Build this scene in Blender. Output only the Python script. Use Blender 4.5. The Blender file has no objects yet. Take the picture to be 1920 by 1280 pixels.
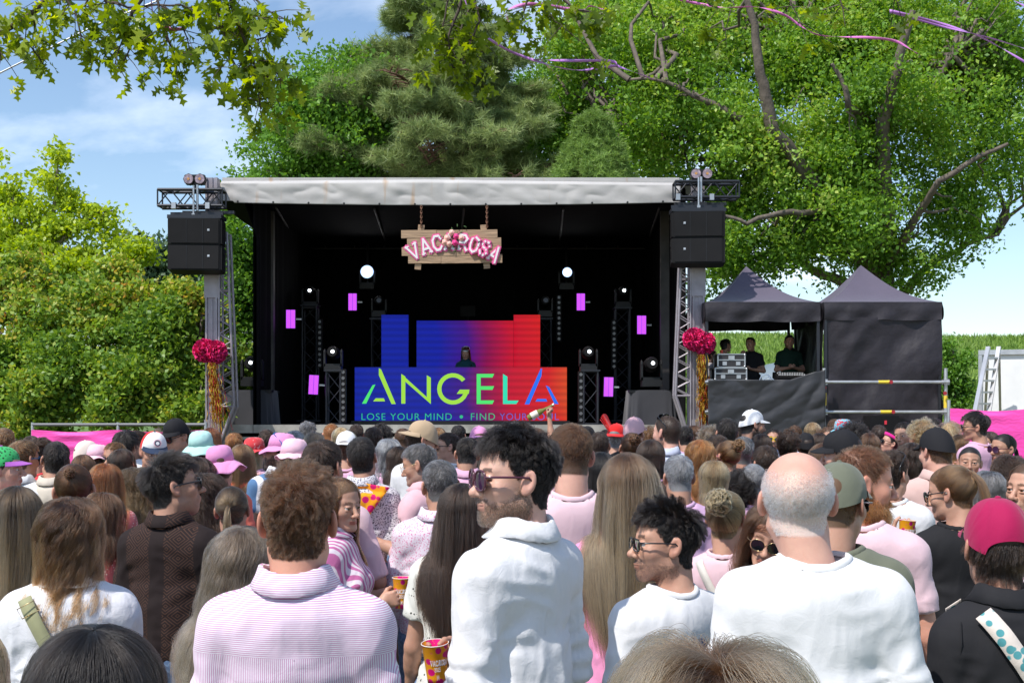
import bpy, math, random
import numpy as np
from mathutils import Vector, Matrix, Euler
random.seed(7)
RNG = np.random.default_rng(7)
R = math.radians
C = bpy.context.scene.collection
sc = bpy.context.scene

# ------------------------------------------------------------------ camera, world, sun, exposure
F, HZ, CAMZ = 2200.0, 775.0, 1.8          # focal length in photo pixels, eye-level row, eye height in metres
cam_d = bpy.data.cameras.new('camera'); cam = bpy.data.objects.new('camera', cam_d); C.objects.link(cam)
cam.location = (0, 0, CAMZ); cam.rotation_euler = (R(90), 0, 0)
cam_d.sensor_width = 36; cam_d.lens = F/1920*36; cam_d.shift_y = (HZ-640)/1920
cam_d.clip_start = .05; cam_d.clip_end = 3000
sc.camera = cam
SUN_EL, SUN_AZ = 55.0, 44.0               # sun behind the viewer's left shoulder
S = Vector((-math.sin(R(SUN_AZ))*math.cos(R(SUN_EL)), -math.cos(R(SUN_AZ))*math.cos(R(SUN_EL)), math.sin(R(SUN_EL))))
w = bpy.data.worlds.new('World'); sc.world = w; w.use_nodes = True
nt = w.node_tree; N = nt.nodes; L = nt.links
for n in list(N): N.remove(n)
sky = N.new('ShaderNodeTexSky'); sky.sky_type = 'NISHITA'; sky.sun_disc = False
sky.sun_elevation = R(SUN_EL); sky.sun_rotation = R(180+SUN_AZ); sky.air_density = 1.1; sky.dust_density = .5; sky.ozone_density = 2.6
tc = N.new('ShaderNodeTexCoord'); sep = N.new('ShaderNodeSeparateXYZ'); L.new(tc.outputs['Generated'], sep.inputs[0])
mz = N.new('ShaderNodeMath'); mz.operation = 'ADD'; mz.inputs[1].default_value = .55; L.new(sep.outputs['Z'], mz.inputs[0])
dv = N.new('ShaderNodeVectorMath'); dv.operation = 'DIVIDE'; L.new(tc.outputs['Generated'], dv.inputs[0])
cb = N.new('ShaderNodeCombineXYZ')
for i in range(3): L.new(mz.outputs[0], cb.inputs[i])
L.new(cb.outputs[0], dv.inputs[1])
mp = N.new('ShaderNodeMapping'); mp.inputs['Location'].default_value = (.65, 1.9, .2); mp.inputs['Scale'].default_value = (1.5, 2.2, 2.2); L.new(dv.outputs[0], mp.inputs[0])
cn = N.new('ShaderNodeTexNoise'); cn.inputs['Scale'].default_value = 1.5; cn.inputs['Detail'].default_value = 7; cn.inputs['Roughness'].default_value = .55; cn.inputs['Distortion'].default_value = .25
L.new(mp.outputs[0], cn.inputs['Vector'])
cr = N.new('ShaderNodeValToRGB'); cr.color_ramp.elements[0].position = .50; cr.color_ramp.elements[1].position = .86
cr.color_ramp.elements[0].color = (0, 0, 0, 1); cr.color_ramp.elements[1].color = (.85, .85, .85, 1)
L.new(cn.outputs['Fac'], cr.inputs[0])
mx = N.new('ShaderNodeMixRGB'); mx.inputs[2].default_value = (10.5, 10.8, 11.4, 1); L.new(cr.outputs[0], mx.inputs[0]); L.new(sky.outputs[0], mx.inputs[1])
bg = N.new('ShaderNodeBackground'); bg.inputs['Strength'].default_value = .135; L.new(mx.outputs[0], bg.inputs[0])
wo = N.new('ShaderNodeOutputWorld'); L.new(bg.outputs[0], wo.inputs[0])
sd = bpy.data.lights.new('sun', 'SUN'); sd.energy = 4.0; sd.angle = R(.55); sd.color = (1, .95, .88)
so = bpy.data.objects.new('sun', sd); C.objects.link(so); so.location = (-20, -20, 40)
so.rotation_euler = S.to_track_quat('Z', 'Y').to_euler()
sc.view_settings.view_transform = 'Standard'; sc.view_settings.look = 'None'; sc.view_settings.exposure = .4; sc.view_settings.gamma = 1
sc.render.engine = 'CYCLES'
cy = sc.cycles
cy.max_bounces = 7; cy.diffuse_bounces = 3; cy.glossy_bounces = 3; cy.transmission_bounces = 4; cy.transparent_max_bounces = 6; cy.volume_bounces = 0
cy.use_denoising = True
try: cy.denoiser = 'OPENIMAGEDENOISE'
except Exception: pass
cy.sample_clamp_indirect = 6
sc.cycles_curves.shape = 'RIBBONS'

# ------------------------------------------------------------------ helpers
def X(px, d): return (px-960)*d/F
def Z(py, d): return CAMZ+(HZ-py)*d/F
def P(px, py, d): return Vector((X(px, d), d, Z(py, d)))
def gz(y): return -.012*max(0, min(y, 30))       # the ground falls gently towards the stage

def tag(o, label=None, cat=None, group=None, kind=None):
    if label: o['label'] = label
    if cat: o['category'] = cat
    if group: o['group'] = group
    if kind: o['kind'] = kind
    return o
def empty(name, loc=(0, 0, 0), rz=0):
    o = bpy.data.objects.new(name, None); C.objects.link(o); o.location = loc; o.rotation_euler = (0, 0, rz); o.empty_display_size = .1
    return o
def link(name, me, mat, parent=None, loc=None):
    o = bpy.data.objects.new(name, me); C.objects.link(o)
    if mat is not None:
        if len(me.materials) == 0: me.materials.append(mat)
        if me.materials[0] is not mat:
            o.material_slots[0].link = 'OBJECT'; o.material_slots[0].material = mat
    if parent is not None: o.parent = parent
    if loc is not None: o.location = loc
    return o
def copy_tree(o, parent=None):
    c = o.copy(); C.objects.link(c)
    if parent is not None: c.parent = parent
    for ch in list(o.children): copy_tree(ch, c)
    return c
def fast_mesh(name, V, Fq, smooth=True):
    """V n x 3, Fq m x k (all faces k-gons)"""
    V = np.asarray(V, np.float32); Fq = np.asarray(Fq, np.int32)
    me = bpy.data.meshes.new(name); k = Fq.shape[1]
    me.vertices.add(len(V)); me.vertices.foreach_set('co', V.ravel())
    me.loops.add(Fq.size); me.loops.foreach_set('vertex_index', Fq.ravel())
    me.polygons.add(len(Fq)); me.polygons.foreach_set('loop_start', np.arange(0, Fq.size, k, dtype=np.int32))
    me.polygons.foreach_set('loop_total', np.full(len(Fq), k, np.int32))
    if smooth: me.polygons.foreach_set('use_smooth', np.ones(len(Fq), bool))
    me.update(calc_edges=True); me.validate()
    return me
def add_attr(me, name, vals, domain='POINT'):
    vals = np.asarray(vals, np.float32)
    if vals.ndim == 1:
        a = me.attributes.new(name, 'FLOAT', domain); a.data.foreach_set('value', vals)
    else:
        a = me.attributes.new(name, 'FLOAT_COLOR', domain)
        if vals.shape[1] == 3: vals = np.hstack([vals, np.ones((len(vals), 1), np.float32)])
        a.data.foreach_set('color', vals.ravel())

class MB:
    def __init__(s): s.v = []; s.f = []; s.sm = []
    def add(s, vs, fs, smooth=False):
        b = len(s.v); s.v += [tuple(v) for v in vs]; s.f += [tuple(b+i for i in f) for f in fs]; s.sm += [smooth]*len(fs); return s
    def box(s, c, d, rot=None, taper=None):
        c = Vector(c); hx, hy, hz = d[0]/2, d[1]/2, d[2]/2; vs = []
        for z in (-hz, hz):
            t = taper if (taper and z > 0) else 1
            for x, y in ((-hx, -hy), (hx, -hy), (hx, hy), (-hx, hy)): vs.append(Vector((x*t, y*t, z)))
        if rot is not None:
            m = rot if isinstance(rot, Matrix) else Euler(rot).to_matrix(); vs = [m @ v for v in vs]
        return s.add([v+c for v in vs], [(0, 3, 2, 1), (4, 5, 6, 7), (0, 1, 5, 4), (1, 2, 6, 5), (2, 3, 7, 6), (3, 0, 4, 7)])
    def bar(s, a, b, w, h=None):
        a = Vector(a); b = Vector(b); d = b-a; q = d.to_track_quat('Z', 'Y').to_matrix()
        return s.box((a+b)/2, (w, h or w, d.length), rot=q)
    def tube(s, pts, r, n=8, caps=True):
        pts = [Vector(p) for p in pts]; m = len(pts)
        rs = r if isinstance(r, (list, tuple)) else [r]*m
        vs = []; up = None
        for i, p in enumerate(pts):
            t = (pts[min(i+1, m-1)]-pts[max(i-1, 0)]).normalized()
            if up is None: up = Vector((0, 0, 1)) if abs(t.z) < .9 else Vector((1, 0, 0))
            a = t.cross(up).normalized(); b = a.cross(t).normalized(); up = b
            for k in range(n):
                th = 2*math.pi*k/n; vs.append(p+(a*math.cos(th)+b*math.sin(th))*rs[i])
        fs = [(i*n+k, i*n+(k+1) % n, (i+1)*n+(k+1) % n, (i+1)*n+k) for i in range(m-1) for k in range(n)]
        s.add(vs, fs, True)
        if caps: s.add(vs[:n], [tuple(range(n-1, -1, -1))]); s.add(vs[-n:], [tuple(range(n))])
        return s
    def ball(s, c, r, nu=12, nv=8, M=None):
        r = r if isinstance(r, (list, tuple)) else (r, r, r); vs = []; fs = []
        for j in range(nv+1):
            ph = math.pi*j/nv
            for i in range(nu):
                th = 2*math.pi*i/nu; v = Vector((r[0]*math.sin(ph)*math.cos(th), r[1]*math.sin(ph)*math.sin(th), r[2]*math.cos(ph)))
                if M is not None: v = M @ v
                vs.append(Vector(c)+v)
        for j in range(nv):
            for i in range(nu): fs.append((j*nu+i, (j+1)*nu+i, (j+1)*nu+(i+1) % nu, j*nu+(i+1) % nu))
        return s.add(vs, fs, True)
    def disc(s, c, nrm, r, n=20, th=.01):
        c = Vector(c); nrm = Vector(nrm).normalized(); return s.tube([c-nrm*th/2, c+nrm*th/2], r, n)
    def prism(s, poly, y0, y1, M=None):
        """poly of (x, z) extruded along y"""
        n = len(poly); vs = [Vector((x, y0, z)) for x, z in poly]+[Vector((x, y1, z)) for x, z in poly]
        if M is not None: vs = [M @ v for v in vs]
        return s.add(vs, [tuple(range(n)), tuple(range(2*n-1, n-1, -1))]+[((i+1) % n, i, n+i, n+(i+1) % n) for i in range(n)])
    def sheet(s, fn, nu, nv, smooth=True):
        vs = [fn(i/nu, j/nv) for j in range(nv+1) for i in range(nu+1)]
        return s.add(vs, [(j*(nu+1)+i, j*(nu+1)+i+1, (j+1)*(nu+1)+i+1, (j+1)*(nu+1)+i) for j in range(nv) for i in range(nu)], smooth)
    def mesh(s, name):
        me = bpy.data.meshes.new(name); me.from_pydata(s.v, [], s.f); me.polygons.foreach_set('use_smooth', s.sm); me.update(); return me
    def build(s, name, mat, parent=None, loc=None): return link(name, s.mesh(name), mat, parent, loc)

def mat(name, col, rough=.6, metal=0, bump=None, var=0, vscale=5, emis=None, es=0, spec=.5, sheen=0, coat=0, bstr=.3):
    """procedural surface: base colour with large-scale variation, and a noise bump (scale)"""
    m = bpy.data.materials.new(name); m.use_nodes = True; n = m.node_tree.nodes; l = m.node_tree.links; b = n['Principled BSDF']
    b.inputs['Base Color'].default_value = (*col, 1); b.inputs['Roughness'].default_value = rough; b.inputs['Metallic'].default_value = metal
    b.inputs['Specular IOR Level'].default_value = spec
    if sheen: b.inputs['Sheen Weight'].default_value = sheen
    if coat: b.inputs['Coat Weight'].default_value = coat
    if emis: b.inputs['Emission Color'].default_value = (*emis, 1); b.inputs['Emission Strength'].default_value = es
    tcn = n.new('ShaderNodeTexCoord')
    if var:
        t = n.new('ShaderNodeTexNoise'); t.inputs['Scale'].default_value = vscale; t.inputs['Detail'].default_value = 6; l.new(tcn.outputs['Object'], t.inputs['Vector'])
        r = n.new('ShaderNodeMapRange'); r.inputs[1].default_value = .3; r.inputs[2].default_value = .7; r.inputs[3].default_value = 1-var; r.inputs[4].default_value = 1+var; l.new(t.outputs['Fac'], r.inputs[0])
        v = n.new('ShaderNodeVectorMath'); v.operation = 'SCALE'; v.inputs[0].default_value = col; l.new(r.outputs[0], v.inputs['Scale']); l.new(v.outputs[0], b.inputs['Base Color'])
    if bump:
        t2 = n.new('ShaderNodeTexNoise'); t2.inputs['Scale'].default_value = bump; t2.inputs['Detail'].default_value = 5; l.new(tcn.outputs['Object'], t2.inputs['Vector'])
        bp = n.new('ShaderNodeBump'); bp.inputs['Strength'].default_value = bstr; bp.inputs['Distance'].default_value = .02; l.new(t2.outputs['Fac'], bp.inputs['Height']); l.new(bp.outputs[0], b.inputs['Normal'])
    return m
def nd(m, t, **kw):
    n = m.node_tree.nodes.new(t)
    for k, v in kw.items():
        if k in n.inputs: n.inputs[k].default_value = v
        else: setattr(n, k, v)
    return n

# value noise in numpy
def _hash(ix, iy, iz, seed):
    h = (ix.astype(np.int64)*374761393+iy.astype(np.int64)*668265263+iz.astype(np.int64)*2147483647+seed*1274126177) & 0xffffffff
    h = ((h ^ (h >> 13))*1274126177) & 0xffffffff
    return ((h ^ (h >> 16)) & 0xffff)/65535.0
def noise3(p, seed=0):
    i = np.floor(p).astype(np.int64); f = p-i; f = f*f*(3-2*f); o = 0
    for dx in (0, 1):
        for dy in (0, 1):
            for dz in (0, 1):
                wt = (f[..., 0] if dx else 1-f[..., 0])*(f[..., 1] if dy else 1-f[..., 1])*(f[..., 2] if dz else 1-f[..., 2])
                o = o+wt*_hash(i[..., 0]+dx, i[..., 1]+dy, i[..., 2]+dz, seed)
    return o*2-1
def fbm(p, oc=3, seed=0):
    o = 0; a = 1
    for k in range(oc): o = o+a*noise3(p*(2**k)+k*7.3, seed+k); a *= .5
    return o

M_alu = mat('aluminium', (.5, .5, .51), .38, .9, var=.12, vscale=3)
M_galv = mat('galvanised_steel', (.55, .56, .57), .45, .8, var=.15, vscale=6)
M_black = mat('black_metal', (.012, .012, .013), .45, .2)
M_truss = mat('black_truss', (.035, .037, .045), .4, .5)
M_cloth = mat('black_stage_cloth', (.006, .006, .007), .95, bump=9, bstr=.3, spec=.1)
M_drape = mat('charcoal_drape', (.035, .035, .042), .8, bump=6, bstr=.3, sheen=.2)
M_cab = mat('speaker_black', (.008, .0075, .008), .6, spec=.2, var=.2, vscale=4)
# ------------------------------------------------------------------ ground, field
def ground_mesh():
    xs = np.concatenate([[-900, -300, -120], np.linspace(-60, 60, 61), [120, 300, 900]]); ys = np.concatenate([[-200, -40], np.linspace(-10, 60, 36), [90, 160, 400, 1200]])
    XX, YY = np.meshgrid(xs, ys); ZZ = -.012*np.clip(YY, 0, 30)
    V = np.stack([XX, YY, ZZ], -1).reshape(-1, 3); nx = len(xs); ny = len(ys)
    idx = np.arange(nx*ny).reshape(ny, nx); Fq = np.stack([idx[:-1, :-1], idx[:-1, 1:], idx[1:, 1:], idx[1:, :-1]], -1).reshape(-1, 4)
    return fast_mesh('ground', V, Fq)
mg = mat('trodden_grass', (.12, .13, .06), .95, bump=40, var=.35, vscale=.8)
tag(link('ground', ground_mesh(), mg), kind='structure')
FY0, FY1 = 34.0, 130.0
def field_z(x, y):
    t = np.clip((y-FY0)/(FY1-FY0), 0, 1)
    return gz(30)-.1+ t**1.25*(10.3+.35)*(1-.0012*np.abs(x-30)) + .12*np.sin(x*.11+y*.05)*t
xs = np.linspace(-120, 160, 71); ys = np.linspace(FY0, 190, 60); XX, YY = np.meshgrid(xs, ys)
ZZ = field_z(XX, YY); idx = np.arange(XX.size).reshape(XX.shape)
fm = fast_mesh('field', np.stack([XX, YY, ZZ], -1).reshape(-1, 3), np.stack([idx[:-1, :-1], idx[:-1, 1:], idx[1:, 1:], idx[1:, :-1]], -1).reshape(-1, 4))
M_field = mat('crop_soil_green', (.10, .17, .04), .9, bump=2, var=.3, vscale=.3)
tag(link('hill', fm, M_field), kind='structure')

def leaf_mat(name, cols, trans=.35, rough=.45, spec=.35):
    """cols: list of (pos, rgb) ramp driven by the per-leaf random value"""
    m = bpy.data.materials.new(name); m.use_nodes = True; n = m.node_tree.nodes; l = m.node_tree.links; b = n['Principled BSDF']
    a = nd(m, 'ShaderNodeAttribute', attribute_name='rnd'); r = n.new('ShaderNodeValToRGB'); e = r.color_ramp.elements
    for i, (p, c) in enumerate(cols):
        q = e[i] if i < 2 else e.new(p)
        q.position = p; q.color = (*c, 1)
    l.new(a.outputs['Fac'], r.inputs[0]); l.new(r.outputs[0], b.inputs['Base Color']); b.inputs['Roughness'].default_value = rough; b.inputs['Specular IOR Level'].default_value = spec
    tr = n.new('ShaderNodeBsdfTranslucent'); hs = nd(m, 'ShaderNodeHueSaturation'); hs.inputs['Value'].default_value = 1.6; hs.inputs['Saturation'].default_value = 1.1; hs.inputs['Hue'].default_value = .485
    l.new(r.outputs[0], hs.inputs['Color']); l.new(hs.outputs[0], tr.inputs[0]); mxs = n.new('ShaderNodeMixShader'); mxs.inputs[0].default_value = trans
    l.new(b.outputs[0], mxs.inputs[1]); l.new(tr.outputs[0], mxs.inputs[2]); l.new(mxs.outputs[0], n['Material Output'].inputs[0])
    return m
def bark(name, col, sc_=6): 
    m = mat(name, col, .9, var=.35, vscale=sc_, bump=14, bstr=.8); return m
def unit(v): return v/np.maximum(np.linalg.norm(v, axis=-1, keepdims=True), 1e-9)

def leaves(name, pts, size, m, parent, upbias=.5, aspect=.62, shape='rhomb', seed=0, clump=None, dirs=None):
    """one small folded leaf at every point"""
    rg = np.random.default_rng(seed); n = len(pts)
    nrm = unit(rg.normal(size=(n, 3))+np.array([0, 0, upbias])); t = unit(np.cross(nrm, rg.normal(size=(n, 3))))
    if dirs is not None: t = unit(dirs+.25*rg.normal(size=(n, 3))); nrm = unit(np.cross(t, rg.normal(size=(n, 3))))
    b = np.cross(nrm, t); s = (size*rg.uniform(.6, 1.25, n))[:, None]
    if shape == 'rhomb':
        v = np.stack([pts-t*s*.5, pts+b*s*.5*aspect+nrm*s*.12, pts+t*s*.5, pts-b*s*.5*aspect+nrm*s*.12], 1).reshape(-1, 3)
        f = np.arange(n*4).reshape(n, 4)
    elif shape == 'needle':
        v = np.stack([pts-b*s*aspect*.5, pts+b*s*aspect*.5, pts+t*s], 1).reshape(-1, 3); f = np.arange(n*3).reshape(n, 3)
    me = fast_mesh(name, v, f, smooth=False)
    rv = rg.random(n)*.75+.25*(rg.random(n) if clump is None else clump)
    if clump is not None: rv = rg.random(n)*.45+.55*clump
    add_attr(me, 'rnd', np.repeat(rv, f.shape[1]))
    return link(name, me, m, parent)

def lobe_points(lobes, ncl, nper, sig, seed, shell=.45, gap=-.16):
    """leaf-cluster centres spread through ellipsoid lobes, leaves scattered round each"""
    rg = np.random.default_rng(seed); big = lobes; lobes = []
    for L0 in big:
        for _ in range(7): v = rg.normal(size=3); v = v/np.linalg.norm(v)*rg.random()**.5*.72; f_ = rg.uniform(.40, .62); lobes.append((L0[0]+v[0]*L0[3], L0[1]+v[1]*L0[4], L0[2]+v[2]*L0[5], L0[3]*f_, L0[4]*f_, L0[5]*f_*.85))
    vol = np.array([l[3]*l[4]*l[5] for l in lobes])**.8; vol /= vol.sum()
    k = rg.choice(len(lobes), ncl, p=vol); Lb = np.array(lobes)[k]
    u = unit(rg.normal(size=(ncl, 3))); r = rg.random(ncl)**shell
    c = Lb[:, :3]+u*r[:, None]*Lb[:, 3:6]
    c += (.35*sig if sig < .19 else .36)*rg.normal(size=c.shape); nz_ = .3*noise3(c*(.45/sig**.5)+seed, seed)+.7*noise3(c*(1.25/sig**.5)+seed, seed+1); keep = nz_ > gap; c = c[keep]; nz_ = nz_[keep]; ncl = len(c)
    nn = np.maximum(2, (nper*rg.uniform(.4, 1.6, ncl)).astype(int)); cl = np.repeat(np.arange(ncl), nn)
    sg = sig*np.array([1, 1, .6])
    q = c[cl]+rg.normal(size=(len(cl), 3))*sg*rg.uniform(.6, 1.2, (len(cl), 1))
    return c, q, np.clip(.35*rg.random(ncl)+.45+.5*noise3(c*.8+3, 5), 0, 1)[cl]

def wiggle(a, b, n, amp, rg):
    a = np.array(a, float); b = np.array(b, float); t = np.linspace(0, 1, n)[:, None]; L_ = np.linalg.norm(b-a)
    off = np.cumsum(rg.normal(size=(n, 3)), 0); off -= t*off[-1]; off[0] = 0
    p = a*(1-t)+b*t+off*amp*L_/n; p[:, 2] += np.sin(t[:, 0]*math.pi)*L_*.06
    return [Vector(x) for x in p]

def tree(name, label, cat, limbs, lobes, ncl, nper, sig, lsize, lm, bm, seed, group=None, twigs=60, aspect=.62, upbias=.5, shape='rhomb', base=None, shell=.45, gap=-.16):
    rg = np.random.default_rng(seed+100)
    b0 = Vector(base if base is not None else limbs[0][0][0]); b0.z = gz(b0.y); root = empty(name, b0)
    tag(root, label, cat, group)
    m = MB(); ends = []
    for pts, r0, r1 in limbs:
        pts = [Vector(p)-b0 for p in pts]; fine = []
        for i in range(len(pts)-1):
            seg = wiggle(pts[i], pts[i+1], 6, .13, rg); fine += seg[:-1]
        fine.append(pts[-1]); n = len(fine)
        rs = [r0+(r1-r0)*(i/(n-1))**.8 for i in range(n)]
        m.tube(fine, rs, 9); ends += fine[2:]
    c, q, cl = lobe_points([(l[0]-b0.x, l[1]-b0.y, l[2]-b0.z, *l[3:]) for l in lobes], ncl, nper, sig, seed, shell, gap)
    E = np.array([tuple(e) for e in ends])
    for j in rg.choice(len(c), min(twigs, len(c)), replace=False):
        i = np.argmin(np.linalg.norm(E-c[j], axis=1)+rg.random(len(E))*.8)
        dist = np.linalg.norm(E[i]-c[j])
        if dist < 5: 
            pth = wiggle(E[i], c[j], 7, .5, rg); r0 = .015+.018*dist
            m.tube(pth, [r0*(1-.8*k/6) for k in range(7)], 5, caps=False)
    m.build('trunk', bm, root)
    leaves('crown', q, lsize, lm, root, upbias, aspect, shape, seed+5, cl)
    return root

LM_oak = leaf_mat('oak_leaves', [(0, (.035, .09, .012)), (.4, (.12, .26, .03)), (.75, (.24, .41, .05)), (1, (.42, .50, .11))], .38)
LM_oak2 = leaf_mat('broad_leaves', [(0, (.05, .12, .016)), (.5, (.11, .25, .03)), (1, (.20, .38, .06))], .38)
LM_maple = leaf_mat('yellow_green_leaves', [(0, (.16, .25, .02)), (.5, (.32, .45, .035)), (1, (.5, .58, .08))], .45)
LM_hedge = leaf_mat('hedge_leaves', [(0, (.035, .085, .016)), (.4, (.10, .21, .03)), (.74, (.25, .38, .05)), (.92, (.48, .46, .07)), (1, (.55, .28, .09))], .35)
LM_pine = leaf_mat('pine_needles', [(0, (.10, .15, .055)), (.5, (.25, .335, .12)), (1, (.46, .53, .22))], .25, .5)
LM_cedar = leaf_mat('cedar_needles', [(0, (.09, .17, .04)), (.5, (.19, .31, .07)), (1, (.3, .44, .11))], .25, .5)
LM_far = leaf_mat('far_leaves', [(0, (.03, .07, .035)), (1, (.08, .14, .06))], .2)
BK_oak = bark('oak_bark', (.13, .105, .085)); BK_pine = bark('pine_bark', (.16, .09, .06)); BK_pale = bark('pale_bark', (.2, .17, .13))

def PL(px, py, d, rx, ry, rz=None):
    """lobe from picture position and half sizes in photo pixels"""
    c = P(px, py, d); k = d/F; return (c.x, d, c.z, rx*k, (rx+ry)*.5*k if rz is None else rz, ry*k)
def PP(*a): return [P(*q) for q in a]

# the big oak behind the tents
D = 31.0
lob = [PL(*a) for a in [(1120, 60, 31, 110, 90), (1230, 130, 30, 120, 90), (1060, 250, 32, 90, 70), (1180, 290, 30, 120, 50), (1330, 60, 31, 140, 90), (1340, 220, 29, 120, 90),
    (1480, 120, 31, 140, 120), (1500, 300, 29, 130, 100), (1620, 60, 31, 150, 110), (1650, 220, 28.5, 130, 90), (1640, 350, 29, 110, 80), (1790, 90, 30, 140, 110), (1800, 250, 29, 130, 100),
    (1770, 390, 30, 100, 80), (1870, 170, 31, 80, 150), (1470, 430, 29.5, 100, 50), (1400, 380, 30, 110, 70), (1340, 330, 30, 70, 60), (1640, 455, 30, 90, 60), (1560, 20, 33, 280, 80), (1880, 320, 30, 60, 60), (1360, 490, 30, 60, 40), (1720, 480, 30, 60, 45), (1820, 10, 30, 160, 60), (1350, 430, 28.5, 60, 50), (1400, 455, 28.5, 80, 40), (1450, 480, 29, 60, 35), (1340, 540, 30, 45, 30), (1560, 470, 28.5, 90, 45), (1600, 400, 28, 110, 60), (1530, 400, 28.2, 90, 60), (1400, 300, 28.5, 90, 80), (1250, 220, 29, 90, 70)]]
limbs = [(PP((1655, 800, D), (1650, 620, D), (1645, 520, D)), .55, .45),
    (PP((1650, 540, D), (1662, 400, 29), (1655, 230, 28), (1685, 130, 27.3), (1712, 20, 27)), .30, .07),
    (PP((1640, 540, D), (1570, 420, 29), (1450, 250, 27.6), (1425, 140, 27.3), (1400, 0, 27)), .30, .07),
    (PP((1630, 560, D), (1540, 515, 30.4), (1450, 475, 30), (1340, 520, 29.5)), .17, .04),
    (PP((1620, 520, D), (1545, 340, 31.5), (1530, 180, 31.6), (1500, 60, 31)), .24, .05),
    (PP((1655, 560, D), (1700, 440, 29), (1760, 340, 27.6), (1890, 270, 27.4)), .16, .04),
    (PP((1660, 600, D), (1730, 510, 31), (1800, 470, 31), (1870, 440, 31)), .16, .04),
    (PP((1590, 440, D), (1500, 400, 27.4), (1400, 420, 27), (1330, 400, 27)), .10, .03),
    (PP((1655, 300, 30), (1590, 200, 27.4), (1560, 120, 27.2)), .13, .04),
    (PP((1660, 260, 30), (1750, 170, 29), (1800, 90, 28.6)), .14, .04),
    (PP((1460, 270, 30), (1380, 220, 27.6), (1300, 180, 27.6), (1180, 150, 28)), .12, .03),
    (PP((1480, 300, 30), (1380, 310, 30), (1250, 300, 30), (1150, 280, 30)), .12, .03)]
tree('oak_tree', 'huge spreading green oak with thick forked limbs towering behind the two dark tents', 'tree', limbs, lob, 15500, 30, .25, .125, LM_oak, BK_oak, 11, twigs=320, base=P(1655, 800, D), gap=-.02)
# broad tree behind the stage, between the pine and the oak
lob = [PL(*a) for a in [(1040, 160, 34, 80, 90), (1150, 60, 34, 120, 80), (1020, 280, 33, 60, 60), (1110, 230, 33, 90, 90), (1230, 280, 33, 80, 70), (950, 300, 34, 60, 50), (1260, 180, 33, 90, 90), (1190, 20, 34, 150, 60)]]
limbs = [(PP((1090, 800, 33.5), (1085, 400, 33.5), (1070, 200, 33.5), (1110, 60, 33.5)), .3, .06), (PP((1085, 330, 33.5), (1160, 200, 33.5), (1200, 80, 33.5)), .14, .04), (PP((1080, 300, 33.5), (1010, 220, 33.5)), .1, .03), (PP((1085, 350, 33.5), (1200, 290, 33.3), (1260, 200, 33)), .1, .03)]
tree('broadleaf_tree', 'bright green leafy tree filling the gap between tall pine and huge oak', 'tree', limbs, lob, 3600, 32, .25, .13, LM_oak2, BK_pale, 12, twigs=140, gap=.0)
# tree left of the pine
lob = [PL(*a) for a in [(605, 190, 29, 60, 55), (555, 230, 29, 48, 50), (520, 290, 29, 40, 40), (640, 250, 29, 80, 80), (570, 320, 29, 80, 50), (640, 150, 30, 40, 35), (495, 320, 28, 20, 20), (680, 330, 29, 60, 50), (560, 170, 29, 28, 22)]]
limbs = [(PP((610, 800, 29), (605, 450, 29), (600, 300, 29), (610, 160, 29)), .22, .05), (PP((605, 360, 29), (540, 270, 29), (520, 220, 29)), .1, .03), (PP((605, 380, 29), (500, 320, 29)), .08, .02), (PP((605, 330, 29), (660, 240, 29)), .08, .02)]
tree('broadleaf_tree', 'green leafy tree rising behind the stage roof at the tall pine\'s left side', 'tree', limbs, lob, 2500, 34, .20, .12, LM_oak2, BK_pale, 13, twigs=90, gap=-.04)
# tree just left of the stage behind the speaker tower
lob = [PL(*a) for a in [(440, 470, 26, 40, 70), (450, 600, 26, 45, 80), (400, 560, 26, 40, 60), (450, 720, 26, 50, 70), (430, 420, 26, 25, 30), (390, 700, 26, 50, 70), (480, 560, 27, 40, 120)]]
limbs = [(PP((440, 830, 26), (442, 600, 26), (435, 430, 26)), .12, .03)]
tree('slender_tree', 'narrow green tree squeezed between the silver speaker tower and stage side wall', 'tree', limbs, lob, 1100, 34, .18, .115, LM_oak2, BK_pale, 14, twigs=30, gap=-.5)

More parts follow.
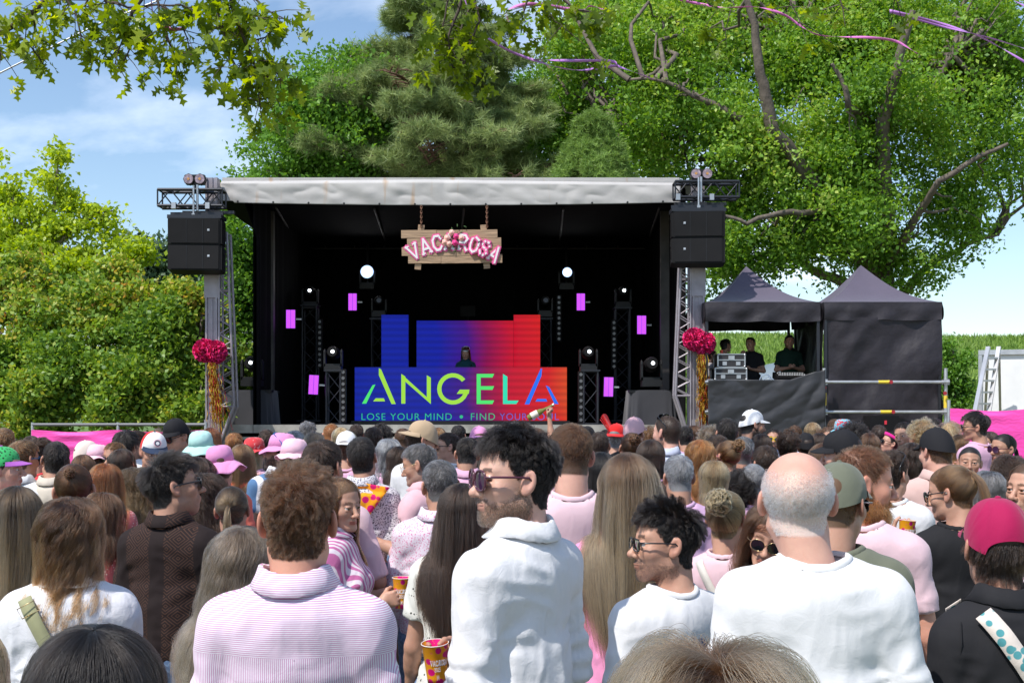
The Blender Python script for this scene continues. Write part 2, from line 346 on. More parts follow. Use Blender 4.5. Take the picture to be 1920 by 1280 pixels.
# the pine: layered drooping branches with needle tufts
def pine(name, label, base, top, levels, lm, bm, seed, tuft=.22, per=26, wid=.012, droop=.12, dens=1.0, split=True):
    rg = np.random.default_rng(seed); base = (base[0], base[1], gz(base[1])); root = empty(name, base); tag(root, label, 'tree'); base = np.array(base); m = MB()
    T = np.array(top)-base
    m.tube([Vector(T*t) for t in np.linspace(0, 1, 12)], [.34*(1-t)+.03 for t in np.linspace(0, 1, 12)], 9)
    cs = []; ds = []
    for (h, Ln, az) in levels:
        o = T*((h-base[2])/T[2]); dirv = np.array([math.cos(az), math.sin(az), .18]); n = 10; pts = [o+dirv*Ln*t+np.array([0, 0, -droop*Ln*t*t+.02*Ln*math.sin(6*t+h)]) for t in np.linspace(0, 1, n)]
        m.tube([Vector(p) for p in pts], [.075*(1-.85*t)*min(1, Ln/4)+.012 for t in np.linspace(0, 1, n)], 6, caps=False)
        pts = np.array(pts); side = np.array([-math.sin(az), math.cos(az), 0])
        for i in range(2, n):
            for s in (-1, 1):
                for _ in range(2 if split else 1):
                    ln = Ln*.28*rg.uniform(.5, 1.1)*(1.15-.6*i/n)
                    e = pts[i]+(side*s*rg.uniform(.5, 1)+dirv*rg.uniform(.2, .9)+np.array([0, 0, rg.uniform(-.15, .35)]))*ln
                    m.tube([Vector(pts[i]), Vector((pts[i]+e)/2+np.array([0, 0, .04])), Vector(e)], [.018, .012, .006], 4, caps=False)
                    k = max(2, int(7*dens)); tt = rg.uniform(.25, 1.05, k)[:, None]
                    cs.append(pts[i]*(1-tt)+e*tt+rg.normal(size=(k, 3))*.07); ds.append(np.repeat((unit((e-pts[i])[None])), k, 0))
        k = int(10*dens); cs.append(pts[-1]+rg.normal(size=(k, 3))*.12); ds.append(np.repeat(unit((pts[-1]-pts[-2])[None]), k, 0))
    cs = np.concatenate(cs); ds = np.concatenate(ds); kp = noise3(cs*1.1, seed) > (-.22 if tuft > .15 else -2); cs = cs[kp]; ds = ds[kp]
    m.build('trunk', bm, root)
    cl = rg.random(len(cs)); idx = np.repeat(np.arange(len(cs)), per)
    u = unit(rg.normal(size=(len(idx), 3))+ds[idx]*1.0+np.array([0, 0, .25])); pos = cs[idx]+ds[idx]*rg.uniform(-.12, .12, (len(idx), 1))
    leaves('crown', pos, tuft, lm, root, 0, wid/tuft, 'needle', seed, cl[idx], dirs=u)
    return root
rg = np.random.default_rng(5); D = 30.0; lv = []
for i in range(112):
    t = rg.random()**1.25; h = Z(400-465*t, D); az = rg.uniform(0, 2*math.pi)
    Ln = (3.5*(1-t)**.6+.5)*rg.uniform(.6, 1.05)
    if math.cos(az) > .4: Ln *= .8
    lv.append((h, Ln, az))
for h, az in [(.0, 0), (.3, 2.9), (.1, 3.4), (.55, 3.0), (.7, 2.7), (.2, 4.4), (.4, 4.0), (.05, 5.2), (.5, .2)]: lv.append((Z(330-300*h, D), 3.1*(1-.45*h), az))
pine('pine_tree', 'tall grey-green pine with long needled boughs rising directly behind the stage roof', tuple(P(828, 800, D)), tuple(P(822, -90, D)), lv, LM_pine, BK_pine, 21, per=30, dens=1.35, wid=.016)
lv = []
for i in range(46):
    t = rg.random(); lv.append((Z(350-125*t, 27), (1.0*(1-t)+.22)*rg.uniform(.7, 1.1), rg.uniform(0, 6.28)))
pine('cedar_tree', 'small weeping cedar with drooping fresh green tips showing above the stage roof', tuple(P(1112, 800, 27)), tuple(P(1112, 222, 27)), lv, LM_cedar, BK_pine, 22, tuft=.12, per=36, wid=.016, droop=.75, dens=1.5)

# yellow-green maple on the left and the oak hedge in front of it
lob = [PL(*a) for a in [(98, 335, 26, 20, 40), (112, 290, 26, 11, 26), (60, 400, 26, 26, 30), (130, 380, 26, 30, 20), (175, 395, 26, 30, 14), (120, 430, 26, 60, 26), (195, 430, 26, 30, 18), (60, 470, 26, 80, 40), (160, 480, 26, 60, 30), (225, 455, 26, 26, 14), (10, 380, 26, 30, 60), (20, 330, 26, 14, 20), (0, 470, 26, 50, 60), (215, 400, 26, 14, 10), (250, 480, 26, 30, 40), (0, 300, 26, 8, 12), (120, 520, 26, 130, 50)]]
limbs = [(PP((90, 830, 26), (88, 600, 26), (95, 430, 26), (112, 280, 26)), .14, .02), (PP((92, 480, 26), (160, 410, 26), (215, 395, 26)), .06, .015), (PP((90, 520, 26), (30, 400, 26), (12, 340, 26)), .07, .015), (PP((90, 560, 26), (200, 490, 26), (255, 465, 26)), .07, .015)]
tree('maple_tree', 'yellow-green young maple with spindly top poking above the left oak thicket', 'tree', limbs, lob, 1500, 24, .15, .13, LM_maple, BK_pale, 31, twigs=120)
lob = [PL(*a) for a in [(290, 500, 38, 35, 50), (320, 480, 38, 30, 25), (270, 540, 38, 50, 50), (350, 560, 38, 50, 60), (230, 560, 38, 40, 50)]]
tree('distant_tree', 'dull blue-green tree far behind the left thicket, beside the hanging black speakers', 'tree', [(PP((300, 820, 38), (300, 500, 38)), .2, .05)], lob, 520, 34, .35, .2, LM_far, BK_oak, 32, twigs=10, gap=-2)
for k, (lb, bx, lobs) in enumerate([
    ('bushy oak thicket at the far left edge with rusty young leaf tips', 40, [(0, 560, 22, 80, 70), (70, 600, 21.5, 90, 80), (0, 700, 21, 80, 90), (60, 740, 20.5, 90, 80), (40, 520, 22.5, 60, 40), (110, 690, 21, 70, 80)]),
    ('dense oak bush behind the pink fence, between the maple and speaker tower', 220, [(170, 560, 22.5, 70, 60), (230, 600, 21.5, 90, 80), (190, 700, 21, 90, 90), (250, 740, 20.5, 90, 80), (300, 650, 21, 70, 80), (220, 510, 22.5, 50, 30)]),
    ('dark green oak bush directly behind the silver speaker tower', 360, [(350, 600, 22, 60, 70), (330, 700, 21, 80, 90), (400, 680, 22, 60, 110), (370, 770, 20.5, 80, 60), (320, 560, 22.5, 40, 30), (450, 730, 23, 40, 80)])]):
    lob = [PL(*a) for a in lobs]
    st = [(PP((bx, 840, 21.5), (bx+10, 700, 21.5), (bx+(k-1)*20, 590, 21.5)), .1, .03), (PP((bx, 830, 21.5), (bx-40, 720, 21.4), (bx-50, 620, 21.4)), .07, .02), (PP((bx, 830, 21.5), (bx+60, 720, 21.4), (bx+70, 640, 21.4)), .07, .02)]
    tree('oak_bush', lb, 'bush', st, lob, 3000, 28, .13, .105, LM_hedge, BK_oak, 40+k, 'oak bushes behind the pink fence', twigs=50, shell=.35)
lob = [PL(*a) for a in [(1790, 700, 22, 28, 50), (1780, 660, 22, 14, 24), (1800, 735, 22, 35, 35)]]
tree('garden_bush', 'small leafy green bush between the closed tent and the white trailer', 'bush', [(PP((1790, 800, 22), (1790, 720, 22), (1788, 660, 22)), .04, .01)], lob, 260, 30, .09, .08, LM_oak2, BK_pale, 50, twigs=20)

# crop standing on the hill
rg = np.random.default_rng(9); n = 120000
yy = FY0+(FY1+6-FY0)*rg.random(n)**1.5; px = rg.uniform(1290, 2050, n); xx = (px-960)*yy/F
zz = field_z(xx, yy)+rg.uniform(0, .40, n)
pts = np.stack([xx, yy, zz], -1); LM_crop = leaf_mat('crop_leaves', [(0, (.07, .13, .02)), (.5, (.19, .31, .06)), (1, (.34, .46, .11))], .4)
up = unit(rg.normal(size=(n, 3))*.5+np.array([0, 0, 1.1])); sz = .20+yy*.003
me_rg = rg.random(n); t = up; b = unit(np.cross(up, rg.normal(size=(n, 3)))); s = (sz*rg.uniform(.6, 1.2, n))[:, None]
v = np.stack([pts-b*s*.16, pts+b*s*.16, pts+t*s+b*s*.25], 1).reshape(-1, 3)
me = fast_mesh('crop', v, np.arange(n*3).reshape(n, 3), False); add_attr(me, 'rnd', np.repeat(me_rg, 3))
tag(link('crop', me, LM_crop), 'tall bright green crop covering the hillside behind the tents', 'crop', kind='stuff')
# ------------------------------------------------------------------ stage
DS = 20.0; DZ = 1.6
M_tarp = mat('weathered_tarpaulin', (.44, .425, .41), .75, var=.1, vscale=1.2, bump=5, bstr=.35)
# rust runs and grime with a shape of their own
n = M_tarp.node_tree.nodes; l = M_tarp.node_tree.links; bs = n['Principled BSDF']; src = bs.inputs['Base Color'].links[0].from_socket
tco = n.new('ShaderNodeTexCoord'); mpp = nd(M_tarp, 'ShaderNodeMapping'); mpp.inputs['Scale'].default_value = (2.6, 1, .35); l.new(tco.outputs['Object'], mpp.inputs[0])
ns = nd(M_tarp, 'ShaderNodeTexNoise', Scale=2.2, Detail=7.0); l.new(mpp.outputs[0], ns.inputs['Vector']); rr = n.new('ShaderNodeValToRGB'); rr.color_ramp.elements[0].position = .62; rr.color_ramp.elements[1].position = .74
l.new(ns.outputs['Fac'], rr.inputs[0]); mx = n.new('ShaderNodeMixRGB'); mx.inputs[2].default_value = (.42, .32, .24, 1); l.new(rr.outputs[0], mx.inputs[0]); l.new(src, mx.inputs[1]); l.new(mx.outputs[0], bs.inputs['Base Color'])

stage = empty('stage', (-1.2, 22.8, gz(22))); tag(stage, 'black covered mobile stage under a pale grey tarpaulin roof facing the crowd', 'stage')
so_ = Vector(stage.location)
def st(mb, name, m): o = mb.build(name, m, stage); o.location = -so_; return o
XL, XR = X(415, 19.8), X(1275, 19.8)
# fascia cloth: a lengthwise wrinkled sheet with a stitched hem
def fascia(u, v):
    x = XL+(XR-XL)*u; top = Z(336+6*abs(u-.45)*2*(1 if u > .45 else .6), 19.8); bot = Z(381+5*math.sin(u*math.pi), 19.8); bot += (.03 if u < .03 else 0)
    z = top+(bot-top)*v; q = np.array([[x*1.3, z*2.2, 0.]])
    d = .055*float(fbm(q, 3, 3)[0])+.02*math.sin(x*5+z*9+4*float(noise3(q*.5, 9)[0]))*(1-v)+.035*float(noise3(np.array([[x*3.5+z*3, z*5.0, 5.]]), 4)[0])
    if v < .14: y = 19.8+.10*(.14-v)/.14
    else: y = 19.8
    return (x, y-.05-abs(d)*(.25+.5*math.sin(v*3.0)), z)
mb = MB(); mb.sheet(fascia, 260, 26); o = st(mb, 'fascia_cloth', M_tarp); so2 = o.modifiers.new('thick', 'SOLIDIFY'); so2.thickness = .006
mb = MB()
for i in range(13):
    x = XL+.3+(XR-XL-.6)*i/12; mb.disc((x, 19.70, Z(380+5*math.sin(i/12*math.pi), 19.8)), (0, 1, 0), .018, 10)
st(mb, 'eyelets', M_black)
mb = MB(); mb.box(((XL+XR)/2+.05, 23.4, Z(339, 19.8)-.03), (XR-XL+.5, 6.9, .05)); mb.box(((XL+XR)/2, 19.93, Z(337, 19.8)+.0), (XR-XL, .12, .10)); st(mb, 'roof', M_tarp)
mb = MB(); mb.box(((XL+XR)/2-.05, 23.4, Z(350, 19.8)-.10), (XR-XL+.45, 6.6, .06)); st(mb, 'ceiling_liner', M_cloth)
# deck with pale edge and skirt
DX0, DX1 = X(432, DS), X(1300, DS)
M_deck = mat('stage_deck', (.06, .055, .05), .8, var=.3, vscale=2); M_edge = mat('dusty_deck_edge', (.33, .31, .28), .7, var=.25, vscale=5)
mb = MB(); mb.box(((DX0+DX1)/2, 23.6, DZ-.05), (DX1-DX0, 7.2, .1)); st(mb, 'deck', M_deck)
mb = MB(); mb.box(((DX0+DX1)/2, 19.97, DZ-.06), (DX1-DX0, .05, .14)); mb.box(((DX0+DX1)/2, 19.96, DZ-.22), (DX1-DX0, .05, .05)); st(mb, 'deck_edge', M_edge)
mb = MB(); mb.sheet(lambda u, v: (DX0+(DX1-DX0)*u, 20.08+.04*math.sin(u*190), (DZ-.1)*(1-v)+gz(20)*v), 400, 2); st(mb, 'skirt', M_cloth)
# black walls: back, right side and the curved left side
BX0, BX1, BY = X(548, 26.6), X(1222, 26.6), 26.6
def folds(x, a=.03, k=9): return a*math.sin(x*k+1.7*math.sin(x*2.1))
mb = MB(); mb.sheet(lambda u, v: (BX0+(BX1-BX0)*u, BY+folds(u*9, .05), DZ+(5.7-DZ)*v), 200, 6); st(mb, 'back_curtain', M_cloth)
def lw(u, v):
    z = DZ-.3+(5.62-DZ+.3)*v; y = 19.95+(26.6-19.95)*u; x0 = X(482-48*max(0, v-.8)**1.2*5*1.0, 20); x1 = BX0
    return (x0+(x1-x0)*u**1.0+folds(u*12, .03), y, z)
mb = MB(); mb.sheet(lw, 80, 30); st(mb, 'side_curtain', M_cloth)
mb = MB(); mb.sheet(lambda u, v: (X(1283, 20)+(BX1-X(1283, 20))*u+folds(u*12, .03), 19.95+6.6*u, DZ-.3+(5.62-DZ+.3)*v), 80, 6); st(mb, 'side_curtain', M_cloth)
for xw in (X(476, 20), X(1284, 20)): mb = MB(); mb.sheet(lambda u, v: (xw+folds(u*12, .02), 19.93+6.9*u, DZ-.3+(5.66-DZ+.3)*v), 60, 3); st(mb, 'side_wall', M_cloth)
M_post = mat('grubby_grey_post', (.10, .09, .085), .6, .3, var=.3, vscale=3)
mb = MB()
for px, w_ in ((503, 22), (1246, 16)): mb = MB(); mb.box((X(px, 21.5), 21.5, (DZ+5.6)/2), (w_*21.5/F, .14, 5.6-DZ)); st(mb, 'post', M_post)
M_dim = mat('dull_grey_tube', (.09, .085, .085), .6, .4)
mb = MB(); yb = 25.8
for py in (457, 466): mb.tube([P(555, py, yb), P(1215, py, yb)], .018, 6)
for px in (610, 665, 720, 785, 850, 905, 970, 1030, 1100, 1158): mb.tube([P(px, 457, yb), P(px, 466, yb)], .014, 5)
for px in (555, 1213): mb.tube([P(px, 457, yb), P(px, 720, yb)], .02, 6)
mb.tube([P(530, 400, 22), P(1220, 402, 22)], .018, 6)
for a, b_ in ((530, 700), (870, 700), (870, 1060), (1210, 1060)): mb.tube([P(a, 402, 22), P(b_, 432, 24)], .012, 5)
for px in (702, 870, 1056): mb.tube([P(px, 392, 20.8), P(px+(20 if px < 800 else -6), 450, 25)], .02, 5)
mb.tube([P(518, 390, 20.4), P(556, 455, 25.8)], .02, 5); mb.tube([P(1236, 390, 20.4), P(1214, 455, 25.8)], .02, 5)
st(mb, 'roof_frame', M_dim)

# lattice helpers
def lattice(mb, a, b, wvec, hvec, r=.02, rb=.011, step=.3, faces=(0, 1, 2, 3)):
    a = Vector(a); b = Vector(b); wv = Vector(wvec)/2; hv = Vector(hvec)/2; cs = [-wv-hv, wv-hv, wv+hv, -wv+hv]
    for c in cs: mb.tube([a+c, b+c], r, 7)
    n = max(1, int((b-a).length/step))
    for f in faces:
        c0, c1 = cs[f], cs[(f+1) % 4]
        for i in range(n):
            p = a+(b-a)*i/n; q = a+(b-a)*(i+1)/n
            mb.tube([p+(c0 if i % 2 else c1), q+(c1 if i % 2 else c0)], rb, 5, caps=False)
    for e in (a, b):
        for f in range(4): mb.tube([e+cs[f], e+cs[(f+1) % 4]], rb*1.2, 5)

M_dust = mat('dusty_aluminium', (.33, .30, .33), .5, .55, var=.2, vscale=4)
for side, lab in ((-1, 'silver speaker tower with latticed brace left of the stage opening'), (1, 'silver speaker tower with latticed brace between the stage and the dark tents')):
    bx = X(399, 19.6) if side < 0 else X(1308, 19.6); root = empty('speaker_tower', (bx, 19.6, gz(19.6))); tag(root, lab, 'tower', 'speaker towers flanking the stage'); o = Vector(root.location)
    def T(mb, name, m): q = mb.build(name, m, root); q.location = -o; return q
    mb = MB(); zt = Z(335, 19.6); z0 = gz(19.6)
    mb.box((bx, 19.6, (z0+zt)/2), (.20, .16, zt-z0)); mb.box((bx-.085, 19.51, (z0+zt)/2), (.03, .03, zt-z0)); mb.box((bx+.085, 19.51, (z0+zt)/2), (.03, .03, zt-z0)); mb.box((bx+.01, 19.515, (z0+zt)/2), (.02, .02, zt-z0))
    zj = Z(548 if side < 0 else 545, 19.6); mb.box((bx, 19.6, zj+.35), (.235, .22, .9)); mb.box((bx, 19.6, 1.2), (.235, .22, 1.0)); T(mb, 'post', M_dust)
    mb = MB()
    sx = 1 if side < 0 else -1; x0 = bx+sx*.16
    tp = [(bx+sx*.20, Z(505 if side < 0 else 480, 19.6)), (bx+sx*.38, Z(762 if side < 0 else 742, 19.6)), (bx+sx*.08, 1.15)]
    pa = Vector((tp[0][0]+sx*.06, 19.5, tp[0][1]+.6)); pb = Vector((tp[1][0], 19.5, tp[1][1]))
    for dy in (0, .25):
        mb.tube([pa+Vector((0, dy, 0)), pb+Vector((0, dy, 0))], .024, 8); mb.tube([(tp[1][0], 19.5+dy, tp[1][1]), (tp[2][0], 19.5+dy, tp[2][1])], .03, 8)
        mb.tube([(bx+sx*.13, 19.5+dy, pa.z), (bx+sx*.13, 19.5+dy, 1.0)], .02, 7); mb.tube([(bx+sx*.13, 19.5+dy, pb.z), (pb.x, 19.5+dy, pb.z)], .018, 6)
        k = 12
        for i in range(k):
            t0, t1 = i/k, (i+1)/k; A = pa.lerp(pb, t0); B = pa.lerp(pb, t1); A0 = Vector((bx+sx*.13, 19.5, A.z)); B0 = Vector((bx+sx*.13, 19.5, B.z)); oy = Vector((0, dy, 0))
            Mx = (A+B)/2; mb.tube([A0+oy, Mx+oy], .011, 5, False); mb.tube([Mx+oy, B0+oy], .011, 5, False)
            if i % 4 == 0: mb.tube([A0+oy, A+oy], .014, 5, False)
    T(mb, 'lattice_brace', M_dust)
    # black cross truss on top
    a0, a1 = (300, 420) if side < 0 else (1264, 1383); y0, y1 = (358, 388) if side < 0 else (343, 372)
    mb = MB(); ca = Vector((X(a0, 19.3), 19.3, Z((y0+y1)/2, 19.3))); cb_ = Vector((X(a1, 19.3), 19.3, ca.z)); lattice(mb, ca, cb_, (0, .26, 0), (0, 0, Z(y0, 19.3)-Z(y1, 19.3)), .026, .012, .2)
    mb.box((bx-.0, 19.35, Z(y1+10, 19.3)), (.85, .1, .05)); T(mb, 'cross_truss', M_truss)
    hx = X(366 if side < 0 else 1308, 19.2); mb = MB()
    mb.tube([(hx, 19.1, Z(y0, 19.3)+.05), (hx, 19.1, Z(y1+26, 19.3))], .016, 6); mb.tube([(hx+.05, 19.15, Z(y0-8, 19.3)), (hx+.05, 19.15, Z(y1+10, 19.3))], .02, 6); mb.box((hx, 19.1, Z(y1+22, 19.3)), (.05, .05, .09)); T(mb, 'hoist_strop', M_alu)
    for dx in (-.33, .22):
        mb = MB(); mb.box((hx+dx, 19.14, Z(y1+1, 19.3)), (.07, .06, .10)); T(mb, 'clamp', M_alu)
    # stacked line speakers
    c = (368, 461) if side < 0 else (1308.5, 448)
    sp = empty('hanging_speakers', P(c[0], c[1]+48, 19.15)); tag(sp, 'pair of stacked black speaker cabinets hanging from the '+('left silver tower beside the oak bushes' if side < 0 else 'right silver tower above the dark tents'), 'speaker', 'speaker stacks hung from the towers'); o2 = Vector(sp.location)
    for k in (0, 1):
        mb = MB(); h = .43; zc = Z(c[1], 19.15)+(.5-k)*h*1.01; zc -= 0; tilt = R(-4 if k else 0)
        Mx = Euler((tilt, 0, R(-side*5))).to_matrix(); ce = Vector((X(c[0], 19.15), 19.2, zc))
        mb.box(ce, (.80, .42, h-.012), rot=Mx); mb.box(ce+Mx @ Vector((0, -.216, 0)), (.76, .014, h-.05), rot=Mx)
        for s in (-1, 1): mb.box(ce+Mx @ Vector((s*.415, -.0, 0)), (.03, .40, h-.03), rot=Mx); mb.box(ce+Mx @ Vector((s*.43, -.1, h*.3)), (.03, .06, .12), rot=Mx)
        cbn = mb.build('cabinet', M_cab, sp); cbn.location = -o2
        g = MB(); 
        for xx in (-.13, .13): g.box(ce+Mx @ Vector((xx, -.225, 0)), (.008, .006, h-.05), rot=Mx)
        gg = g.build('grille_seam', M_black, cbn)
        bdg = MB(); bdg.box(ce+Mx @ Vector((side*-.22, -.227, .02)), (.035, .006, .035), rot=Mx); bdg.box(ce+Mx @ Vector((side*-.22, -.231, .02)), (.02, .004, .02), rot=Mx); bdg.build('badge', M_brass if 'M_brass' in globals() else M_galv, cbn)
    mb = MB(); ce = Vector((X(c[0], 19.15), 19.2, Z(c[1], 19.15)+.46)); mb.box(ce, (.88, .36, .06)); mb.box(ce+Vector((0, 0, .05)), (.86, .05, .09)); q = mb.build('flying_bar', M_truss, sp); q.location = -o2
    # twin round floodlights on top
    cx, cyy = (366, 337) if side < 0 else (1314.5, 327); fl = empty('twin_floodlight', P(cx, cyy+12, 19.25)); tag(fl, 'twin round floodlight bolted on top of the '+('left' if side < 0 else 'right')+' speaker tower truss', 'floodlight', 'twin floodlights on the tower trusses'); o3 = Vector(fl.location)
    mb = MB(); w_ = .185
    for s in (-1, 1):
        mb.tube([P(cx, cyy, 19.25)+Vector((s*.092, .05, 0)), P(cx, cyy, 19.25)+Vector((s*.092, -.06, 0))], .092, 8)
    mb.box(P(cx, cyy, 19.25)+Vector((0, .03, 0)), (.30, .10, .16)); mb.bar(P(cx, cyy+4, 19.25), P(cx, cyy+18, 19.25), .04); q = mb.build('housing', M_black, fl); q.location = -o3
    for s in (-1, 1):
        g = MB(); cc = P(cx, cyy, 19.25)+Vector((s*.092, -.062, 0)); g.tube([cc, cc+Vector((0, -.01, 0))], .078, 20); q = g.build('lens', mat('smoked_lens', (.34, .24, .25), .12, .5, var=.6, vscale=22) if 'M_lens' not in globals() else M_lens, fl); q.location = -o3
        g2 = MB(); g2.disc(cc+Vector((0, -.014, 0)), (0, 1, 0), .022, 10); q2 = g2.build('bulb', M_amber if 'M_amber' in globals() else mat('amber_bulb', (.5, .25, .08), .4), fl); q2.location = -o3

# pom-poms and tinsel on each tower
M_pom = mat('magenta_tissue', (.88, .02, .20), .8); M_gold = mat('gold_tinsel', (.75, .42, .06), .22, .95); M_red = mat('red_tinsel', (.6, .04, .06), .25, .9)
def pompom(px, py, lab, seed):
    rg = np.random.default_rng(seed); c = P(px, py, 19.3); r = .19; n = 1300
    d = unit(rg.normal(size=(n, 3))); b = unit(np.cross(d, rg.normal(size=(n, 3)))); t = np.cross(d, b); V = []; Fc = []; k = 0
    for i in range(n):
        r0 = r*rg.uniform(.62, .82); r1 = r*rg.uniform(.86, 1.08); wd = .035*rg.uniform(.6, 1.2); tw = rg.uniform(-.03, .03)
        a = d[i]*r0; e = d[i]*r1
        V += [a-b[i]*wd*.5, a+b[i]*wd*.5, (a+e)/2+b[i]*wd*.7+t[i]*tw, e+b[i]*wd*.4-t[i]*tw, e-b[i]*wd*.5+t[i]*tw, (a+e)/2-b[i]*wd*.6-t[i]*tw]
        Fc.append(list(range(k, k+6))); k += 6
    o = link('pompom', fast_mesh('pompom', np.array(V), np.array(Fc), False), M_pom); o.location = c
    tag(o, lab, 'pompom', 'pink tissue pompoms on the towers')
pompom(384, 657, 'magenta tissue pompom on the silver tower beside the oak bushes, left one of its pair', 1)
pompom(404, 660, 'magenta tissue pompom on the silver tower beside the oak bushes, right one of its pair', 2)
pompom(1302, 636, 'upper magenta tissue pompom on the silver tower beside the tents', 3)
pompom(1320, 643, 'lower magenta tissue pompom on the silver tower beside the tents', 4)
for px, py, py1, lab in ((400, 680, 815, 'gold and red tinsel streamer hanging under pompoms on the tower by the bushes'), (1314, 665, 815, 'gold and red tinsel streamer hanging under pompoms on the tower by the tents')):
    rg = np.random.default_rng(px); root = empty('tinsel_streamer', P(px, py, 19.3)); tag(root, lab, 'tinsel', 'tinsel streamers on the towers'); H = Z(py, 19.3)-Z(py1, 19.3)
    for nm, mm, cnt in (('gold_strands', M_gold, 70), ('red_strands', M_red, 25)):
        mb = MB()
        for i in range(cnt):
            x = rg.normal()*.03; y = rg.normal()*.03; h = H*rg.uniform(.6, 1.05); ph = rg.uniform(0, 6); sw = (.10 if px < 900 else .06)
            pts = [(x*(1+t)+.012*math.sin(ph+t*40)+sw*t, y-.08+.01*math.cos(ph+t*33), -h*t) for t in np.linspace(0, 1, 14)]
            wv = .006; vs = []
            for q in pts: a = ph+q[2]*25; vs += [(q[0]-wv*math.cos(a), q[1]-wv*math.sin(a), q[2]), (q[0]+wv*math.cos(a), q[1]+wv*math.sin(a), q[2])]
            mb.add(vs, [(2*j, 2*j+1, 2*j+3, 2*j+2) for j in range(13)])
        mb.build(nm, mm, root)

# ---- the hanging wooden sign
M_plank = mat('pallet_wood', (.36, .24, .15), .8, var=.3, vscale=3, bump=10, bstr=.5)
n = M_plank.node_tree.nodes; l = M_plank.node_tree.links; n['Noise Texture'].inputs['Scale'].default_value = 4
mpp = nd(M_plank, 'ShaderNodeMapping'); mpp.inputs['Scale'].default_value = (.6, 5, 9)
for q in [x for x in n if x.type == 'TEX_NOISE']: l.new(mpp.outputs[0], q.inputs['Vector'])
l.new([x for x in n if x.type == 'TEX_COORD'][0].outputs['Object'], mpp.inputs[0])
DG = 19.66; sg = empty('hanging_sign', P(847, 498, DG)); tag(sg, 'rustic pallet-wood sign with arched pink lettering and roses hung under the stage roof', 'sign'); og = Vector(sg.location)
planks = [(752, 933, 431, 447), (763, 940, 446, 463), (753, 934, 463, 480), (765, 942, 477, 494)]
for i, (a, b_, t, bo) in enumerate(planks):
    mb = MB(); ca = P((a+b_)/2, (t+bo)/2, DG); w_ = (b_-a)*DG/F; h = (bo-t)*DG/F
    spl = [.37, 1] if i in (0, 2) else ([.5, 1] if i == 1 else [.35, 1]); x0 = -w_/2
    for s_ in spl:
        x1 = -w_/2+w_*s_; mb.box((ca.x+(x0+x1)/2, DG+.004*(i % 2), ca.z+(.004 if s_ == 1 else 0)), (x1-x0-.006, .022, h-.008), rot=(0, R(-.6), 0)); x0 = x1
    q = mb.build('plank', M_plank, sg); q.location = -og
mb = MB()
for px, t, bo, an in ((784, 421, 505, 4), (912, 421, 503, -4)):
    mb = MB(); mb.box(P(px+(an*.6), (t+bo)/2, DG)+Vector((0, .03, 0)), (.105, .025, (bo-t)*DG/F), rot=(0, R(an*1.2), 0)); q = mb.build('batten', M_plank, sg); q.location = -og
M_rust = mat('rusty_chain', (.22, .11, .07), .8, .4, var=.3, vscale=20)
for px in (790, 913):
    mb = MB()
    for k in range(9):
        zc = Z(424-4.4*k, DG); a = (k % 2)*math.pi/2; pts = [(X(px, DG)+.016*math.cos(t)*math.cos(a), DG+.016*math.cos(t)*math.sin(a), zc+.03*math.sin(t)) for t in np.linspace(0, 2*math.pi, 9)]; mb.tube(pts, .007, 5, False)
    q = mb.build('chain', M_rust, sg); q.location = -og
M_pinkline = mat('rose_paint', (.75, .09, .30), .5); M_white = mat('white_paint', (.78, .74, .74), .5); M_pinkfill = mat('pale_pink_paint', (.86, .36, .52), .5)
# slab-serif letters as stroke polylines in a unit box (x 0..w, y 0..1)
GL = {'V': (1.0, [[(.12, 1), (.5, 0), (.88, 1)]], [(0, 1, .36), (.64, 1, 1)]), 'A': (1.0, [[(.1, 0), (.5, 1), (.9, 0)], [(.25, .32), (.75, .32)]], [(-.02, 0, .34), (.66, 0, 1.02)]),
      'C': (.85, [[(.8, .75), (.62, .97), (.32, .97), (.12, .7), (.12, .3), (.32, .03), (.62, .03), (.8, .25)]], []), 'R': (.95, [[(.18, 0), (.18, 1), (.6, 1), (.8, .78), (.6, .5), (.2, .5)], [(.5, .5), (.84, 0)]], [(.02, 0, .36), (.02, 1, .3), (.68, 0, .98)]),
      'O': (.85, [[(.42, 1), (.15, .85), (.1, .5), (.15, .15), (.42, 0), (.7, .15), (.76, .5), (.7, .85), (.42, 1)]], []), 'S': (.8, [[(.7, .75), (.55, .97), (.25, .97), (.12, .75), (.25, .56), (.55, .46), (.7, .25), (.55, .03), (.25, .03), (.1, .25)]], []),
      'M': (1.1, [[(.12, 0), (.12, 1), (.55, .35), (.98, 1), (.98, 0)]], [(0, 0, .26), (.84, 0, 1.1)]),
      '2': (.75, [[(.1, .75), (.25, .97), (.5, .97), (.65, .75), (.1, .03), (.68, .03)]], []), '0': (.8, [[(.4, 1), (.12, .75), (.12, .25), (.4, 0), (.68, .25), (.68, .75), (.4, 1)]], []), '5': (.75, [[(.65, .97), (.15, .97), (.12, .55), (.45, .6), (.66, .35), (.5, .05), (.12, .05)]], [])}
def stroke(mb, pts, w_, y0, y1, fn):
    for a, b_ in zip(pts[:-1], pts[1:]):
        a = Vector(a); b_ = Vector(b_); d = (b_-a).normalized(); nn = Vector((-d.y, d.x))*w_/2; a2 = a-d*w_*.3; b2 = b_+d*w_*.3
        q = [fn(*(a2+nn)), fn(*(b2+nn)), fn(*(b2-nn)), fn(*(a2-nn))]; mb.k = getattr(mb, 'k', 0)+1; y0 = y0-.00025*mb.k
        vs = [(x, y0, z) for x, z in q]+[(x, y1, z) for x, z in q]
        mb.add(vs, [(0, 1, 2, 3), (7, 6, 5, 4), (1, 0, 4, 5), (2, 1, 5, 6), (3, 2, 6, 7), (0, 3, 7, 4)])
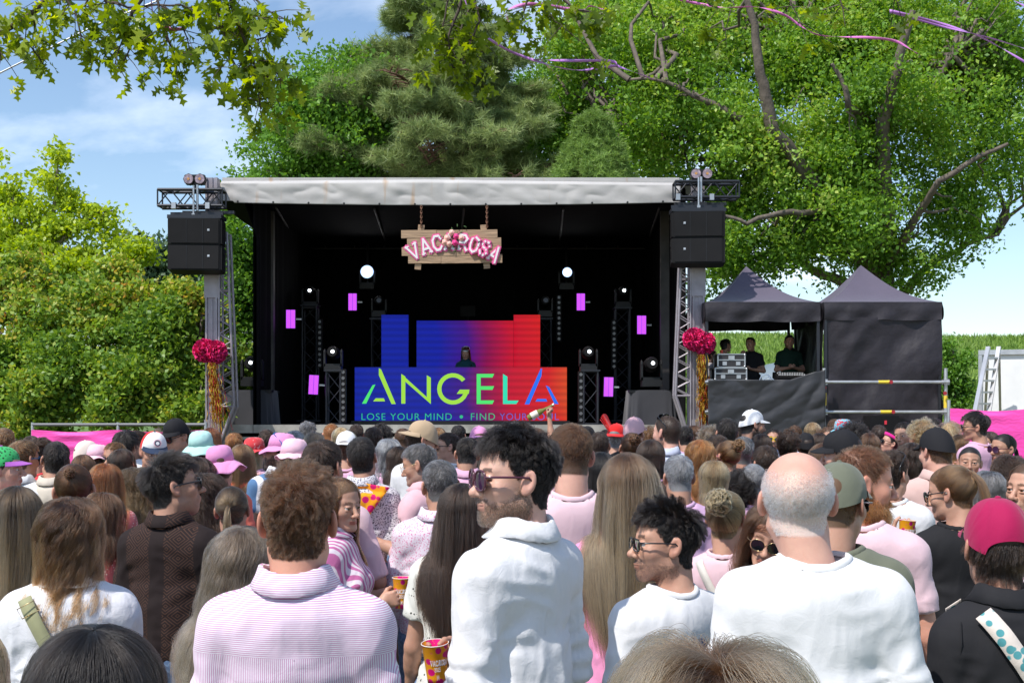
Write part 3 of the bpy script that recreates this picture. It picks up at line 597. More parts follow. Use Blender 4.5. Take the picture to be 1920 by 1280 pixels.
def letters(mb, text, x0, adv, size, w_, y, fn_arc, grow=0):
    x = x0
    for ch in text:
        if ch == ' ': x += adv; continue
        wd, st_, srf = GL[ch]
        def fn(u, v, x=x): return fn_arc(x+u*size*.78, v*size)
        for s_ in st_: stroke(mb, s_, w_+grow, y, y+.004, fn)
        for (a, yy_, b_) in srf: stroke(mb, [(a+.05, yy_+(.05 if yy_ == 0 else -.05)), (b_-.05, yy_+(.05 if yy_ == 0 else -.05))], .12+grow, y, y+.004, fn)
        x += wd*size*.78+adv
def arc(x, v):   # arched baseline
    cx = X(847, DG); t = (x)/1.0; Rr = 1.3; th = t/Rr; base = Z(461, DG)-Rr
    rr_ = Rr+v-.06
    return (cx+rr_*math.sin(th), base+rr_*math.cos(th)+.0)
for gw, yy_, m_, nm in ((.34, DG-.0165, M_pinkline, 'lettering_outline'), (.15, DG-.026, M_white, 'lettering')):
    mb = MB(); letters(mb, 'VACA', -.73, .01, .25, .17, yy_, arc, gw-.17); letters(mb, 'ROSA', .09, .01, .25, .17, yy_, arc, gw-.17); q = mb.build(nm, m_, sg); q.location = -og
# roses
M_r1 = mat('pale_rose', (.85, .45, .38), .6, sheen=.3); M_r2 = mat('hot_pink_rose', (.75, .02, .22), .6, sheen=.3); M_gr = mat('rose_leaves', (.05, .11, .03), .6)
def rose(c, r, m_, sd_):
    rg = np.random.default_rng(sd_); mb = MB()
    for k in range(16):
        th = k*2.4; rr_ = r*(k/16)**.6; n0 = Vector((math.cos(th)*rr_/r, -1.1+rr_/r*.5, math.sin(th)*rr_/r)).normalized(); M0 = n0.to_track_quat('Z', 'Y').to_matrix()
        mb.ball(Vector(c)+Vector((math.cos(th)*rr_*.75, -.03*(1-rr_/r), math.sin(th)*rr_*.75)), (r*.36, r*.36, r*.10), 8, 5, M0)
    q = mb.build('rose', m_, sg); q.location = -og
for i, (px, py, m_) in enumerate([(847, 436, M_r1), (855, 443, M_r2), (865, 446, M_r1), (838, 446, M_r1), (853, 455, M_r2), (842, 457, M_r1), (834, 454, M_r1)]): rose(P(px, py, DG-.06), .062, m_, i)
mb = MB(); rg = np.random.default_rng(3)
for k in range(46):
    c = P(850+rg.normal()*11, 448+rg.normal()*9, DG-.035); M0 = Euler(tuple(rg.uniform(0, 6, 3))).to_matrix(); mb.ball(c, (.035, .014, .003), 6, 4, M0)
q = mb.build('rose_leaves', M_gr, sg); q.location = -og

# ---- LED walls
def led_mat(name, fn):
    m = bpy.data.materials.new(name); m.use_nodes = True; b = m.node_tree.nodes['Principled BSDF']; b.inputs['Base Color'].default_value = (.006, .006, .006, 1); b.inputs['Roughness'].default_value = .6
    col = fn(m); l = m.node_tree.links; l.new(col, b.inputs['Emission Color']); b.inputs['Emission Strength'].default_value = .62; return m
def led_img(m):
    """blue left, magenta middle, red right, orange far right, with fine horizontal module lines"""
    n = m.node_tree.nodes; l = m.node_tree.links; g = n.new('ShaderNodeTexCoord'); s = n.new('ShaderNodeSeparateXYZ'); l.new(g.outputs['Object'], s.inputs[0])
    # edge: circle-like boundary of blue blob  x - .5*(z)  distorted
    a = nd(m, 'ShaderNodeMath', operation='MULTIPLY_ADD'); l.new(s.outputs['Z'], a.inputs[0]); a.inputs[1].default_value = .30; l.new(s.outputs['X'], a.inputs[2])
    sn = nd(m, 'ShaderNodeMath', operation='SINE'); k = nd(m, 'ShaderNodeMath', operation='MULTIPLY'); l.new(s.outputs['Z'], k.inputs[0]); k.inputs[1].default_value = 2.2; l.new(k.outputs[0], sn.inputs[0])
    a2 = nd(m, 'ShaderNodeMath', operation='MULTIPLY_ADD'); l.new(sn.outputs[0], a2.inputs[0]); a2.inputs[1].default_value = -.22; l.new(a.outputs[0], a2.inputs[2])
    mr = nd(m, 'ShaderNodeMapRange'); mr.inputs[1].default_value = -2.4; mr.inputs[2].default_value = 2.4; l.new(a2.outputs[0], mr.inputs[0])
    r = n.new('ShaderNodeValToRGB'); e = r.color_ramp.elements; e[0].position = 0; e[0].color = (.004, .02, .40, 1); e[1].position = .40; e[1].color = (.004, .012, .42, 1)
    for p, c in ((.52, (.06, .004, .28)), (.60, (.30, .0, .09)), (.70, (.68, .002, .03)), (.84, (.80, .012, .015)), (1, (.85, .16, .02))): q = e.new(p); q.color = (*c, 1)
    l.new(mr.outputs[0], r.inputs[0])
    wv = nd(m, 'ShaderNodeMath', operation='PINGPONG'); k2 = nd(m, 'ShaderNodeMath', operation='MULTIPLY'); l.new(s.outputs['Z'], k2.inputs[0]); k2.inputs[1].default_value = 16; l.new(k2.outputs[0], wv.inputs[0]); wv.inputs[1].default_value = 1
    m2 = nd(m, 'ShaderNodeMapRange'); m2.inputs[3].default_value = .74; m2.inputs[4].default_value = 1.08; l.new(wv.outputs[0], m2.inputs[0])
    v = nd(m, 'ShaderNodeVectorMath', operation='SCALE'); l.new(r.outputs[0], v.inputs[0]); l.new(m2.outputs[0], v.inputs['Scale']); return v.outputs[0]
M_led = led_mat('led_picture', led_img)
def screen(name, a, b_, t, bo, d, lab, zoff=0, foot=True):
    c = P((a+b_)/2, (t+bo)/2, d); w_ = (b_-a)*d/F; h = (bo-t)*d/F; o = empty(name, (c.x, d, c.z-h/2)); tag(o, lab, 'LED screen', 'LED screens on the stage')
    f = MB(); f.box((0, .06, h/2), (w_, .1, h)); f.build('cabinet', M_black, o)
    # object origin of the picture sits at the middle of the whole composition so that neighbours continue it
    g = MB(); ox = c.x-X(865, d); oz = c.z-Z(688, d)
    g.box((ox, 0, oz), (w_-.004, .012, h-.004)); q = g.build('display', M_led, o); q.location = (-ox, .0, h/2-oz); return o, q, w_, h
DF = 21.7
scr, disp, sw, sh = screen('led_screen', 665, 1063, 688, 789, DF, 'wide front LED screen with glowing lettering over a blue to red picture')
screen('led_screen', 715, 766, 590, 690, 23.4, 'tall narrow blue LED screen behind the front screen')
screen('led_screen', 781, 963, 601, 690, 23.3, 'large blue and red LED screen right behind the performer')
screen('led_screen', 963, 1013, 590, 690, 23.4, 'tall narrow red LED screen beside the large rear one')
mb = MB(); mb.box((X(864, DF), DF+.1, Z(793, DF)), (sw+.1, .5, .09)); tag(mb.build('screen_plinth', M_black), 'low black riser carrying the wide front LED screen', 'riser')
mb = MB(); mb.box((X(864, 23.6), 23.6, (DZ+Z(690, 23.4))/2-.01), (3.3, .5, Z(690, 23.4)-DZ-.02)); mb.box((X(864, 22.9), 22.7, Z(700, 22.8)), (2.4, .9, .06))
for s in (-1.1, 1.1): mb.box((X(864, 22.9)+s, 22.7, (DZ+Z(703, 22.8))/2), (.06, .8, Z(703, 22.8)-DZ-.03))
tag(mb.build('dj_table', M_black), 'black table behind the wide front LED screen', 'table')
def emis(name, c, s_): 
    m = mat(name, (.02, .02, .02), .5, emis=c, es=s_); return m
# lettering glowing on the screen
LG = [emis('letter_lime', (.30, .62, .04), .9), emis('letter_green', (.06, .66, .13), .9), emis('letter_teal', (.02, .62, .38), .9), emis('letter_blue', (.01, .13, .75), .9)]
def poly(pp, m_): 
    g = MB(); q = [P(x, y, DF) for x, y in pp]; lo = Vector(scr.location); n_ = len(q)
    vs = [(p.x-lo.x, -.012, p.z-lo.z) for p in q]+[(p.x-lo.x, -.002, p.z-lo.z) for p in q]
    g.add(vs, [tuple(range(n_)), tuple(range(2*n_-1, n_-1, -1))]+[(i, n_+i, n_+(i+1) % n_, (i+1) % n_) for i in range(n_)]); return g.build('letter_stroke', m_, scr)
def zc(x, y): return (640+x*440/1224, 360+y*460/1280)
def ZP(*a): return [zc(*q) for q in a]
poly(ZP((108, 1103), (163, 1007), (178, 1003), (130, 1103)), LG[1]); poly(ZP((166, 1091), (180, 1075), (222, 1075), (228, 1091)), LG[0]); poly(ZP((196, 918), (208, 925), (284, 1105), (262, 1105), (196, 955)), LG[0])
poly(ZP((313, 1103), (313, 948), (334, 962), (334, 1103)), LG[0]); poly(ZP((313, 948), (467, 1088), (467, 1105), (330, 985)), LG[0]); poly(ZP((446, 955), (467, 968), (467, 1105), (446, 1085)), LG[0])
def ring(cx, cy_, ro, ri, a0, a1, k=22):
    o_ = [(cx+ro*math.cos(R(a0+(a1-a0)*i/k)), cy_-ro*1.0*math.sin(R(a0+(a1-a0)*i/k))) for i in range(k+1)]; i_ = [(cx+ri*math.cos(R(a0+(a1-a0)*i/k)), cy_-ri*math.sin(R(a0+(a1-a0)*i/k))) for i in range(k+1)]; return o_, i_
o_, i_ = ring(582, 1026, 82, 60, 38, 350)
for a in range(len(o_)-1): poly(ZP(o_[a], o_[a+1], i_[a+1], i_[a]), LG[0])
poly(ZP((618, 1030), (668, 1030), (665, 1052), (602, 1052)), LG[0])
poly(ZP((706, 948), (727, 948), (727, 1105), (706, 1105)), LG[1])
for y in (948, 1012, 1086): poly(ZP((727, y), (797, y), (788, y+19), (727, y+19)), LG[1])
poly(ZP((843, 948), (866, 962), (866, 1105), (843, 1105)), LG[2]); poly(ZP((866, 1087), (925, 1087), (912, 1105), (866, 1105)), LG[2])
poly(ZP((956, 1107), (1040, 920), (1047, 920), (1044, 958), (980, 1107)), LG[3]); poly(ZP((1012, 1092), (1022, 1078), (1068, 1078), (1074, 1092)), LG[3]); poly(ZP((1066, 1008), (1084, 1016), (1133, 1105), (1112, 1105)), LG[3])
def text_obj(name, s, x0, x1, y0, y1, m_, parent, d, yoff):
    cu = bpy.data.curves.new('t', 'FONT'); cu.body = s; cu.size = 1; cu.space_character = 1.15; cu.extrude = .004; cu.offset = -.008
    to = bpy.data.objects.new('t', cu); C.objects.link(to); bpy.context.view_layer.update()
    me = bpy.data.meshes.new_from_object(to.evaluated_get(bpy.context.evaluated_depsgraph_get())); bpy.data.objects.remove(to); bpy.data.curves.remove(cu)
    v = np.empty(len(me.vertices)*3, np.float32); me.vertices.foreach_get('co', v); v = v.reshape(-1, 3); mn = v.min(0); mxx = v.max(0)
    a = P(x0, y1, d); b_ = P(x1, y0, d); lo = Vector(parent.location); q = np.empty_like(v)
    q[:, 0] = a.x-lo.x+(v[:, 0]-mn[0])/(mxx[0]-mn[0])*(b_.x-a.x); q[:, 2] = a.z-lo.z+(v[:, 1]-mn[1])/(mxx[1]-mn[1])*(b_.z-a.z); q[:, 1] = yoff-v[:, 2]
    me.vertices.foreach_set('co', q.ravel()); me.update(); me.materials.clear(); return link(name, me, m_, parent)
T1 = emis('letter_small_green', (.02, .42, .2), .9); T2 = emis('letter_small_blue', (.05, .10, .5), .9)
for s, a, b_, m_ in (('LOSE YOUR MIND', 678, 847, T1), ('FIND', 883, 928, T1), ('YOUR', 937, 988, T2), ('SOUL', 997, 1048, T2)): text_obj('lettering', s, a, b_, 774.5, 787, m_, scr, DF, -.008)
g = MB(); p_ = P(865, 781, DF); g.disc((p_.x-scr.location.x, -.009, p_.z-scr.location.z), (0, 1, 0), .032, 14); g.build('dot', T1, scr)

# ---- stage lights
M_glow = emis('lit_lamp', (1, 1, 1), 28); M_glow2 = emis('lit_lamp_rim', (.42, .62, 1), 1.6); M_small = emis('lit_small_lamp', (.85, .93, 1), 6)
def pan_yaw(c): return 0
def moving_head(px, py, d, lab, s=1.0, lens=M_small, lr=.035, rz=0, group='moving head lights on the stage'):
    c = P(px, py, d); o = empty('moving_head_light', (c.x, d, c.z-.33*s), rz); tag(o, lab, 'stage light', group)
    b = MB(); b.box((0, 0, .045*s), (.30*s, .26*s, .09*s)); b.box((0, 0, .10*s), (.26*s, .22*s, .02*s)); b.build('base', M_black, o)
    b = MB()
    for q in (-1, 1): b.box((q*.15*s, 0, .24*s), (.035*s, .12*s, .28*s)); b.ball((q*.15*s, 0, .34*s), (.022*s, .07*s, .07*s), 10, 6)
    b.box((0, 0, .12*s), (.32*s, .12*s, .04*s)); b.build('yoke', M_black, o)
    b = MB(); b.tube([(0, .16*s, .33*s), (0, .10*s, .33*s), (0, -.06*s, .345*s), (0, -.15*s, .35*s)], [.09*s, .115*s, .11*s, .085*s], 14); b.build('head', M_cab, o)
    b = MB(); b.disc((.01, -.155*s, .352*s), (0, 1, -.1), lr, 24); lo_ = b.build('lens', lens, o)
    if lens is M_glow: lo_.active_material = M_glow2; b = MB(); b.disc((.01, -.163*s, .352*s), (0, 1, -.1), lr*.72, 24); b.build('hot_core', M_glow, lo_)
    return o
M_unl = mat('unlit_lamp_lens', (.13, .13, .14), .25, .3)
def truss_tower(px, py0, py1, w_, d, lab):
    c = P(px, py1, d); o = empty('truss_tower', (c.x, d, c.z)); tag(o, lab, 'truss', 'black truss towers on the stage'); h = Z(py0, d)-Z(py1, d); b = MB(); lattice(b, (0, 0, .03), (0, 0, h), (w_, 0, 0), (0, w_, 0), .022, .010, .26); b.box((0, 0, .015), (w_+.2, w_+.2, .03)); b.box((0, 0, h+.02), (w_+.08, w_+.08, .025)); b.build('lattice', M_truss, o)
    return o
def led_bar(px, py0, py1, d, lab):
    c = P(px, py1, d); h = Z(py0, d)-Z(py1, d); o = empty('light_bar', (c.x, d, c.z)); tag(o, lab, 'light bar', 'vertical lamp bars on the stage'); b = MB(); b.box((0, 0, h/2), (.10, .08, h)); b.build('housing', M_cab, o); k = int(h/.105)
    for i in range(k): b = MB(); b.disc((0, -.045, (i+.5)*h/k), (0, 1, 0), .03, 10); b.build('lamp', M_unl, o)
def panel(px, py, d, tilt, lab, w_=.17, h=.34):
    c = P(px, py, d); o = empty('strobe_panel', c); o.rotation_euler = (0, R(tilt), R(4)); tag(o, lab, 'light panel', 'purple lit panels on the stage'); b = MB(); b.box((0, .03, 0), (w_+.02, .06, h+.02)); b.build('housing', M_black, o)
    for s in (-1, 1): b = MB(); b.box((s*w_*.25, -.004, 0), (w_*.46, .012, h)); b.build('lit_strip', M_purple, o)
    b = MB(); b.box((w_*.5+.06, .04, 0), (.10, .03, .03)); b.build('bracket', M_galv, o)
M_purple = emis('purple_light', (.42, .03, .82), 1.15); nn_ = M_purple.node_tree
tn = nn_.nodes.new('ShaderNodeTexChecker'); tn.inputs['Scale'].default_value = 60; tn.inputs[1].default_value = (.42, .03, .8, 1); tn.inputs[2].default_value = (.55, .10, .9, 1); tcc = nn_.nodes.new('ShaderNodeTexCoord'); nn_.links.new(tcc.outputs['Object'], tn.inputs[0]); nn_.links.new(tn.outputs[0], nn_.nodes['Principled BSDF'].inputs['Emission Color'])
for px, py, d, t, lab in [(545, 598, 22, 0, 'purple light panel nearest the side curtain on the bushes side'), (661, 566, 24, 0, 'purple light panel below the bright lamp on the bushes side'), (588, 721, 21, 3, 'low purple light panel tilted beside a short truss tower'), (1089, 566, 24, 0, 'purple light panel below the bright lamp on the tents side'), (1203, 609, 22, 0, 'purple light panel nearest the inner post on the tents side'), (1141, 725, 21, 1.5, 'low purple light panel clamped to the short truss on the tents side')]: panel(px, py, d, t, lab)
for px, y0, y1, w_, d, lab in [(582, 575, 790, .28, 23.5, 'tall black truss tower rising near the side curtain by the bushes'), (709, 600, 790, .24, 24.2, 'black truss tower directly beside the narrow blue screen'), (1022, 600, 790, .24, 24.2, 'black truss tower directly beside the narrow red screen'), (1167, 580, 790, .28, 23.5, 'tall black truss tower near the inner post by the tents'), (627, 697, 797, .25, 20.9, 'short front truss tower on the bushes side of the wide screen'), (1107, 697, 797, .25, 20.9, 'short front truss tower on the tents side of the wide screen')]: truss_tower(px, y0, y1, w_, d, lab)
for px, y0, y1, d, lab in [(600, 598, 690, 23.2, 'high lamp bar beside the tall truss tower by the bushes'), (644, 692, 792, 20.8, 'low lamp bar beside the short truss tower by the bushes'), (1048, 553, 640, 24, 'high lamp bar under the bright lamp on the tents side'), (1151, 600, 692, 23.2, 'high lamp bar beside the tall truss tower by the tents'), (1089, 696, 793, 20.8, 'low lamp bar beside the short truss tower by the tents')]: led_bar(px, y0, y1, d, lab)
for px, py, d, lab, s, ln, lr in [(582, 548, 23.5, 'moving head on the tall truss tower by the bushes', 1, M_small, .03), (711, 566, 24.2, 'dark moving head on the tower beside the narrow blue screen', .95, M_unl, .05), (1022, 566, 24.2, 'dark moving head on the tower beside the narrow red screen', .95, M_unl, .05), (1168, 548, 23.5, 'moving head on the tall truss tower by the tents', 1, M_small, .03),
    (625, 662, 20.9, 'moving head on the short truss tower by the bushes', 1, M_small, .03), (1103, 662, 20.9, 'moving head on the short truss tower by the tents', 1, M_small, .03), (473, 683, 20.6, 'moving head standing on the draped table by the bushes', 1.15, M_small, .03), (1221, 684, 20.6, 'moving head standing on the draped table by the tents', 1.15, M_small, .03),
    (689, 513, 24.6, 'blinding white beam light on the bushes side of the stage', 1.0, M_glow, .135), (1062, 514, 24.6, 'blinding white beam light on the tents side of the stage', 1.0, M_glow, .10)]: moving_head(px, py, d, lab, s, ln, lr)
mb = MB()
for px in (689, 1062): mb.tube([P(px, 458, 25.7), P(px, 470, 25.2), P(px, 530, 24.75)], .02, 6)
st(mb, 'hanging_pipes', M_dim)
for px, w_, lab in ((464, 92, 'black cloth-covered table at the stage corner by the bushes'), (1223, 88, 'dark grey cloth-covered table at the stage corner by the tents')):
    ht = Z(731, 20.5)-DZ+.12; o = empty('draped_table', (X(px, 20.5), 20.5, DZ)); tag(o, lab, 'table', 'draped tables at the stage corners'); ww = w_*20.5/F
    b = MB(); b.box((0, .3, ht-.14), (ww, .7, .04)); b.build('tabletop', M_black, o)
    def cl(u, v):
        a = u*2*math.pi; ex = 1+.0*v; cx_ = math.copysign(abs(math.cos(a))**.35, math.cos(a)); sy_ = math.copysign(abs(math.sin(a))**.35, math.sin(a)); fl_ = 1+v*.10*(1+.5*math.sin(a*9)+.4*math.sin(a*17+1))
        return (cx_*ww/2*fl_, .3+sy_*.36*fl_, (ht-.12)*(1-v)-.12*v)
    b = MB(); b.sheet(cl, 120, 12); b.sheet(lambda u, v: (ww*(u-.5), .3+.72*(v-.5), ht-.118), 4, 4); b.build('cloth', M_drape, o)
# monitor wedge boxes on deck, small black screen behind the performer
for px, py, w_, lab in ((975, 797, 44, 'small grey monitor wedge on the deck edge below the wide screen'),):
    b = MB(); b.box(P(px, py+4, 20.15), (w_*20/F, .35, .17), taper=.8); tag(b.build('monitor_wedge', mat('dusty_grey_box', (.12, .12, .125), .7, var=.2)), lab, 'monitor')
b = MB(); c = P(877, 583, 25.5); b.box(c, (.32, .06, .22)); b.box(c-Vector((0, .035, 0)), (.27, .01, .17)); b.tube([c, (c.x, 25.5, DZ)], .02); tag(b.build('small_screen', M_cab), 'small unlit black display high behind the performer', 'display')

# ---- dark tents on the platform to the right
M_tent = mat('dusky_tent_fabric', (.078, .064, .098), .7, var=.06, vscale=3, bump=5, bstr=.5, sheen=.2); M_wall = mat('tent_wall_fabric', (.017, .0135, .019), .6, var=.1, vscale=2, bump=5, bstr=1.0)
def tent(name, a, b_, py_e, py_v, apex, lab, walls, d=19.2, dep=2.1):
    x0, x1 = X(a, d), X(b_, d); ze = Z(py_e, d); zv = Z(py_v, d); ax, az_ = apex; za = Z(az_, d+dep/2); axx = X(ax, d+dep/2); o = empty(name, ((x0+x1)/2, d+dep/2, .85)); tag(o, lab, 'tent', 'dark canopy tents beside the stage'); lo = Vector(o.location)
    def bd(mb, nm, m): q = mb.build(nm, m, o); q.location = -lo; return q
    cs = [(x0, d), (x1, d), (x1, d+dep), (x0, d+dep)]; mb = MB()
    for i in range(4):
        p, q = cs[i], cs[(i+1) % 4]
        def f(u, v, p=p, q=q):
            bx_ = p[0]+(q[0]-p[0])*u; by_ = p[1]+(q[1]-p[1])*u; sag = -.13*math.sin(v*math.pi)-.03*math.sin(u*math.pi)*math.sin(v*math.pi)
            return (bx_+(axx-bx_)*v, by_+(d+dep/2-by_)*v, ze+(za-ze)*v+sag)
        mb.sheet(f, 24, 20)
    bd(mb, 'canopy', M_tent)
    mb = MB()
    for i in range(4):
        p, q = cs[i], cs[(i+1) % 4]; nx, ny = (q[1]-p[1]), -(q[0]-p[0]); ln = math.hypot(nx, ny); nx /= ln; ny /= ln
        def g(u, v, p=p, q=q, nx=nx, ny=ny):
            t = .01+.02*v*math.sin(u*23+3*v)+.015*float(noise3(np.array([[u*7, v*2.5, i]]), 5)[0]); sc_ = -.02*abs(math.sin(u*math.pi*2))*v
            return (p[0]+(q[0]-p[0])*u+nx*t, p[1]+(q[1]-p[1])*u+ny*t, ze+.01+(zv-ze)*v+sc_)
        mb.sheet(g, 60, 8)
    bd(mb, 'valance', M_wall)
    for (x, y) in cs:
        mb = MB(); mb.box((x+(.03 if x == x0 else -.03), y+(.03 if y == d else -.03), (ze+.72)/2), (.045, .045, ze-.72)); bd(mb, 'leg', M_truss)
    for i in walls:
        p, q = cs[i], cs[(i+1) % 4]; nx, ny = (q[1]-p[1]), -(q[0]-p[0]); ln = math.hypot(nx, ny); nx /= ln; ny /= ln
        def g(u, v, p=p, q=q, nx=nx, ny=ny):
            t = -.03+.05*float(fbm(np.array([[u*4+v*2, v*3.-u, 2.]]), 3, 8)[0])+.03*(1-2*abs(float(noise3(np.array([[u*3+v*4, v*2-u*3, 7.]]), 4)[0])))+.015*math.sin(u*6+v*9)
            return (p[0]+(q[0]-p[0])*u+nx*t, p[1]+(q[1]-p[1])*u+ny*t, zv+.05+(1.0-zv)*v)
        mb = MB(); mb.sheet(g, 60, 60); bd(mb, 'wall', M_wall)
tent('canopy_tent', 1322, 1538, 567, 603, (1399, 499), 'open-sided dark canopy tent sheltering the sound crew next to the silver tower', [])
tent('canopy_tent', 1545, 1766, 567, 600, (1614, 497), 'closed dark canopy tent with full black side walls next to the crop field', [0, 1, 3])
# platform with scaffold rail, black drape
pl = empty('sound_platform', (X(1550, 20), 20.3, gz(20))); tag(pl, 'scaffold platform with galvanised rails under both dark tents', 'platform'); lo = Vector(pl.location)
def pb(mb, nm, m): q = mb.build(nm, m, pl); q.location = -lo; return q
PZ = 1.42; mb = MB(); mb.box((X(1548, 20.3), 20.4, PZ-.05), (X(1775, 19.2)-X(1322, 19.2), 2.3, .1)); pb(mb, 'deck', M_deck)
M_yel = mat('yellow_tape', (.75, .55, .05), .6)
for px, t in ((1545, 690), (1773, 690), (1331, 700)):
    mb = MB(); mb.tube([(X(px, 18.95), 18.95, gz(19)), (X(px, 18.95), 18.95, Z(t-(0 if px > 1400 else -12)-(0), 18.95))], .028, 10)
    for py in (716, 772): mb.box((X(px, 18.95), 18.95, Z(py, 18.95)), (.09, .1, .09))
    pb(mb, 'upright', M_galv)
for py in (716, 772): mb = MB(); mb.tube([(X(1322, 18.9), 18.9, Z(py, 18.9)), (X(1780, 18.9), 18.9, Z(py, 18.9))], .026, 10); pb(mb, 'rail', M_galv)
for px, py, vert in ((1657, 716, 0), (1661, 772, 0), (1773, 753, 1), (1546, 748, 1)):
    mb = MB(); c = P(px, py, 18.9 if not vert else 18.95)
    if vert: mb.tube([c-Vector((0, 0, .1)), c+Vector((0, 0, .1))], .031, 10)
    else: mb.tube([c-Vector((.09, 0, 0)), c+Vector((.09, 0, 0))], .029, 10)
    pb(mb, 'tape', M_yel)
M_tag = mat('red_tag', (.35, .02, .03), .5)
for px, py in ((1671, 716), (1675, 772), (1772, 737), (1546, 727)): mb = MB(); mb.disc(P(px, py, 18.86), (0, 1, 0), .03, 12, .012); pb(mb, 'tag', M_tag)
def drape(u, v):
    x = X(1326, 18.8)+(X(1545, 18.8)-X(1326, 18.8))*u; zt = Z(712, 18.8)+(.30*max(0, u-.7)*2.0*(1 if u < .93 else .9)); zb = Z(800+8*math.sin(u*3), 18.8)-.3
    sw_ = .018*math.sin((u*1.2+v*v*1.3)*10+2*u*v)+.025*float(fbm(np.array([[u*5+v*3, v*3-u*2, 0.]]), 3, 2)[0])
    return (x, 18.78-.05-abs(sw_)*(1-.3*v), zt+(zb-zt)*v)
mb = MB(); mb.sheet(drape, 90, 60); q = pb(mb, 'drape', mat('shiny_black_sheeting', (.03, .03, .034), .5, bump=5, bstr=.25)); q.modifiers.new('t', 'SOLIDIFY').thickness = .005
mb = MB(); mb.sheet(lambda u, v: (X(1322+455*u, 19.1), 19.12+.02*math.sin(u*40), PZ-.1+(gz(19)-PZ+.1)*v), 120, 3); pb(mb, 'skirt', M_wall)
# tables and gear on it
M_case = mat('flight_case_black', (.03, .028, .03), .55); mbm = M_alu
def case(px, py0, py1, w_, d, lab):
    x = X(px, d); z0 = Z(py1, d); z1 = Z(py0, d); ww = w_*d/F; h = z1-z0; o = empty('flight_case', (x, d, z0)); tag(o, lab, 'flight case', 'black flight cases on the sound desk'); b = MB(); b.box((0, 0, h/2), (ww-.01, .4, h-.01)); b.build('body', M_case, o)
    b = MB()
    for sx in (-1, 1):
        for sy in (-1, 1): b.box((sx*ww/2, sy*.2, h/2), (.022, .022, h))
        for zz in (.008, h-.008): b.box((sx*ww/2, 0, zz), (.02, .4, .02))
    for sy in (-1, 1):
        for zz in (.008, h*.55, h-.008): b.box((0, sy*.2, zz), (ww, .02, .018))
    for sx in (-1, 1):
        for zz in (.02, h-.02): b.ball((sx*ww/2, -.2, zz), .022, 8, 6)
    b.build('edging', M_alu, o); b = MB()
    for sx in (-.25, .25): b.box((sx*ww, -.212, h*.3), (.07, .012, .06))
    b.box((0, -.212, h*.72), (.10, .012, .06)); b.build('latch', M_galv, o)
TZ = Z(714, 19.9)
mb = MB(); mb.box((X(1430, 19.6), 19.6, TZ-.03), (2.0, .5, .05))
for x in (1350, 1510): mb.box((X(x, 19.6), 19.6, (TZ+PZ)/2-.03), (.05, .4, TZ-PZ-.05))
tag(mb.build('sound_desk_table', M_black), 'black table holding the sound gear under the open tent', 'table')
case(1366, 690, 714, 58, 19.55, 'lower black flight case with silver edges on the sound table'); case(1367, 664, 690, 50, 19.55, 'upper black flight case with silver edges stacked on the lower one')
o = empty('mixing_desk', P(1480, 713, 19.6)); tag(o, 'low grey mixing desk in front of the man with folded arms', 'mixer'); b = MB(); b.box((0, 0, .05), (.48, .4, .10), rot=(R(14), 0, 0)); b.build('body', M_cab, o); b = MB()
for i in range(16): b.box((-.21+i*.028, -.17, .09+.0), (.012, .02, .02)); b.box((-.21+i*.028, -.05, .12), (.008, .02, .02))
b.build('faders', mat('pale_fader_caps', (.6, .6, .6), .5), o)
b = MB(); b.tube([P(1424, 713, 19.5), P(1428, 704, 19.5), P(1438, 701, 19.5), P(1446, 708, 19.5), P(1440, 713, 19.5)], .008, 6, False); b.tube([P(1430, 713, 19.45), P(1440, 705, 19.45), P(1452, 713, 19.45)], .008, 6, False); tag(b.build('coiled_cable', mat('pale_blue_cable', (.3, .38, .5), .5)), 'loop of pale cable on the sound table beside the mixing desk', 'cable')
b = MB(); b.tube([P(1353, 664, 19.5), P(1353, 656, 19.5)], [.022, .028], 12); tag(b.build('red_cup', mat('red_plastic', (.6, .05, .03), .4)), 'small red cup standing on top of the upper flight case', 'cup')
b = MB(); c = P(1449, 690, 24); b.box((c.x, 24, .9), (2.0, 1.4, 1.8)); b.ball((c.x+.1, 24, 1.9), (.75, .6, .95), 16, 10); tag(b.build('tarpaulin_bundle', mat('blue_grey_tarp', (.16, .22, .27), .6, bump=3)), 'blue-grey covered bulk standing behind the sound crew', 'tarpaulin')
# front fill speaker on a stand in the crowd
o = empty('small_speaker', (X(1652, 15), 15, gz(15))); tag(o, 'small black speaker on a pole in front of the closed tent', 'speaker'); b = MB(); b.box((0, 0, Z(793, 15)-gz(15)), (.37, .3, .19)); b.build('cabinet', M_cab, o); b = MB(); b.tube([(0, 0, Z(800, 15)-gz(15)), (0, 0, .1)], .02); [b.tube([(0, 0, .6), (.4*math.cos(a), .4*math.sin(a), .02)], .012) for a in (0, 2.1, 4.2)]; b.build('stand', M_black, o)
b = MB(); b.box((.01, -.153, Z(793, 15)-gz(15)+.01), (.03, .006, .05)); b.build('badge', mat('red_badge', (.6, .03, .05), .4), o)

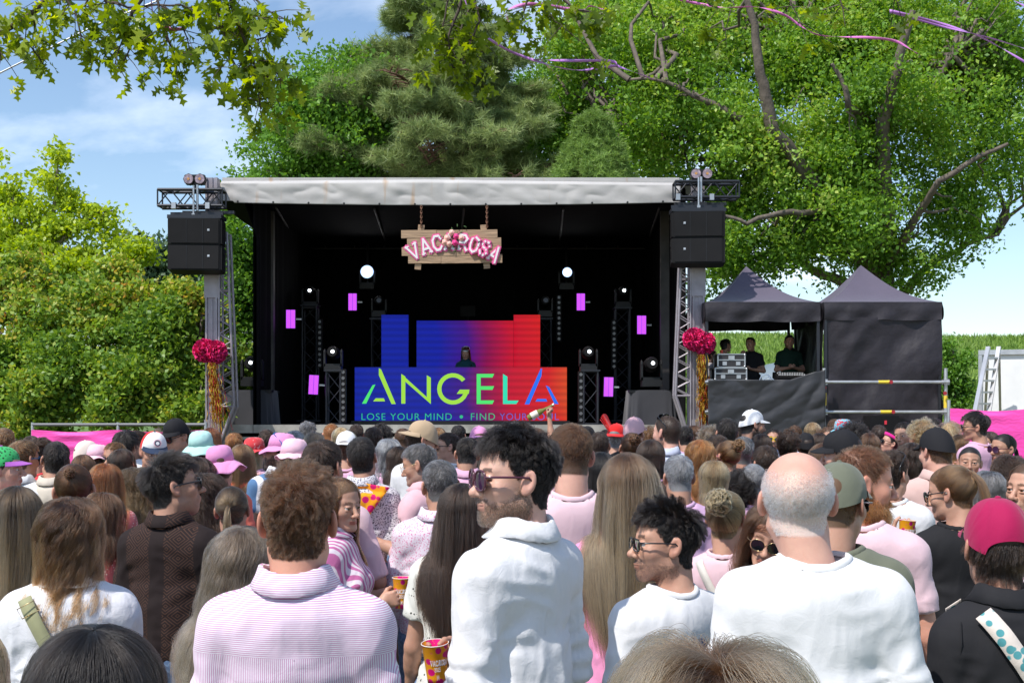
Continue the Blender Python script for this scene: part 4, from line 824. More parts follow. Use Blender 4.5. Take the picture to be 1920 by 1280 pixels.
# ---- pink screens on fences
M_pinkf = mat('pink_fence_fabric', (.78, .055, .36), .6, var=.12, vscale=1.5, bump=3, bstr=.12, sheen=.2)
n = M_pinkf.node_tree.nodes; l = M_pinkf.node_tree.links; wv = nd(M_pinkf, 'ShaderNodeTexWave', bands_direction='Z', Scale=7.0, Distortion=9.0, Detail=4.0, **{'Detail Scale': 1.5}); tcx = [q for q in n if q.type == 'TEX_COORD'][0]; l.new(tcx.outputs['Object'], wv.inputs['Vector']); bpn = [q for q in n if q.type == 'BUMP'][0]; l.new(wv.outputs['Fac'], bpn.inputs['Height'])
def fence(a, b_, top, d0, d1, lab, rail):
    A = P(a, top, d0); B = P(b_, top, d1); o = empty('fence', (A.x, A.y, gz(A.y))); tag(o, lab, 'fence', 'pink fabric-covered fences'); lo = Vector(o.location); n_ = max(2, int((B-A).length/2.2)+1)
    def g(u, v): p = A.lerp(B, u); return (p.x-lo.x, p.y-lo.y-.03-.02*math.sin(u*15+v*4)-.018*float(noise3(np.array([[u*4, v*22, 1.]]), 3)[0]), (p.z-.04-lo.z)*(1-v)+.1*v-(.03*math.sin(u*n_*math.pi)**2 if v < .02 else 0))
    mb = MB(); mb.sheet(g, 80, 60); mb.build('fabric', M_pinkf, o)
    for i in range(n_+1): p = A.lerp(B, i/n_); mb = MB(); mb.tube([(p.x-lo.x, p.y-lo.y+.02, 0), (p.x-lo.x, p.y-lo.y+.02, p.z-lo.z+.06)], .021, 8); mb.build('post', M_galv, o)
    if rail: mb = MB(); mb.tube([A-lo+Vector((0, .02, .03)), B-lo+Vector((0, .02, .03))], .022, 8); mb.build('rail', mat('dull_fence_rail', (.16, .16, .17), .6, .3), o)
fence(60, 385, 800, 15.8, 15.4, 'grey rail fence covered in bright pink fabric below the oak bushes', True)
fence(1780, 2150, 759, 14.0, 12.0, 'taller fence wrapped in ribbed bright pink fabric in front of the white trailer', False)
# white trailer and ladder
def turn_about(o, px, py_, a): c = Vector((px, py_, 0)); M_ = Matrix.Rotation(a, 3, 'Z'); p = o.location-c; p.z = 0; q = M_ @ p; o.location = Vector((c.x+q.x, c.y+q.y, o.location.z)); o.rotation_euler.z += a
o = empty('box_trailer', (X(1990, 17), 18, gz(17)), 0); tag(o, 'white box trailer with grey top trim behind the pink fabric fence', 'trailer'); x0 = X(1838, 17); x1 = x0+3.4; zt = Z(661, 17); lo = Vector(o.location)
b = MB(); b.box(((x0+x1)/2-lo.x, 0, (zt+.5)/2-lo.z), (x1-x0, 2, zt-.5)); b.build('body', mat('trailer_white', (.74, .74, .73), .45, var=.05), o)
b = MB(); b.box(((x0+x1)/2-lo.x, -.02, zt-lo.z), (x1-x0+.05, 2.05, .07)); b.box((x0-lo.x, -1.02, (zt+.5)/2-lo.z), (.05, .04, zt-.5)); b.build('trim', M_galv, o)
for s in (-.8, .8): b = MB(); b.tube([(s+.3, -1.0, .33), (s+.3, -.8, .33)], .32, 20); b.build('wheel', M_black, o)
turn_about(o, x0, 17, R(-23))
o = empty('step_ladder', P(1862, 800, 16.3)); tag(o, 'grey aluminium step ladder leaning up in front of the white trailer', 'ladder'); lo = Vector(o.location)
b = MB(); tp = [P(1853, 650, 16.3), P(1873, 650, 16.4)]; bt = [P(1822, 800, 16.0), P(1850, 800, 16.1)]
for k in (0, 1): b.bar(tp[k]-lo, bt[k]-lo, .055, .03)
b.build('front_rails', M_alu, o); b = MB(); bt2 = [P(1864, 800, 17), P(1876, 800, 17)]
for k in range(1, 7): t = k/7; b.bar(tp[0].lerp(bt[0], t)-lo, tp[1].lerp(bt[1], t)-lo, .05, .025)
b.build('steps', M_alu, o); b = MB()
for k in (0, 1): b.bar(tp[k]-lo, (bt2[k] if k else P(1846, 800, 17))-lo, .035, .02)
b.build('rear_rails', M_alu, o)
# ------------------------------------------------------------------ overhanging pin-oak boughs close above the crowd
LM_pin = leaf_mat('pin_oak_leaves', [(0, (.07, .12, .014)), (.45, (.15, .23, .022)), (.8, (.32, .42, .035)), (1, (.5, .56, .06))], .55, .4)
half = [(0, .0), (.03, .12), (.16, .10), (.30, .16), (.14, .24), (.10, .30), (.28, .36), (.44, .44), (.26, .50), (.12, .54), (.10, .62), (.24, .72), (.34, .84), (.18, .84), (.10, .88), (.02, 1.0)]
outl = np.array([(x, y) for x, y in half]+[(-x, y) for x, y in half[::-1][:-1]])   # a deeply lobed leaf
def lobed(name, pts, dirs, size, m, parent, seed):
    rg = np.random.default_rng(seed); n = len(pts); t = unit(dirs); nrm = unit(np.cross(t, rg.normal(size=(n, 3)))+.35*rg.normal(size=(n, 3))); b = unit(np.cross(nrm, t)); nrm = np.cross(t, b)
    s = (size*rg.uniform(.7, 1.15, n))[:, None, None]; o = outl; fold = np.abs(o[:, 0])*.35-.25*o[:, 1]**2
    v = pts[:, None]+(b[:, None]*o[None, :, 0:1]*.95+t[:, None]*o[None, :, 1:2]+nrm[:, None]*fold[None, :, None])*s
    me = fast_mesh(name, v.reshape(-1, 3), np.arange(n*len(o)).reshape(n, len(o)), False); return me, n
DO = 8.6
def bough(paths, dens, seed):
    rg = np.random.default_rng(seed); pts = []; ds = []; m = MB()
    for pth, r0, k in paths:
        q = [P(x, y, DO+dd)-O4 for x, y, dd in pth]; fine = []
        for a, b in zip(q[:-1], q[1:]): fine += wiggle(a, b, 5, .12, rg)[:-1]
        fine.append(q[-1]); nF = len(fine); m.tube(fine, [r0*(1-.75*i/nF) for i in range(nF)], 6, caps=False)
        for i in range(int(k*dens)):
            j = rg.integers(0, nF-1); c = fine[j]+(fine[j+1]-fine[j])*rg.random(); e = c+Vector(rg.normal(size=3)*np.array([.10, .12, .08]))-Vector((0, 0, .05))
            m.tube([c, (c+e)/2+Vector((0, 0, .01)), e], [.004, .003, .002], 4, caps=False)
            for _ in range(rg.integers(3, 6)):
                dv_ = rg.normal(size=3)*.6+np.array([0, 0, -.75]); pts.append(np.array(e)+rg.normal(size=3)*.02); ds.append(dv_)
    return m, np.array(pts), np.array(ds)
O4 = Vector((-7.5, 7.5, gz(7.5)))
paths = [([(-260, -300, 0), (-60, 90, 0), (40, 40, 0), (110, -20, 0), (200, -180, 0)], .03, 22), ([(-60, 90, .3), (10, 60, .2), (60, 90, 0), (80, 120, 0)], .012, 20), ([(-20, 30, 0), (0, 100, 0), (-5, 140, 0)], .01, 9), ([(60, 20, 0), (65, 60, .1), (60, 80, 0)], .01, 10),
    ([(90, -40, 0), (140, 20, 0), (152, 70, 0), (150, 75, 0)], .01, 15), ([(200, -60, 0), (160, 10, 0), (135, 28, 0)], .012, 9),
    ([(420, -300, .3), (300, -40, 0), (250, 20, 0), (235, 50, 0), (262, 62, 0), (232, 115, 0)], .02, 26), ([(270, -60, 0), (300, 30, 0), (320, 85, 0), (332, 125, 0)], .012, 24), ([(300, 10, 0), (340, 40, 0), (350, 70, 0), (358, 105, 0)], .009, 12), ([(150, -60, 0), (200, 5, 0), (240, 15, 0), (340, 10, 0), (365, 20, 0)], .015, 20), ([(240, 60, 0), (222, 95, 0), (216, 125, 0)], .007, 9),
    ([(420, -300, .3), (425, -40, 0), (440, 30, 0), (462, 85, 0), (480, 130, 0), (500, 160, 0)], .022, 38), ([(395, -30, 0), (410, 30, 0), (425, 90, 0), (450, 140, 0)], .012, 20), ([(480, 130, 0), (485, 180, 0), (490, 215, 0)], .007, 14), ([(440, -30, 0), (500, 20, 0), (520, 30, 0), (535, 38, 0)], .01, 14), ([(462, 85, 0), (500, 70, 0), (512, 55, 0)], .007, 11), ([(480, 130, 0), (520, 145, 0), (530, 150, 0)], .006, 9), ([(395, -30, 0), (400, 10, 0)], .01, 8), ([(470, 100, 0), (440, 140, 0), (433, 150, 0)], .006, 7), ([(430, 10, 0), (480, 50, 0)], .006, 14),
    ([(860, -300, .4), (880, -50, .2), (860, 20, .2), (840, 70, .2), (850, 130, .2)], .02, 34), ([(880, -30, .2), (900, 40, .2), (880, 90, .2), (870, 120, .2)], .012, 22), ([(850, -20, .2), (830, 50, .2), (815, 90, .2)], .01, 16), ([(900, -20, .2), (860, 70, .2), (875, 145, .2)], .01, 12),
    ([(1000, -300, .6), (1000, -40, .4), (980, 30, .4), (960, 50, .4)], .014, 16), ([(1000, -30, .4), (1080, 20, .4), (1140, 30, .4)], .012, 20), ([(1000, -10, .4), (1040, 40, .4), (1060, 55, .4)], .008, 10),
    ([(1240, -300, .9), (1290, -50, .6), (1330, 10, .6), (1360, 22, .6)], .012, 9), ([(1450, -200, .6), (1480, 0, .6), (1505, 50, .6)], .008, 5), ([(1560, -200, .6), (1575, 0, .6), (1585, 50, .6)], .008, 4), ([(1370, 20, .6), (1360, 60, .6), (1362, 90, .6)], .005, 3), ([(1660, -100, .6), (1680, 0, .6), (1690, 15, .6)], .006, 4)]
m4, pts4, ds4 = bough(paths, .85, 77)
ov = empty('pin_oak_tree', O4); tag(ov, 'pin oak reaching lobed leafy boughs over the crowd along the top edge', 'tree')
# trunk stands beside the crowd and its limbs carry the boughs
rg = np.random.default_rng(4)
tr = [Vector((0, 0, 0)), Vector((.1, .1, 2.5)), Vector((.3, .2, 5.5)), Vector((.6, .3, 9))]; m4.tube(tr, [.3, .25, .2, .1], 10)
for px, dd in ((-260, 0), (200, 0), (420, .3), (860, .4), (1000, .6), (1240, .9), (1450, .6), (1560, .6)):
    e = P(px, -300 if px not in (200, 1450, 1560) else (-180 if px == 200 else -200), DO+dd)-O4; s0 = Vector((.35, .2, 6.2)); m4.tube(wiggle(s0, e+Vector((0, 0, .0)), 8, .08, rg), [.10-.01*i for i in range(8)], 6)
m4.build('trunk', mat('twig_bark', (.07, .05, .04), .8, var=.2, bump=20), ov)
me4, n4 = lobed('crown', pts4, ds4, .125, LM_pin, ov, 8); add_attr(me4, 'rnd', np.repeat(np.clip(np.random.default_rng(1).random(n4)*.7+.3*(np.clip(1-(pts4[:, 0]+O4.x+4)/3.5, 0, 1)), 0, 1), len(outl))); link('crown', me4, LM_pin, ov)

# purple streamers caught in the trees
M_rib = mat('lilac_ribbon', (.52, .22, .66), .45, sheen=.3); M_rib2 = mat('pink_ribbon', (.72, .20, .55), .45)
def ribbon(pts, lab, m_=M_rib, wd=.011, seed=0):
    rg = np.random.default_rng(seed); q = [P(x, y, d) for x, y, d in pts]; f = []
    for i in range(len(q)-1):
        p0 = q[max(i-1, 0)]; p1 = q[i]; p2 = q[i+1]; p3 = q[min(i+2, len(q)-1)]
        for k in range(10):
            t = k/10; f.append(.5*((2*p1)+(p2-p0)*t+(2*p0-5*p1+4*p2-p3)*t*t+(3*p1-p0-3*p2+p3)*t**3))
    f.append(q[-1]); mb = MB(); vs = []; ph = rg.uniform(0, 6)
    for i, p in enumerate(f): a = math.sin(i*.19+ph)*1.3+.4; w_ = Vector((0, math.sin(a), math.cos(a)))*wd; vs += [p-w_, p+w_]
    mb.add(vs, [(2*i, 2*i+1, 2*i+3, 2*i+2) for i in range(len(f)-1)], True); o = mb.build('streamer', m_); tag(o, lab, 'streamer', 'lilac streamers caught in the trees'); o.modifiers.new('t', 'SOLIDIFY').thickness = .001
ribbon([(915, 72, 8.8), (960, 98, 9), (1030, 122, 9), (1085, 132, 9.1), (1150, 124, 9.2), (1165, 127, 9.2), (1225, 149, 9.3)], 'long lilac streamer drooping from the dark oak bough towards the green tree', seed=1)
ribbon([(1000, 112, 9), (1060, 114, 9), (1145, 115, 9.2), (1158, 125, 9.2)], 'short lilac streamer crossing above the long drooping one', seed=2)
ribbon([(955, 45, 9), (952, 20, 9), (1000, 8, 9), (1085, 20, 9), (1108, 12, 9.1), (1145, 24, 9.2)], 'lilac streamer along the middle top edge of the picture', M_rib2, .013, 3)
ribbon([(282, -20, 8.7), (288, 30, 8.7), (310, 52, 8.7), (345, 54, 8.7), (352, 42, 8.7)], 'pink streamer looped in the top left bough', M_rib2, .014, 4)
ribbon([(1275, 0, 9.3), (1350, 14, 9.3), (1420, 14, 9.3), (1470, 28, 9.3), (1500, 48, 9.3), (1540, 67, 9.3), (1630, 71, 9.3), (1680, 78, 9.3), (1720, 101, 9.3)], 'knotted pink streamer crossing in front of the huge oak', M_rib2, .011, 5)
ribbon([(1668, 20, 9.5), (1740, 38, 9.5), (1820, 62, 9.5), (1880, 92, 9.5), (1935, 125, 9.5)], 'thick lilac streamer sweeping to the right edge before the huge oak', seed=6)
ribbon([(1668, 22, 9.6), (1760, 48, 9.6), (1850, 70, 9.6), (1935, 96, 9.6)], 'thin lilac streamer twisted beside the thick sweeping one', wd=.01, seed=7)
ribbon([(1885, -8, 9.5), (1935, 20, 9.5)], 'lilac streamer end at the top right corner', seed=8)
ribbon([(868, -10, 8.9), (880, 30, 8.9), (872, 62, 8.9), (885, 80, 8.9)], 'lilac streamer tangled inside the dark central bough', wd=.012, seed=9)
mb = MB(); mb.tube([P(-200, 210, 12), P(0, 137, 12), P(90, 92, 12), P(185, 45, 12), P(300, 0, 12), P(420, -60, 12)], .009, 6); tag(mb.build('cable', M_galv), 'thin grey cable slanting across the sky behind the left bough', 'cable')
# ------------------------------------------------------------------ bodies: distance fields turned into meshes
f32 = np.float32
def vlen(v): return np.sqrt((v*v).sum(-1))
def s_ell(p, c, r):
    q = (p-np.array(c, f32)); r = np.array(r, f32); k0 = vlen(q/r); k1 = vlen(q/(r*r)); return k0*(k0-1)/np.maximum(k1, 1e-6)
def s_cap(p, a, b, ra, rb):
    a = np.array(a, f32); b = np.array(b, f32); pa = p-a; ba = b-a; h = np.clip((pa@ba)/max(float(ba@ba), 1e-9), 0, 1); return vlen(pa-h[..., None]*ba)-(ra+(rb-ra)*h)
def smin(a, b, k):
    h = np.maximum(k-np.abs(a-b), 0)/k; return np.minimum(a, b)-h*h*k*.25
def smax(a, b, k): return -smin(-a, -b, k)
def grid_pts(xs, ys, zs):
    g = np.empty((len(xs), len(ys), len(zs), 3), f32); g[..., 0] = xs[:, None, None]; g[..., 1] = ys[None, :, None]; g[..., 2] = zs[None, None, :]; return g
def snet(Fv, xs, ys, zs):
    """surface nets on a rectilinear grid: returns verts, quads"""
    ins = Fv < 0; nx, ny, nz = Fv.shape
    acc = np.zeros((nx-1, ny-1, nz-1, 3), f32); cnt = np.zeros((nx-1, ny-1, nz-1), f32); ax = [xs, ys, zs]
    cross = []
    for a in range(3):
        sl0 = [slice(None)]*3; sl1 = [slice(None)]*3; sl0[a] = slice(0, -1); sl1[a] = slice(1, None)
        f0 = Fv[tuple(sl0)]; f1 = Fv[tuple(sl1)]; cr_ = ins[tuple(sl0)] != ins[tuple(sl1)]; I = np.nonzero(cr_); t = f0[I]/(f0[I]-f1[I])
        pos = np.empty((len(t), 3), f32)
        for b in range(3):
            A = ax[b]; pos[:, b] = A[I[b]] if b != a else A[I[b]]*(1-t)+A[I[b]+1]*t
        cross.append((I, ins[tuple(sl0)][I])); o1, o2 = [b for b in range(3) if b != a]
        for d1 in (0, 1):
            for d2 in (0, 1):
                J = list(I); J[o1] = J[o1]-d1; J[o2] = J[o2]-d2; ok = (J[o1] >= 0) & (J[o2] >= 0) & (J[o1] < acc.shape[o1]) & (J[o2] < acc.shape[o2]); J = tuple(j[ok] for j in J)
                np.add.at(acc, J, pos[ok]); np.add.at(cnt, J, 1)
    act = cnt > 0; vid = np.full(cnt.shape, -1, np.int64); vid[act] = np.arange(act.sum()); V = acc[act]/cnt[act][:, None]; Q = []
    for a in range(3):
        I, s0 = cross[a]; o1, o2 = [(1, 2), (2, 0), (0, 1)][a]; ok = (I[o1] > 0) & (I[o2] > 0) & (I[o1] < cnt.shape[o1]) & (I[o2] < cnt.shape[o2])
        I = [i[ok] for i in I]; s = s0[ok]; q = []
        for d1, d2 in ((1, 1), (0, 1), (0, 0), (1, 0)):
            J = list(I); J[o1] = J[o1]-d1; J[o2] = J[o2]-d2; q.append(vid[tuple(J)])
        q = np.stack(q, 1); q[~s] = q[~s][:, ::-1]; Q.append(q)
    Q = np.concatenate(Q); Q = Q[(Q >= 0).all(1)]; return V, Q
def vnormals(V, Q):
    n = np.cross(V[Q[:, 2]]-V[Q[:, 0]], V[Q[:, 3]]-V[Q[:, 1]]); N_ = np.zeros_like(V)
    for k in range(4): np.add.at(N_, Q[:, k], n)
    return unit(N_)
def smooth_mesh(V, Q, it=1, f=.5):
    for _ in range(it):
        A = np.zeros_like(V); c = np.zeros(len(V), f32)
        for k in range(4):
            np.add.at(A, Q[:, k], V[Q[:, (k+1) % 4]]+V[Q[:, (k+3) % 4]]); np.add.at(c, Q[:, k], 2)
        V = V*(1-f)+f*A/np.maximum(c, 1)[:, None]
    return V

def head_sdf(p, sex='m'):
    """head frame: origin between the ears, face towards +Y"""
    m = sex == 'm'; q = p.copy(); q[..., 0] = np.abs(q[..., 0])
    d = s_ell(q, (0, -.020, .030), (.074, .094, .088)); d = smin(d, s_ell(q, (0, .012, .045), (.064, .072, .070)), .03)
    jw = .052 if m else .045
    d = smin(d, s_ell(q, (0, .030, -.030), (.060, .058, .082)), .03)
    d = smin(d, s_cap(q, (jw*.95, -.005, -.066), (.018, .068, -.097), .018, .016), .035)
    d = smin(d, s_ell(q, (0, .074, -.098), (.024 if m else .019, .018, .019)), .025)
    d = smin(d, s_ell(q, (.040, .058, -.022), (.024, .024, .022)), .025)            # cheek
    d = smin(d, s_cap(q, (0, .083, .026), (.040, .066, .030), .011 if m else .008, .010), .018)  # brow
    sock = s_ell(q, (.031, .098, .004), (.021, .018, .013)); d = smax(d, -sock, .014)
    d = smin(d, s_cap(q, (0, .083, .020), (0, .109, -.024), .0078, .0110), .012)   # nose bridge
    d = smin(d, s_ell(q, (0, .1135, -.029), (.0135, .0130, .0115)), .008); d = smin(d, s_ell(q, (.0125, .100, -.033), (.0075, .011, .0075)), .006)
    d = smax(d, -s_ell(q, (.0065, .107, -.0405), (.0035, .006, .005)), .003)
    d = smin(d, s_ell(q, (0, .082, -.062), (.026, .018, .020)), .016)
    d = smin(d, s_cap(q, (0, .0985, -.0585), (.019, .089, -.0625), .0048, .003), .005); d = smin(d, s_cap(q, (0, .0965, -.0695), (.016, .089, -.0665), .0062 if not m else .0052, .003), .005)
    d = smax(d, -s_cap(q, (0, .106, -.0640), (.022, .093, -.0640), .0018, .0016), .003)
    d = smin(d, s_ell(q, (.031, .083, .0115), (.016, .010, .0055)), .006); d = smin(d, s_ell(q, (.031, .083, -.0045), (.015, .009, .004)), .006)  # eyelids
    # neck
    d = smin(d, s_cap(q, (0, -.030, -.05), (0, -.050, -.20), .056 if m else .047, .062 if m else .050), .03)
    d = smin(d, s_cap(q, (.035, -.01, -.10), (.018, .0, -.19), .018, .018), .03)
    # ear: a tilted shell with a hollow
    a = R(-14); e = q-np.array((.081, -.012, -.004), f32); c_, s_ = math.cos(a), math.sin(a); e2 = e.copy(); e2[..., 1] = e[..., 1]*c_-e[..., 2]*s_; e2[..., 2] = e[..., 1]*s_+e[..., 2]*c_
    b = R(24); e3 = e2.copy(); e3[..., 0] = e2[..., 0]*math.cos(b)+e2[..., 1]*math.sin(b); e3[..., 1] = -e2[..., 0]*math.sin(b)+e2[..., 1]*math.cos(b)
    ear = s_ell(e3, (0, 0, 0.002), (.0085, .019, .032)); ear = smax(ear, -s_ell(e3, (.010, .002, .004), (.0075, .012, .021)), .004); ear = smin(ear, s_ell(e3, (-.002, .006, -.024), (.006, .010, .010)), .008)
    d = smin(d, ear, .008)
    return d
HLY = np.array([-.13, -.06, -.030, -.016, .000, .012, .022, .040, .060, .075, .10]); HLZ = np.array([-.078, -.074, -.050, .024, .018, .004, .016, .055, .070, .080, .086])
def hairline(p): return np.interp(p[..., 1], HLY, HLZ)
HEADS = {}
def get_head(sex, res):
    key = (sex, res)
    if key not in HEADS:
        xs = np.arange(-.105, .1051, res, dtype=f32); ys = np.arange(-.135, .137, res, dtype=f32); zs = np.arange(-.20, .137, res, dtype=f32)
        g = grid_pts(xs, ys, zs); Fv = head_sdf(g, sex); V, Q = snet(Fv, xs, ys, zs)
        for _ in range(2):
            e = res*.25; n = vnormals(V, Q); V = V-n*(head_sdf(V, sex)[:, None])*.7
        V = smooth_mesh(V, Q, 1, .35); HEADS[key] = (V.astype(f32), Q)
    return HEADS[key]
POOL = {}
def root_pool(sex):
    if sex not in POOL:
        V, Q = get_head(sex, .005); n = vnormals(V, Q); A = vlen(np.cross(V[Q[:, 2]]-V[Q[:, 0]], V[Q[:, 3]]-V[Q[:, 1]]))
        rg = np.random.default_rng(3); i = rg.choice(len(Q), 120000, p=A/A.sum()); u = rg.random((120000, 1)).astype(f32); v = rg.random((120000, 1)).astype(f32); q = Q[i]
        p = (V[q[:, 0]]*(1-u)+V[q[:, 1]]*u)*(1-v)+(V[q[:, 3]]*(1-u)+V[q[:, 2]]*u)*v; nn_ = unit((n[q[:, 0]]*(1-u)+n[q[:, 1]]*u)*(1-v)+(n[q[:, 3]]*(1-u)+n[q[:, 2]]*u)*v)
        ear = (np.abs(p[:, 0]) > .076) & (p[:, 1] > -.04) & (p[:, 1] < .02) & (p[:, 2] < .035); ok = ~ear & (p[:, 2] > -.115)
        POOL[sex] = (p[ok], nn_[ok])
    return POOL[sex]

# hands: wrist at the origin, fingers along -Z, palm towards +Y, thumb on +X side
HANDS = {}
def get_hand(pose, res=.0032):
    key = (pose, res)
    if key in HANDS: return HANDS[key]
    base = [(-.030, 0, -.083), (-.010, 0, -.090), (.011, 0, -.090), (.031, 0, -.084)]; L_ = [.062, .078, .083, .074]
    curl = {'relaxed': (18, 28, 20), 'grip': (42, 48, 32), 'fist': (80, 85, 50), 'flat': (6, 8, 6)}[pose]; segs = []
    for i, (b, ln) in enumerate(zip(base, L_)):
        ang = 0; p = np.array(b, float); rr_ = [.0088, .0092, .0094, .0090][i]
        cs = curl if pose != 'point' else curl
        for k, fr in enumerate((.45, .31, .24)):
            ang += R(cs[k]*(1+.06*(1.5-i))); dv_ = np.array([(-.05+.035*i)*(1 if k == 0 else .3), math.sin(ang), -math.cos(ang)]); q = p+dv_/np.linalg.norm(dv_)*ln*fr; segs.append((p, q, rr_*(1-.06*k), rr_*(1-.06*(k+1)))); p = q
    th = {'relaxed': [(.030, .008, -.030), (.050, .022, -.060), (.054, .034, -.084), (.050, .042, -.103)], 'grip': [(.028, .010, -.028), (.048, .032, -.048), (.050, .058, -.062), (.040, .076, -.074)], 'fist': [(.028, .012, -.03), (.045, .034, -.052), (.030, .050, -.07), (.012, .052, -.078)], 'flat': [(.030, .004, -.03), (.056, .010, -.055), (.066, .014, -.08), (.070, .016, -.10)]}[pose]
    for k in range(3): segs.append((np.array(th[k]), np.array(th[k+1]), .0125-.0018*k, .0115-.0018*k))
    xs = np.arange(-.065, .095, res, dtype=f32); ys = np.arange(-.035, .125, res, dtype=f32); zs = np.arange(-.20, .035, res, dtype=f32); g = grid_pts(xs, ys, zs)
    d = s_ell(g, (0, .002, -.052), (.040, .0155, .046)); d = smin(d, s_ell(g, (.024, .008, -.040), (.018, .014, .030)), .012); d = smin(d, s_cap(g, (0, 0, .03), (0, 0, -.02), .024, .024), .02); d = smin(d, s_cap(g, (-.028, 0, -.078), (.028, 0, -.078), .012, .012), .012)
    for a, b, ra, rb in segs: d = smin(d, s_cap(g, a, b, ra, rb), .0045)
    V, Q = snet(d, xs, ys, zs); HANDS[key] = (V, Q); return HANDS[key]

def rot_to(zdir, ydir):
    """matrix whose -Z column follows zdir and +Y column faces ydir"""
    z = -unit(np.array(zdir, float)); y = np.array(ydir, float); x = unit(np.cross(y, z)); y = np.cross(z, x); return np.stack([x, y, z], 1)
def rz_(a): c, s = math.cos(a), math.sin(a); return np.array([[c, -s, 0], [s, c, 0], [0, 0, 1.]])
def rx_(a): c, s = math.cos(a), math.sin(a); return np.array([[1, 0, 0], [0, c, -s], [0, s, c]])
def ry_(a): c, s = math.cos(a), math.sin(a); return np.array([[c, 0, s], [0, 1, 0], [-s, 0, c]])

ARM = {'down': ((.215, -.02, 1.12), (.228, .07, .89)), 'bent': ((.255, -.02, 1.14), (.16, .20, 1.10)), 'fold': ((.235, .03, 1.15), (.03, .19, 1.18)), 'up': ((.26, .12, 1.52), (.22, .14, 1.80)), 'wide': ((.32, -.03, 1.17), (.29, .10, .98)), 'cup': ((.245, .02, 1.15), (.20, .25, 1.22)), 'face': ((.25, .10, 1.2), (.13, .24, 1.42)), 'hip': ((.33, -.06, 1.16), (.19, .06, 1.02))}
SH = np.array((.158, -.012, 1.398))
def torso_prims(sex, fat=1.0):
    m = sex == 'm'; w = 1.0 if m else .86
    return [('e', (0, .0, 1.27), (.150*w*fat, .104*fat, .20), .05), ('e', (0, -.022, 1.385), (.160*w, .078, .092), .05), ('c', (-.148*w, -.012, 1.398), (.148*w, -.012, 1.398), .054*w+.003, .054*w+.003, .05),
        ('e', (0, -.025, 1.435), (.090*w, .060, .050), .05), ('e', (0, .012 if fat > 1.02 else 0, 1.08), (.132*w*fat, .095*fat*(1.08 if fat > 1.02 else 1), .17), .06), ('e', (0, 0, .95), (.166*(1 if m else 1.04), .118, .13), .06)]+([] if m else [('e2', (.068, .085, 1.27), (.062, .055, .058), .04)])
def eval_prims(g, D_, prims, ax):
    xs, ys, zs = ax
    for pr in prims:
        k = pr[-1]
        if pr[0] in ('e', 'e2'): lo = np.array(pr[1])-np.array(pr[2])-.07; hi = np.array(pr[1])+np.array(pr[2])+.07
        else: rm = max(pr[3], pr[4])+.07; lo = np.minimum(pr[1], pr[2])-rm; hi = np.maximum(pr[1], pr[2])+rm
        if pr[0] == 'e2': lo[0] = -hi[0]
        sl = tuple(slice(np.searchsorted(a, lo[i]), np.searchsorted(a, hi[i])+1) for i, a in enumerate(ax))
        sub = g[sl]
        if sub.size == 0: continue
        if pr[0] == 'e2': sub = sub.copy(); sub[..., 0] = np.abs(sub[..., 0])
        dd = s_ell(sub, pr[1], pr[2]) if pr[0] in ('e', 'e2') else s_cap(sub, pr[1], pr[2], pr[3], pr[4])
        D_[sl] = smin(D_[sl], dd, k)
    return D_
def arm_pts(pose, side, sex):
    w = 1 if sex == 'm' else .87
    if isinstance(pose, str): e, wr = ARM[pose]
    else: e, wr = pose
    s = SH*np.array([side*w, 1, 1]); return s, np.array([side*e[0]*(w if isinstance(pose, str) else 1), e[1], e[2]]), np.array([side*wr[0], wr[1], wr[2]])

def body_arrays(sex, arms, res, fat=1.0, legs=True):
    prims = list(torso_prims(sex, fat)); w = 1 if sex == 'm' else .85; ks = .03
    for side, ps in ((-1, arms[0]), (1, arms[1])):
        s, e, wr = arm_pts(ps, side, sex); prims += [('c', s, e, .047*w, .038*w, ks), ('c', e, wr, .038*w, .025*w, .02)]
        mid = e*.65+wr*.35; prims += [('c', e*.8+wr*.2, mid, .038*w, .036*w, .02)]
    if legs:
        for side in (-1, 1):
            prims += [('c', (side*.088, 0, .90), (side*.10, .012, .50), .088, .056, .04), ('c', (side*.10, .012, .50), (side*.105, -.02, .09), .054, .036, .02), ('c', (side*.10, -.02, .38), (side*.103, -.03, .28), .052, .046, .02), ('c', (side*.105, -.04, .045), (side*.12, .12, .03), .036, .030, .02)]
    P_ = np.array([p[1] for p in prims]+[p[2] for p in prims if p[0] == 'c']); z0 = -.01 if legs else .86
    xm = max(.30, np.abs(P_[:, 0]).max()+.07); ax = [np.arange(-xm, xm+res, res, dtype=f32), np.arange(min(-.16, P_[:, 1].min()-.07), max(.18, P_[:, 1].max()+.07), res, dtype=f32), np.arange(z0, max(1.56, P_[:, 2].max()+.07), res, dtype=f32)]
    g = grid_pts(*ax); D_ = np.full(g.shape[:3], .07, f32); eval_prims(g, D_, prims, ax); V, Q = snet(D_, *ax); return V, Q

